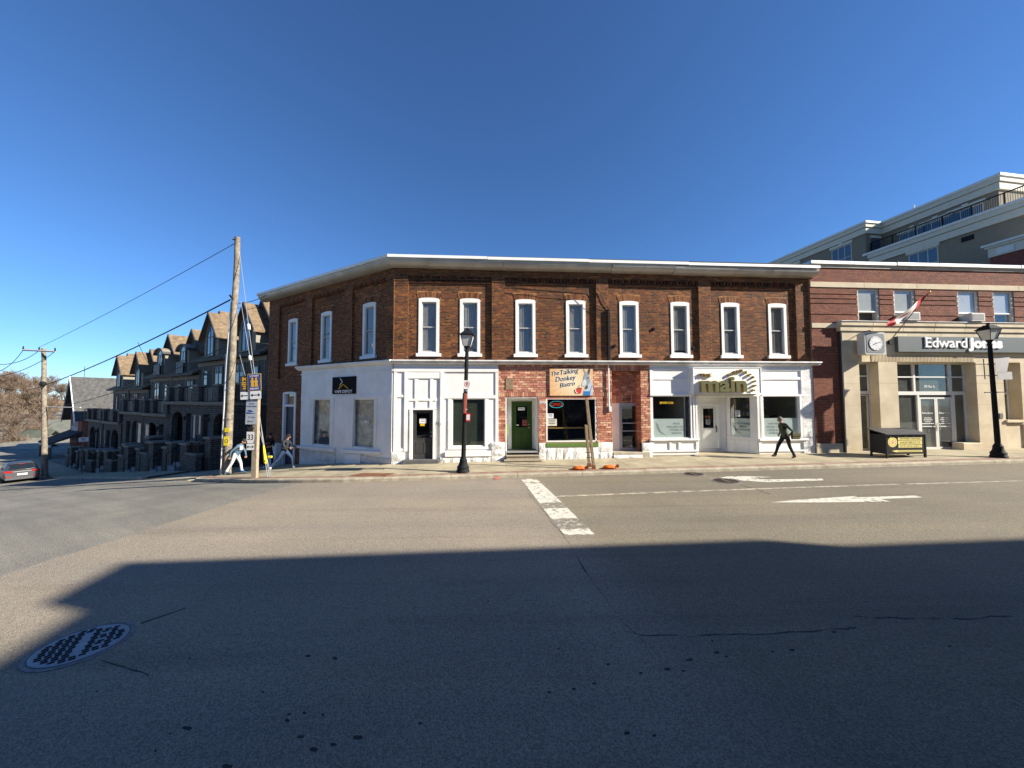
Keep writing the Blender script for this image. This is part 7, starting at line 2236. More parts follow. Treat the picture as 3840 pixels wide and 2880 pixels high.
# ------------------------------------------------------------------ corner sign post
SPp = road_hit(955, 1793, KH)
fSP = Matrix.Translation(SPp) @ Matrix.Rotation(-.04, 4, 'Z')
spt = thing('sign_post', 'wooden post carrying parkway, boat launch and route 33 signs at the corner', 'sign post', fSP)
M_pw = M('post_wood', (.30, .24, .17), .9, .2, 10, .3, 30)
def SPz(y): return onY((955, y), SPp.y).z - SPp.z
def SPx(x): return (onY((x, 1600), SPp.y).x - SPp.x)
MB().cbox(-.105, .105, -.07, .07, -.2, SPz(1440), .012).build('post', M_pw, spt)
def splate(name, x0, y0, x1, y1, mat, tilt=0.0, border=None, y=-.085, rr=.12):
    xa, xb, za_, zb3 = SPx(x0), SPx(x1), SPz(y1), SPz(y0)
    cx_, cz_, w, h = (xa + xb) / 2, (za_ + zb3) / 2, (xb - xa) / 2, (zb3 - za_) / 2
    F4 = fSP @ Matrix.Translation((cx_, y, cz_)) @ Matrix.Rotation(tilt, 4, 'Y')
    r = min(w, h) * rr
    def rr_(w, h): return [(sx * (w - r) + r * math.cos(q), sz_ * (h - r) + r * math.sin(q)) for sx, sz_, q0 in ((1, 1, 0), (-1, 1, 90), (-1, -1, 180), (1, -1, 270)) for q in [rad(q0 + 30 * k) for k in range(4)]]
    o = MB().prism(rr_(w, h), 0, .006).build(name, border or mat, spt, F4)
    if border: MB().prism(rr_(w - .018, h - .018), -.002, 0).build('sign_field', mat, o, F4)
    return o, F4, w, h
M_pblue, M_pyel = M('sign_blue', (.02, .05, .22), .45, .03), M('sign_gold', (.68, .38, .02), .45, .03)
M_brown = M('sign_brown_blue', (.05, .045, .06), .5, .03)
M_dblue = M('sign_navy_print', (.02, .06, .20), .5, .02)
def darrow(o, F4, w, h, both=True, mat=None, sc=1.0):
    b = MB().box(-w * .5, w * .5, -.006, -.003, -h * .10, h * .10)
    b.build('arrow_bar', mat or M_ink, o, F4)
    for sg in ((-1, 1) if both else (-1,)):
        P = [(sg * w * .48, -h * .38), (sg * w * .82, 0), (sg * w * .48, h * .38)]
        MB().prism(P if sg > 0 else P[::-1], -.006, -.003).build('arrow_head', mat or M_ink, o, F4)
o, F4, w, h = splate('museum_sign', 901, 1409, 936, 1470, M_brown, -.04, y=-.10)
text('M', F4, 0, h * .30, w * 1.0, h * .5, M_pyel, 'lettering', o, .001, -.003, align='CENTER', bold=.03)
for k in range(4): MB().box(-w * (.65 if k < 2 else .35), w * (.65 if k < 2 else .35), -.004, -.002, h * .05 - k * h * .24, h * .18 - k * h * .24).build('print_line', M_pyel, o, F4)
o, F4, w, h = splate('parkway_sign', 932, 1402, 984, 1466, M_pblue, -.05, M_pyel, y=-.125)
text('LOYALIST', F4, 0, h * .66, w * 1.35, h * .2, M_cream_p, 'lettering', o, .001, -.004, align='CENTER', bold=.01)
text('PARKWAY', F4, 0, -h * .84, w * 1.3, h * .2, M_cream_p, 'lettering', o, .001, -.004, align='CENTER', bold=.01)
for x_, mir in ((-w * .30, 1), (w * .26, -1)):                # two simple standing figures
    P = [(-.20, -.55), (.22, -.55), (.18, -.1), (.26, .15), (.10, .30), (.16, .48), (0, .60), (-.14, .48), (-.08, .30), (-.26, .12), (-.16, -.1)]
    MB().prism([(x_ + mir * px_ * w * 1.1, pz_ * h * .95) for px_, pz_ in (P if mir > 0 else P[::-1])], -.005, -.003).build('figure_emblem', M_pyel, o, F4)
for k in range(14):
    q = rad(-40 + k * 20)
    MB().box(-.006, .006, -.005, -.003, w * .78, w * .90).build('ray_mark', M_pyel, o, F4 @ Matrix.Rotation(q, 4, 'Y'))
o, F4, w, h = splate('arrow_plate', 902, 1468, 941, 1500, M_plate, -.04, M_ink, y=-.10)
darrow(o, F4, w, h, False)
o, F4, w, h = splate('arrow_plate', 941, 1465, 987, 1498, M_plate, -.04, M_ink, y=-.125)
darrow(o, F4, w, h)
o, F4, w, h = splate('boat_launch_sign', 925, 1501, 968, 1591, M('sign_pale', (.36, .39, .42), .5, .03), .02, y=-.085, rr=.05)
text('BOAT', F4, 0, h * .66, w * .9, h * .11, M_dblue, 'lettering', o, .001, -.002, align='CENTER', bold=.01)
text('LAUNCHING', F4, 0, h * .44, w * 1.8, h * .12, M_dblue, 'lettering', o, .001, -.002, align='CENTER', bold=.01)
MB().prism([(-w * .85, h * .02), (w * .85, -h * .12), (-w * .85, -h * .12)][::-1], -.004, -.002).build('ramp_mark', M_dblue, o, F4)
MB().prism([(-w * .8, h * .16), (-w * .2, h * .20), (w * .45, h * .04), (-w * .3, h * .02)][::-1], -.004, -.002).build('boat_mark', M_dblue, o, F4)
text('½ km', F4, w * .1, -h * .46, w * 1.1, h * .14, M_dblue, 'lettering', o, .001, -.002, align='CENTER', bold=.01)
F5 = F4 @ Matrix.Translation((0, 0, -h * .75))
darrow(o, F5, w * .75, h * .16, False, M_dblue)
# crown and shield of the route marker
zc_ = SPz(1605); x3 = SPx(946)
MB().prism([(x3 - .10, zc_ - .10), (x3 + .10, zc_ - .10), (x3 + .13, zc_ + .06), (x3 + .06, zc_), (x3, zc_ + .11), (x3 - .06, zc_), (x3 - .13, zc_ + .06)], -.10, -.09).build('crown_mark', M_ink, spt)
xa, xb, za_, zb3 = SPx(931), SPx(963), SPz(1672), SPz(1617)
cxs, w = (xa + xb) / 2, (xb - xa) / 2
def shield(s): return [(cxs - w * s, zb3 - (1 - s) * w), (cxs - w * s, za_ + .24), (cxs - w * .7 * s, za_ + .11), (cxs, za_ + (1 - s) * w), (cxs + w * .7 * s, za_ + .11), (cxs + w * s, za_ + .24), (cxs + w * s, zb3 - (1 - s) * w)]
o = MB().prism(shield(1.0), -.10, -.094).build('route_shield', M_ink, spt)
MB().prism(shield(.92), -.103, -.10).build('shield_field', M_plate, o, fSP)
text('33', fSP, cxs, zb3 - .33, w * 1.35, .22, M_ink, 'lettering', o, .001, -.104, align='CENTER', bold=.012)
o, F4, w, h = splate('arrow_plate', 932, 1661, 965, 1688, M_plate, 0, M_ink, y=-.106)
darrow(o, F4, w, h)
# small no-parking sign down the side street
NP = road_hit(307, 1779, KH)
fn = Matrix.Translation(NP) @ Matrix.Rotation(.75, 4, 'Z')
t = thing('parking_sign', 'no parking sign on a thin post beside the townhouse planters', 'sign', fn)
topz = onY((304, 1532), NP.y).z - NP.z
MB().tube([(0, 0, -.1), (0, 0, topz)], .035, 6).build('post', M('rusty_post', (.20, .14, .08), .8, .3, 6), t)
pz_ = onY((306, 1648), NP.y).z - NP.z
FP = fn @ Matrix.Translation((0, -.05, pz_))
MB().box(-.29, .29, -.01, 0, -.19, .19).build('plate', M_plate, t, FP)
t2 = bpy.data.objects.new('sign_print', None); COL.objects.link(t2); place(t2, t, FP @ Matrix.Translation((0, -.01, 0)))
nopark(t2, 1.25)

# ------------------------------------------------------------------ sidewalk clutter
M_stake = M('stake_wood', (.27, .20, .12), .9, .25, 12, .4, 30)
M_rust = M('rust_foot', (.17, .07, .03), .8, .3, 20)
def stake(b_, t_, w, label, dy=0):
    P = road_hit(*z5(*b_), KH)
    T = onY(z5(*t_), P.y + dy)
    ax = T - P
    fr = Matrix.Translation(P) @ Vector((0, 0, 1)).rotation_difference(ax).to_matrix().to_4x4()
    t = thing('timber_stake', label, 'stake', fr)
    L = ax.length
    MB().cbox(-w / 2, w / 2, -w / 2, w / 2, 0, L, .008).build('timber', M_stake, t)
    MB().cbox(-w / 2 - .015, w / 2 + .015, -w / 2 - .015, w / 2 + .015, -.01, .16, .005).build('rusty_foot', M_rust, t)
    return t, fr
s1, f1 = stake((1303, 1518), (1208, 604), .105, 'taller of two leaning weathered timber stakes in front of the bistro window')
s2, f2 = stake((1246, 1492), (1198, 945), .10, 'shorter of two leaning weathered timber stakes in front of the bistro window')
for z in (.45, .65): MB().tube([(-.25, .05, z), (.03, 0, z)], .012, 5).build('tie_bolt', MT['black'], s1)
M_or = M('orange_sandbag', (.72, .17, .015), .75, .22, 7, .6, 18, col2=(.55, .11, .01), dscale=6)
def sandbag(px, L, Hh, flip, label, rz):
    P = road_hit(*px, KH)
    t = thing('sandbag', label, 'sandbag', at(P.x, P.y, P.z, rz))
    b = MB()
    n, m = 16, 12
    for i in range(n + 1):
        u = i / n
        x = (u - .5) * L
        r = math.sin(math.pi * min(1, u * 1.02 + .0)) ** .45 if u < .72 else .30 + .70 * max(0, (1 - (u - .72) / .12)) ** 1.2 if u < .84 else .30 + .55 * (u - .84) / .16
        for j in range(m):
            q = 2 * math.pi * j / m
            wv = 1 + .14 * mnoise.noise(Vector((x * 9, math.cos(q) * 2, math.sin(q) * 2 + flip)))
            z = Hh * .5 * (1 + math.sin(q)) * r * wv
            b.v.append((x * flip, math.cos(q) * .17 * r * wv, max(0, z - .0) + (.04 if u > .85 else 0)))
    for i in range(n):
        for j in range(m): b.face([i * m + j, i * m + (j + 1) % m, (i + 1) * m + (j + 1) % m, (i + 1) * m + j][::int(flip)])
    b.face([j for j in range(m)][::-1]); b.face([n * m + j for j in range(m)])
    b.build('bag', M_or, t, None, True)
    MB().tube([(L * .30 * flip, -.05, .05), (L * .31 * flip, .05, .09)], .03, 6).build('tie', M('tie_cord', (.5, .4, .3), .8), t)
sandbag(z5(1118, 1526), .62, .15, 1, 'orange sandbag slumped to the vape shop side of the stakes', .05)
sandbag(z5(1512, 1512), .62, .15, 1, 'orange sandbag with tied neck on the beauty shop side of the stakes', .05)
# black waste box with advert
Bp = hit(*Z7([(765, 1566, 0, 0)])[0][:2], C0 - inF * 1.8, inF)
Bp.z = SWZ(Bp) + .01
fB = Matrix.Translation(Bp) @ frame(Vector((0, 0, 0)), axF, inF)
bx = thing('waste_box', 'black lidded box on legs with yellow takeaway advert on the sidewalk', 'waste box', fB)
def bpx(x, y): p = hit(3050 + x / 2.765, 1150 + y / 2.765, Bp, inF); q = p - Bp; return q.dot(axF), q.z
Wd = bpx(1165, 1450)[0]
zlo, zhi = bpx(960, 1528)[1], bpx(960, 1326)[1]
DB = .68
M_bb = M('black_panel', (.012, .011, .011), .4, .1)
MB().box(0, Wd, .0, DB, zlo, zhi).build('body', M_bb, bx)
for x in (.0, Wd - .05):
    for y in (0, DB - .05): MB().box(x - .01, x + .05, y - .01, y + .05, 0, zlo + .02).build('leg', M_bb, bx)
for x in (-.015, Wd - .035): MB().box(x, x + .05, -.015, .03, 0, zhi).build('corner_bar', M_bb, bx)
zback = zhi + .20
MB().prismx([(-.10, zhi + .0), (DB + .06, zback), (DB + .06, zback + .03), (-.10, zhi + .035)][::-1], -.10, Wd + .08).build('lid', M('lid_grey', (.05, .05, .052), .5, .08), bx)
MB().box(0, Wd, DB - .03, DB, zhi, zback - .01).build('back_wall', M_bb, bx)
M_ad, M_ady = M('advert_black', (.015, .014, .013), .4), M('advert_yellow', (.72, .62, .20), .5, .04)
ax0, az0 = bpx(772, 1505); ax1, az1 = bpx(1140, 1340)
pan = MB().box(ax0, ax1, -.012, -.002, az0, az1).build('advert_panel', M_ad, bx)
def astrip(x0, y0, x1, y1, s_, h):
    a0_, z0_ = bpx(x0, y1); a1_, z1_ = bpx(x1, y0)
    MB().box(a0_, a1_, -.015, -.012, z0_, z1_).build('advert_strip', M_ady, pan, fB)
    if s_ is None:
        for q in range(16): MB().box(a0_ + (a1_ - a0_) * (.08 + q * .055), a0_ + (a1_ - a0_) * (.08 + q * .055 + .035), -.0165, -.015, z0_ + (z1_ - z0_) * .3, z0_ + (z1_ - z0_) * .7).build('print_mark', M_ink, pan, fB)
        return
    text(s_, fB, (a0_ + a1_) / 2, z0_ + (z1_ - z0_) * .22, (a1_ - a0_) * .86, (z1_ - z0_) * h, M_ink, 'lettering', pan, .001, -.0155, align='CENTER', bold=.01)
astrip(875, 1352, 1122, 1383, 'VIEW THE MENU - ORDER ONLINE', .55)
astrip(877, 1386, 1122, 1430, 'ANGRYBIRDZ.CA', .58)
astrip(880, 1433, 1122, 1462, '613-476-0011', .60)
astrip(860, 1485, 1125, 1508, None, .5)
P = [bpx(812, 1497), bpx(862, 1484), bpx(862, 1511)]
MB().prism([(x, z) for x, z in P][::-1], -.015, -.012).build('arrow', M_ady, pan)
cxr, czr = bpx(818, 1404); rr2 = bpx(866, 1404)[0] - cxr
MB().prism([(cxr + rr2 * math.cos(i * math.pi / 14), czr + rr2 * math.sin(i * math.pi / 14)) for i in range(28)], -.015, -.012).build('round_badge', M_ady, pan, fB)
ring(pan, cxr, czr, rr2 * .72, .006, -.016, M_ink, 'badge_ring')
MB().prism([(cxr + rr2 * .35 * math.cos(i * math.pi / 5), czr + rr2 * .42 * math.sin(i * math.pi / 5)) for i in range(10)], -.0165, -.015).build('badge_mark', M('badge_pink', (.6, .33, .26), .6), pan, fB)
bd = MB().lathe([(.018, 0), (.012, .006)], 8).mesh('advert_light'); bd.materials.append(M_cream_p)
for x in (797, 878, 957, 1037, 1117):
    a_, z__ = bpx(x, 1340)
    put(bd, 'advert_light', None, pan, fB @ Matrix.Translation((a_, -.012, z__ - .02)) @ Matrix.Rotation(rad(90), 4, 'X'))
# litter in the gutter
P = road_hit(1864, 1796)
t = thing('litter', 'crushed red paper cup lying in the gutter by the kerb', 'litter', at(P.x, P.y, P.z, .4))
b = MB()
for i in range(14):
    q = i * 2.4
    b.add([(random.uniform(-.12, .12), random.uniform(-.05, .05), random.uniform(0, .07)) for _ in range(4)], [(0, 1, 2, 3)])
b.build('crumpled_paper', M('red_paper', (.62, .10, .06), .6, .3, 30), t)

# things seen through the salon glass
sc = thing('salon_chair', 'black round backed salon chair behind the window with hair removal lettering', 'chair', FF @ Matrix.Translation((FL(*z6(1690, 900), 1.2)[0], 1.2, gbz + .05)))
MB().tube([(0, 0, 0), (0, 0, .45)], .05, 8).build('stem', M_steel, sc)
MB().lathe([(.30, 0), (.28, .03)], 14).build('base', M_steel, sc)
MB().cbox(-.28, .28, -.25, .25, .45, .58, .04).build('seat', MT['black'], sc)
ct_ = FL(*z6(1690, 770), 1.2)[1] - gbz - .05
MB().prism([(.30 * math.cos(q), ct_ - .30 + .30 * math.sin(q)) for q in [i * math.pi / 8 for i in range(9)]] + [(-.26, .6), (.26, .6)], .18, .28).build('backrest', MT['black'], sc)
sh = thing('display_shelf', 'wooden display shelf with bottles behind the angled entry window', 'shelf', FD @ Matrix.Translation((g0 + .2, 1.0, 0)))
for k in range(4):
    zz = zff + .1 + k * .38
    MB().box(0, 1.1, 0, .25, zz, zz + .03).build('board', M('shelf_oak', (.30, .19, .09), .6) if k == 0 else bpy.data.materials['shelf_oak'], sh)
    for j in range(6):
        h = random.uniform(.1, .22)
        MB().tube([(.1 + j * .17, .12, zz + .03), (.1 + j * .17, .12, zz + .03 + h)], [.035, .025], 8).build('bottle', random.choice((M_cream_p, M_yel, MT['sash'], M_dk[3])), sh)
rp = thing('room_partition', 'pale inner partition wall behind the window with nails lettering', 'partition', FF)
x_a, x_b = FL(*z6(415, 700), 1.6)[0], FL(*z6(525, 700), 1.6)[0]
MB().box(x_a, x_b, 1.6, 1.7, gbz + .05, zc0 - .12).build('panel', M('partition_paint', (.62, .64, .55), .8), rp)
# ------------------------------------------------------------------ people
M_skin = M('skin', (.42, .23, .15), .6, .05)
M_hair = M('dark_hair', (.02, .014, .01), .7, .2, 40)
def skin_mesh(V, Ed, name):
    """V: {joint: (pos, rx, ry)}, Ed: [(a, b, label)] -> smooth body mesh with material index by label"""
    keys = list(V)
    me = bpy.data.meshes.new(name)
    me.from_pydata([V[k][0] for k in keys], [(keys.index(a), keys.index(b)) for a, b, _ in Ed], [])
    o = bpy.data.objects.new('tmp_body', me)
    TSC.collection.objects.link(o)
    md = o.modifiers.new('skin', 'SKIN')
    md.use_smooth_shade = True
    sv = me.skin_vertices[0].data
    for i, k in enumerate(keys):
        sv[i].radius = (V[k][1], V[k][2])
        sv[i].use_root = (k == 'pelvis')
    sb = o.modifiers.new('sub', 'SUBSURF'); sb.levels = 2; sb.render_levels = 2
    vl = TSC.view_layers[0]
    vl.update()
    out = bpy.data.meshes.new_from_object(o.evaluated_get(vl.depsgraph))
    bpy.data.objects.remove(o)
    out.name = name
    return out
def person(fr, J, mats, label, name='person', hair=None, cap=None, beard=False, glasses=False, extra=None, face=(-1, 0, 0), toe=None, width=1.0, look=None, group=None):
    """J: joint positions; mats: skin, top, trousers, shoes"""
    t = thing(name, label, 'person', fr)
    v = lambda k: Vector(J[k])
    R = dict(pelvis=(.135, .15), waist=(.125, .14), chest=(.14, .175), neckb=(.075, .085), neck=(.052, .052), headb=(.066, .068), head=(.088, .082), headt=(.060, .058))
    up_ = (v('head') - v('neckb')).normalized()
    V = {}
    V['pelvis'] = (J['pelvis'], .125 * width, .145 * width)
    V['waist'] = (tuple(v('pelvis').lerp(v('chest'), .45)), .118 * width, .135 * width)
    V['chest'] = (J['chest'], .135 * width, .165 * width)
    V['neckb'] = (J['neckb'], .075, .085)
    V['neck'] = (tuple(v('neckb').lerp(v('head'), .42)), .052, .052)
    V['headb'] = (tuple(v('head') - up_ * .055 + Vector(face) * .015), .066, .062)
    V['head'] = (tuple(v('head') + up_ * .01), .090, .078)
    V['headt'] = (tuple(v('head') + up_ * .085), .062, .056)
    Ed = [('pelvis', 'waist', 1), ('waist', 'chest', 1), ('chest', 'neckb', 1), ('neckb', 'neck', 0), ('neck', 'headb', 0), ('headb', 'head', 0), ('head', 'headt', 0)]
    for s in 'LR':
        V['sh' + s] = (J['sh' + s], .068, .066); V['el' + s] = (J['el' + s], .052, .050)
        V['wr' + s] = (tuple(v('el' + s).lerp(v('ha' + s), .86)), .034, .030); V['ha' + s] = (J['ha' + s], .030, .018)
        V['hip' + s] = (J['hip' + s], .098, .10); V['kn' + s] = (J['kn' + s], .068, .066); V['an' + s] = (J['an' + s], .050, .048)
        a, d_ = v('an' + s), v('to' + s)
        V['he' + s] = (tuple(a + (a - d_).normalized() * .045 + Vector((0, 0, -.045))), .036, .034)
        V['to' + s] = (J['to' + s], .036, .030)
        Ed += [('neckb', 'sh' + s, 1), ('sh' + s, 'el' + s, 1), ('el' + s, 'wr' + s, 1), ('wr' + s, 'ha' + s, 0),
               ('pelvis', 'hip' + s, 2), ('hip' + s, 'kn' + s, 2), ('kn' + s, 'an' + s, 2), ('an' + s, 'he' + s, 3), ('an' + s, 'to' + s, 3)]
    if extra and 'short' in extra:
        Ed = [(a, b, 0 if a.startswith('el') else l) for a, b, l in Ed]
    me = skin_mesh(V, Ed, 'body')
    seg = [(Vector(V[a][0]), Vector(V[b][0]), l, (V[a][1] + V[b][1]) / 2) for a, b, l in Ed]
    idx = []
    for p in me.polygons:
        c = p.center
        best = None
        for a, b, l, r in seg:
            ab = b - a
            tt_ = max(0, min(1, (c - a).dot(ab) / max(1e-6, ab.length_squared)))
            d_ = (c - (a + ab * tt_)).length - r * .8
            if best is None or d_ < best[0]: best = (d_, l)
        idx.append(best[1])
    for m in mats: me.materials.append(m)
    me.polygons.foreach_set('material_index', idx)
    put(me, 'body', None, t)
    me.polygons.foreach_set('use_smooth', [True] * len(me.polygons))
    # hands: palm, four fingers and a thumb
    for s in 'LR':
        h, w = v('ha' + s), v('wr' + s) if ('wr' + s) in J else Vector(V['wr' + s][0])
        d_ = (h - w).normalized()
        side = d_.cross(Vector((0, 1, 0))).normalized()
        nrm = d_.cross(side).normalized()
        b = MB()
        for k in range(4):
            o_ = h + side * (-.028 + k * .019)
            L_ = (.062, .072, .068, .052)[k]
            b.tube([o_ - d_ * .02, o_ + d_ * L_ * .5, o_ + d_ * L_ + nrm * .022], [.010, .009, .007], 6)
        b.tube([h - d_ * .03 - side * .03, h - side * .055 + d_ * .0, h - side * .06 + d_ * .035 + nrm * .01], [.012, .010, .008], 6)
        b.build('hand', mats[0], t, None, True)
    # face
    f = Vector(face); f = (f - up_ * f.dot(up_)).normalized()
    sd = up_.cross(f)
    hd = v('head')
    b = MB().tube([hd + f * .085 + up_ * .022, hd + f * .112 - up_ * .022, hd + f * .088 - up_ * .03], [.010, .017, .012], 6)
    b.build('nose', mats[0], t, None, True)
    for q in (-1, 1):
        MB().ball(tuple(hd + f * .083 + sd * .032 * q + up_ * .015), .011, 6, 5).build('eye', M_ink, t, None, True)
        MB().ball(tuple(hd + sd * .088 * q - up_ * .01), (.02, .02, .032), 6, 5).build('ear', mats[0], t, None, True)
    MB().tube([hd + f * .085 - up_ * .062 + sd * .025, hd + f * .09 - up_ * .062 - sd * .025], .007, 5).build('mouth', M('lip', (.30, .12, .09), .6), t)
    if hair:
        b = MB(); b.ball((0, 0, 0), (.098, .092, .098), 14, 9)
        q = Matrix.Translation(hd + up_ * .042 - f * .018)
        b.v = [tuple(q @ Vector(p)) for p in b.v]
        b.f = [fa for fa in b.f if not all((Vector(b.v[i]) - hd).dot(f) > .045 and (Vector(b.v[i]) - hd).dot(up_) < .07 for i in fa)]
        b.c = [None] * len(b.f); b.mi = [0] * len(b.f)
        b.build('hair', hair, t, None, True)
        if extra and 'long' in extra:
            for q in (-1, 1): MB().ball(tuple(hd - f * .03 + sd * .075 * q - up_ * .03), (.05, .05, .10), 8, 6).build('hair', hair, t, None, True)
    if cap:
        b = MB().ball(tuple(hd + up_ * .055), (.104, .098, .075), 14, 8)
        b.build('cap', cap, t, None, True)
        MB().tube([hd + f * .07 + up_ * .06, hd + f * .17 + up_ * .045], [.07, .055], 8).build('cap_brim', cap, t, None, True) if False else MB().hexa([tuple(hd + f * a_ + sd * s_ + up_ * z_) for z_ in (.045, .055) for a_, s_ in ((.07, -.07), (.07, .07), (.17, .05), (.17, -.05))]).build('cap_brim', cap, t)
    if beard:
        MB().ball(tuple(hd + f * .045 - up_ * .075), (.065, .062, .05), 10, 7).build('beard', M_hair, t, None, True)
    if glasses:
        for q in (-1, 1): MB().ball(tuple(hd + f * .095 + sd * .034 * q + up_ * .016), (.024, .024, .018), 8, 5).build('glasses_lens', M_ink, t, None, True)
        MB().tube([hd + f * .095 + sd * .08 + up_ * .018, hd + f * .1 + up_ * .02, hd + f * .095 - sd * .08 + up_ * .018], .005, 4).build('glasses_frame', M_ink, t)
    return t
def stand(px, rz=0.0, y=None, d=None):
    if y is not None:                                      # y: distance from the main facade line
        P = hit(px[0], px[1], C0 + inF * y, inF)
        rise = .05 * (y - yk) / (.6 - yk)
    else:                                                  # d: distance out from the side wall
        P = hit(px[0], px[1], C0 - inS * d, inS)
        rise = 0
    P.z = H(P.x, P.y) + KH + .004 + rise
    return Matrix.Translation(P) @ frame(Vector((0, 0, 0)), axF, inF) @ Matrix.Rotation(rz, 4, 'Z'), P
# man in a green jacket walking past the beauty shop
fr, P = stand((2945, 1700), 0, -1.25)
M_jk = M('green_jacket', (.045, .052, .026), .75, .15, 20, .3, 40)
M_trs = M('black_trousers', (.010, .010, .012), .8, .1)
J = dict(pelvis=(.02, 0, .97), chest=(-.06, 0, 1.30), neckb=(-.11, 0, 1.47), head=(-.19, 0, 1.66),
         shL=(-.08, .17, 1.43), elL=(.03, .24, 1.16), haL=(-.13, .18, .98), shR=(-.07, -.17, 1.43), elR=(.17, -.25, 1.18), haR=(-.02, -.24, 1.00),
         hipL=(.0, .09, .92), knL=(-.24, .09, .54), anL=(-.40, .09, .13), toL=(-.56, .09, .11), hipR=(.04, -.09, .92), knR=(.14, -.09, .50), anR=(.36, -.09, .10), toR=(.20, -.09, .04))
M_gh = M('grey_hair', (.16, .14, .12), .8, .2, 40)
man = person(fr, J, [M_skin, M_jk, M_trs, M('brown_shoes', (.10, .04, .02), .5)], 'man in dark green jacket and black trousers walking with a shoulder bag', hair=M_gh, glasses=True, face=(-1, -.15, -.25))
M_bag = M('olive_bag', (.075, .065, .025), .8, .15, 15)
bag = thing('shoulder_bag', 'olive canvas shoulder bag on the walking man in green', 'bag', fr)
MB().cbox(.04, .40, -.36, -.24, .86, 1.10, .03).build('bag_body', M_bag, bag)
MB().cbox(.035, .405, -.38, -.35, .98, 1.12, .01).build('flap', M_bag, bag)
MB().tube([(.12, -.30, 1.10), (.02, -.29, 1.30), (-.06, -.19, 1.49), (-.10, .02, 1.545)], .014, 5).build('strap', M_trs, bag)
# stooping man by the corner pole
fr, P = stand((884, 1770), .15, None, 2.85)
J = dict(pelvis=(-.02, 0, .88), chest=(.14, 0, 1.17), neckb=(.21, 0, 1.32), head=(.31, -.02, 1.48),
         shL=(.10, .17, 1.28), elL=(.26, .24, 1.02), haL=(.32, .20, .76), shR=(.12, -.18, 1.28), elR=(-.12, -.24, 1.04), haR=(-.17, -.20, .77),
         hipL=(-.01, .09, .84), knL=(.15, .09, .50), anL=(.20, .09, .11), toL=(.37, .09, .04), hipR=(-.03, -.09, .84), knR=(-.14, -.09, .50), anR=(-.36, -.09, .12), toR=(-.22, -.10, .04))
t = person(fr, J, [M_skin, M('blue_hoodie', (.075, .125, .18), .85, .15, 15, .3, 40), M('pale_trousers', (.56, .57, .58), .85, .06), M('blue_shoes', (.03, .12, .28), .6)], 'bearded man in blue hoodie and white trousers stooping beside the corner pole', hair=M_hair, beard=True, face=(1, -.25, -.35), width=1.08)
MB().prism([(.20, 1.10), (.30, 1.13), (.29, 1.28), (.22, 1.30)], -.16, -.06).build('white_shirt', M_cream_p, t)
# man in a black T-shirt against the brick wall
fr, P = stand((1004, 1752), .1, None, 1.3)
J = dict(pelvis=(.02, 0, .95), chest=(.05, 0, 1.28), neckb=(.06, 0, 1.46), head=(.09, -.02, 1.64),
         shL=(.22, .05, 1.41), elL=(.28, -.05, 1.14), haL=(.08, -.24, 1.08), shR=(-.12, -.03, 1.41), elR=(-.30, -.12, 1.18), haR=(-.36, -.24, 1.30),
         hipL=(.11, .03, .91), knL=(.20, .0, .50), anL=(.17, .05, .10), toL=(.28, -.05, .04), hipR=(-.07, -.03, .91), knR=(-.12, -.08, .50), anR=(-.16, .0, .10), toR=(-.14, -.16, .04))
M_blk = M('black_cloth', (.012, .012, .013), .85, .1)
t = person(fr, J, [M_skin, M_blk, M('charcoal_jeans', (.014, .014, .018), .85), M('white_shoes', (.65, .65, .64), .6)], 'man in black T-shirt with orange print standing behind the guy wires', hair=M_hair, extra=('short', 'long'), face=(.4, -1, -.1))
for x, z, w, h in ((.0, 1.22, .04, .09), (.09, 1.25, .035, .06), (.04, 1.13, .05, .05)): MB().box(x, x + w, -.185, -.16, z, z + h).build('shirt_print', M('print_orange', (.40, .10, .04), .7), t)
# lunging man in cap and jeans
fr, P = stand((1058, 1750), .12, None, 1.75)
J = dict(pelvis=(.06, 0, .86), chest=(.12, 0, 1.17), neckb=(.17, 0, 1.34), head=(.23, -.02, 1.52),
         shL=(.22, .13, 1.28), elL=(.38, .12, 1.08), haL=(.55, .05, 1.03), shR=(.08, -.17, 1.30), elR=(.16, -.26, 1.05), haR=(.42, -.20, 1.02),
         hipL=(.11, .09, .82), knL=(.38, .09, .52), anL=(.42, .09, .12), toL=(.57, .07, .04), hipR=(.03, -.09, .82), knR=(-.17, -.09, .48), anR=(-.48, -.09, .17), toR=(-.44, -.11, .035))
person(fr, J, [M_skin, M('grey_jacket', (.022, .023, .029), .8, .15, 15, .3, 40), M('blue_jeans', (.022, .042, .095), .85, .3, 8), M('white_trainers', (.68, .68, .67), .6)], 'man in dark cap, grey jacket and jeans lunging toward the navy door', cap=M_blk, face=(.45, -1, .05))

# ------------------------------------------------------------------ silver car going down the side street
CP = road_hit(82, 1808)
s_c, d_c = sdo(CP)
slope = (H(*(CP + uS * 2)[:2]) - H(*(CP - uS * 2)[:2])) / 4
fwdc = Vector((uS.x, uS.y, slope)).normalized()
rgt = Vector((inS.x, inS.y, 0)).normalized()
upc = rgt.cross(fwdc).normalized()
fC = Matrix(((rgt.x, fwdc.x, upc.x, CP.x), (rgt.y, fwdc.y, upc.y, CP.y), (rgt.z, fwdc.z, upc.z, CP.z), (0, 0, 0, 1)))
car = thing('car', 'dark silver hatchback sport utility car driving down the side street', 'car', fC)
M_car = M('silver_paint', (.15, .155, .165), .25, .03, metal=.75, spec=.6)
M_cgls = M('car_glass', (.012, .015, .018), .05, .02, spec=.8)
M_tyre, M_rim2 = M('tyre', (.012, .012, .012), .9), M('alloy_rim', (.35, .35, .36), .3, metal=.8)
M_tail = M('tail_lamp', (.38, .01, .012), .2, .03, spec=.6)
W2 = .94
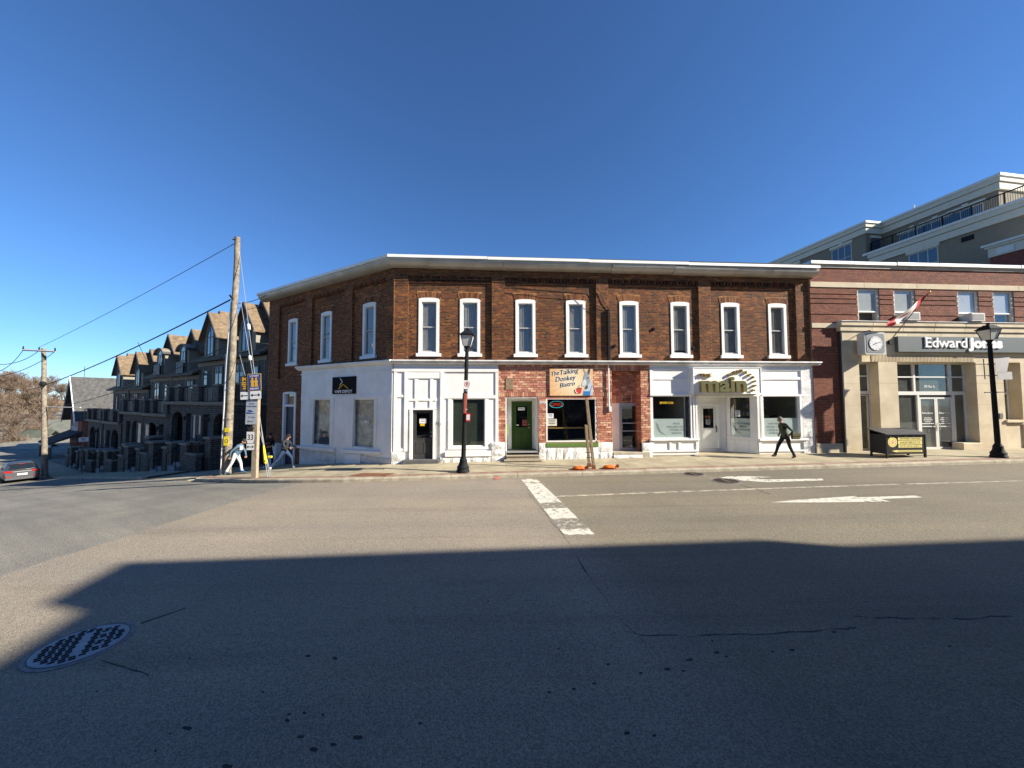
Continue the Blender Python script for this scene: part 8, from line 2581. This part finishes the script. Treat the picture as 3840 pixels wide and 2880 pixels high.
def loft(secs, name, mat, caps=True):                       # secs: list of rings of equal length
    b = MB(); n = len(secs[0])
    for r in secs: b.v += [tuple(p) for p in r]
    for i in range(len(secs) - 1):
        for j in range(n): b.face([i * n + j, i * n + (j + 1) % n, (i + 1) * n + (j + 1) % n, (i + 1) * n + j])
    if caps:
        b.face(list(range(n))[::-1]); b.face([(len(secs) - 1) * n + j for j in range(n)])
    return b.build(name, mat, car, None, True)
def sec(y, w, z0, z1, zsh):                                  # body cross-section at length y
    return [(-w * .90, y, z0), (w * .90, y, z0), (w, y, z0 + .18), (w, y, zsh), (w * .93, y, z1 - .03), (w * .80, y, z1), (-w * .80, y, z1), (-w * .93, y, z1 - .03), (-w, y, zsh), (-w, y, z0 + .18)]
loft([sec(0, W2 * .90, .42, .98, .80), sec(.10, W2 * .97, .30, 1.05, .84), sec(.5, W2, .24, 1.08, .86), sec(2.4, W2, .22, 1.04, .86), sec(3.4, W2, .22, 1.0, .84), sec(4.2, W2 * .96, .26, .92, .78), sec(4.62, W2 * .84, .34, .80, .68)], 'body', M_car)
def gh(y, w, z0, z1): return [(-w * .99, y, z0), (w * .99, y, z0), (w * .90, y, z0 + (z1 - z0) * .55), (w * .76, y, z1 - .05), (w * .62, y, z1), (-w * .62, y, z1), (-w * .76, y, z1 - .05), (-w * .90, y, z0 + (z1 - z0) * .55)]
loft([gh(.16, W2 * .92, 1.00, 1.08), gh(.34, W2 * .92, 1.0, 1.36), gh(.62, W2 * .92, 1.0, 1.58), gh(1.4, W2 * .93, 1.0, 1.64), gh(2.3, W2 * .92, 1.0, 1.60), gh(3.0, W2 * .9, 1.0, 1.30), gh(3.4, W2 * .88, .98, 1.02)], 'cabin', M_car)
MB().hexa([(-.66, .115, 1.08), (.66, .115, 1.08), (.66, .3, 1.08), (-.66, .3, 1.08), (-.54, .395, 1.50), (.54, .395, 1.50), (.54, .6, 1.50), (-.54, .6, 1.50)]).build('rear_window', M_cgls, car)
for sg in (-1, 1):
    MB().add([(sg * W2 * .925, .75, 1.07), (sg * W2 * .925, 2.75, 1.07), (sg * W2 * .73, 2.25, 1.52), (sg * W2 * .73, .85, 1.52)], [(0, 1, 2, 3), (3, 2, 1, 0)]).build('side_window', M_cgls, car)
    MB().cbox(min(sg * .48, sg * .92), max(sg * .48, sg * .92), -.035, .12, .83, .97, .02).build('tail_light', M_tail, car)
    MB().cbox(min(sg * .55, sg * .82), max(sg * .55, sg * .82), -.035, .02, .48, .53, .008).build('reflector', M_tail, car)
    for y in (.82, 3.65):
        fw = fC @ Matrix.Translation((sg * .82, y, .335)) @ Matrix.Rotation(rad(90), 4, 'Y')
        wl_ = MB().lathe([(.20, -.12), (.30, -.12), (.335, -.09), (.335, .09), (.30, .12), (.20, .12)], 20).build('wheel', M_tyre, car, fw, True)
        MB().lathe([(.19, -.10), (.21, .0), (.19, .10)], 16).build('rim', M_rim2, wl_, fw, True)
    MB().cbox(min(sg * .93, sg * 1.10), max(sg * .93, sg * 1.10), 2.72, 2.86, 1.05, 1.18, .03).build('wing_mirror', M_car, car)
MB().cbox(-.86, .86, -.04, .25, .24, .46, .03).build('rear_bumper', M('bumper_dark', (.05, .05, .055), .5), car)
MB().box(-.26, .26, -.05, -.03, .60, .73).build('number_plate', M_plate, car)
MB().cbox(-.62, .62, .30, .42, 1.50, 1.54, .01).build('roof_spoiler', M_car, car)
MB().box(-.16, .16, .30, .33, 1.47, 1.49).build('brake_light', M_tail, car)
MB().box(-.46, .46, -.03, .05, .885, .905).build('chrome_strip', M_steel, car)
bpy.data.scenes.remove(TSC)
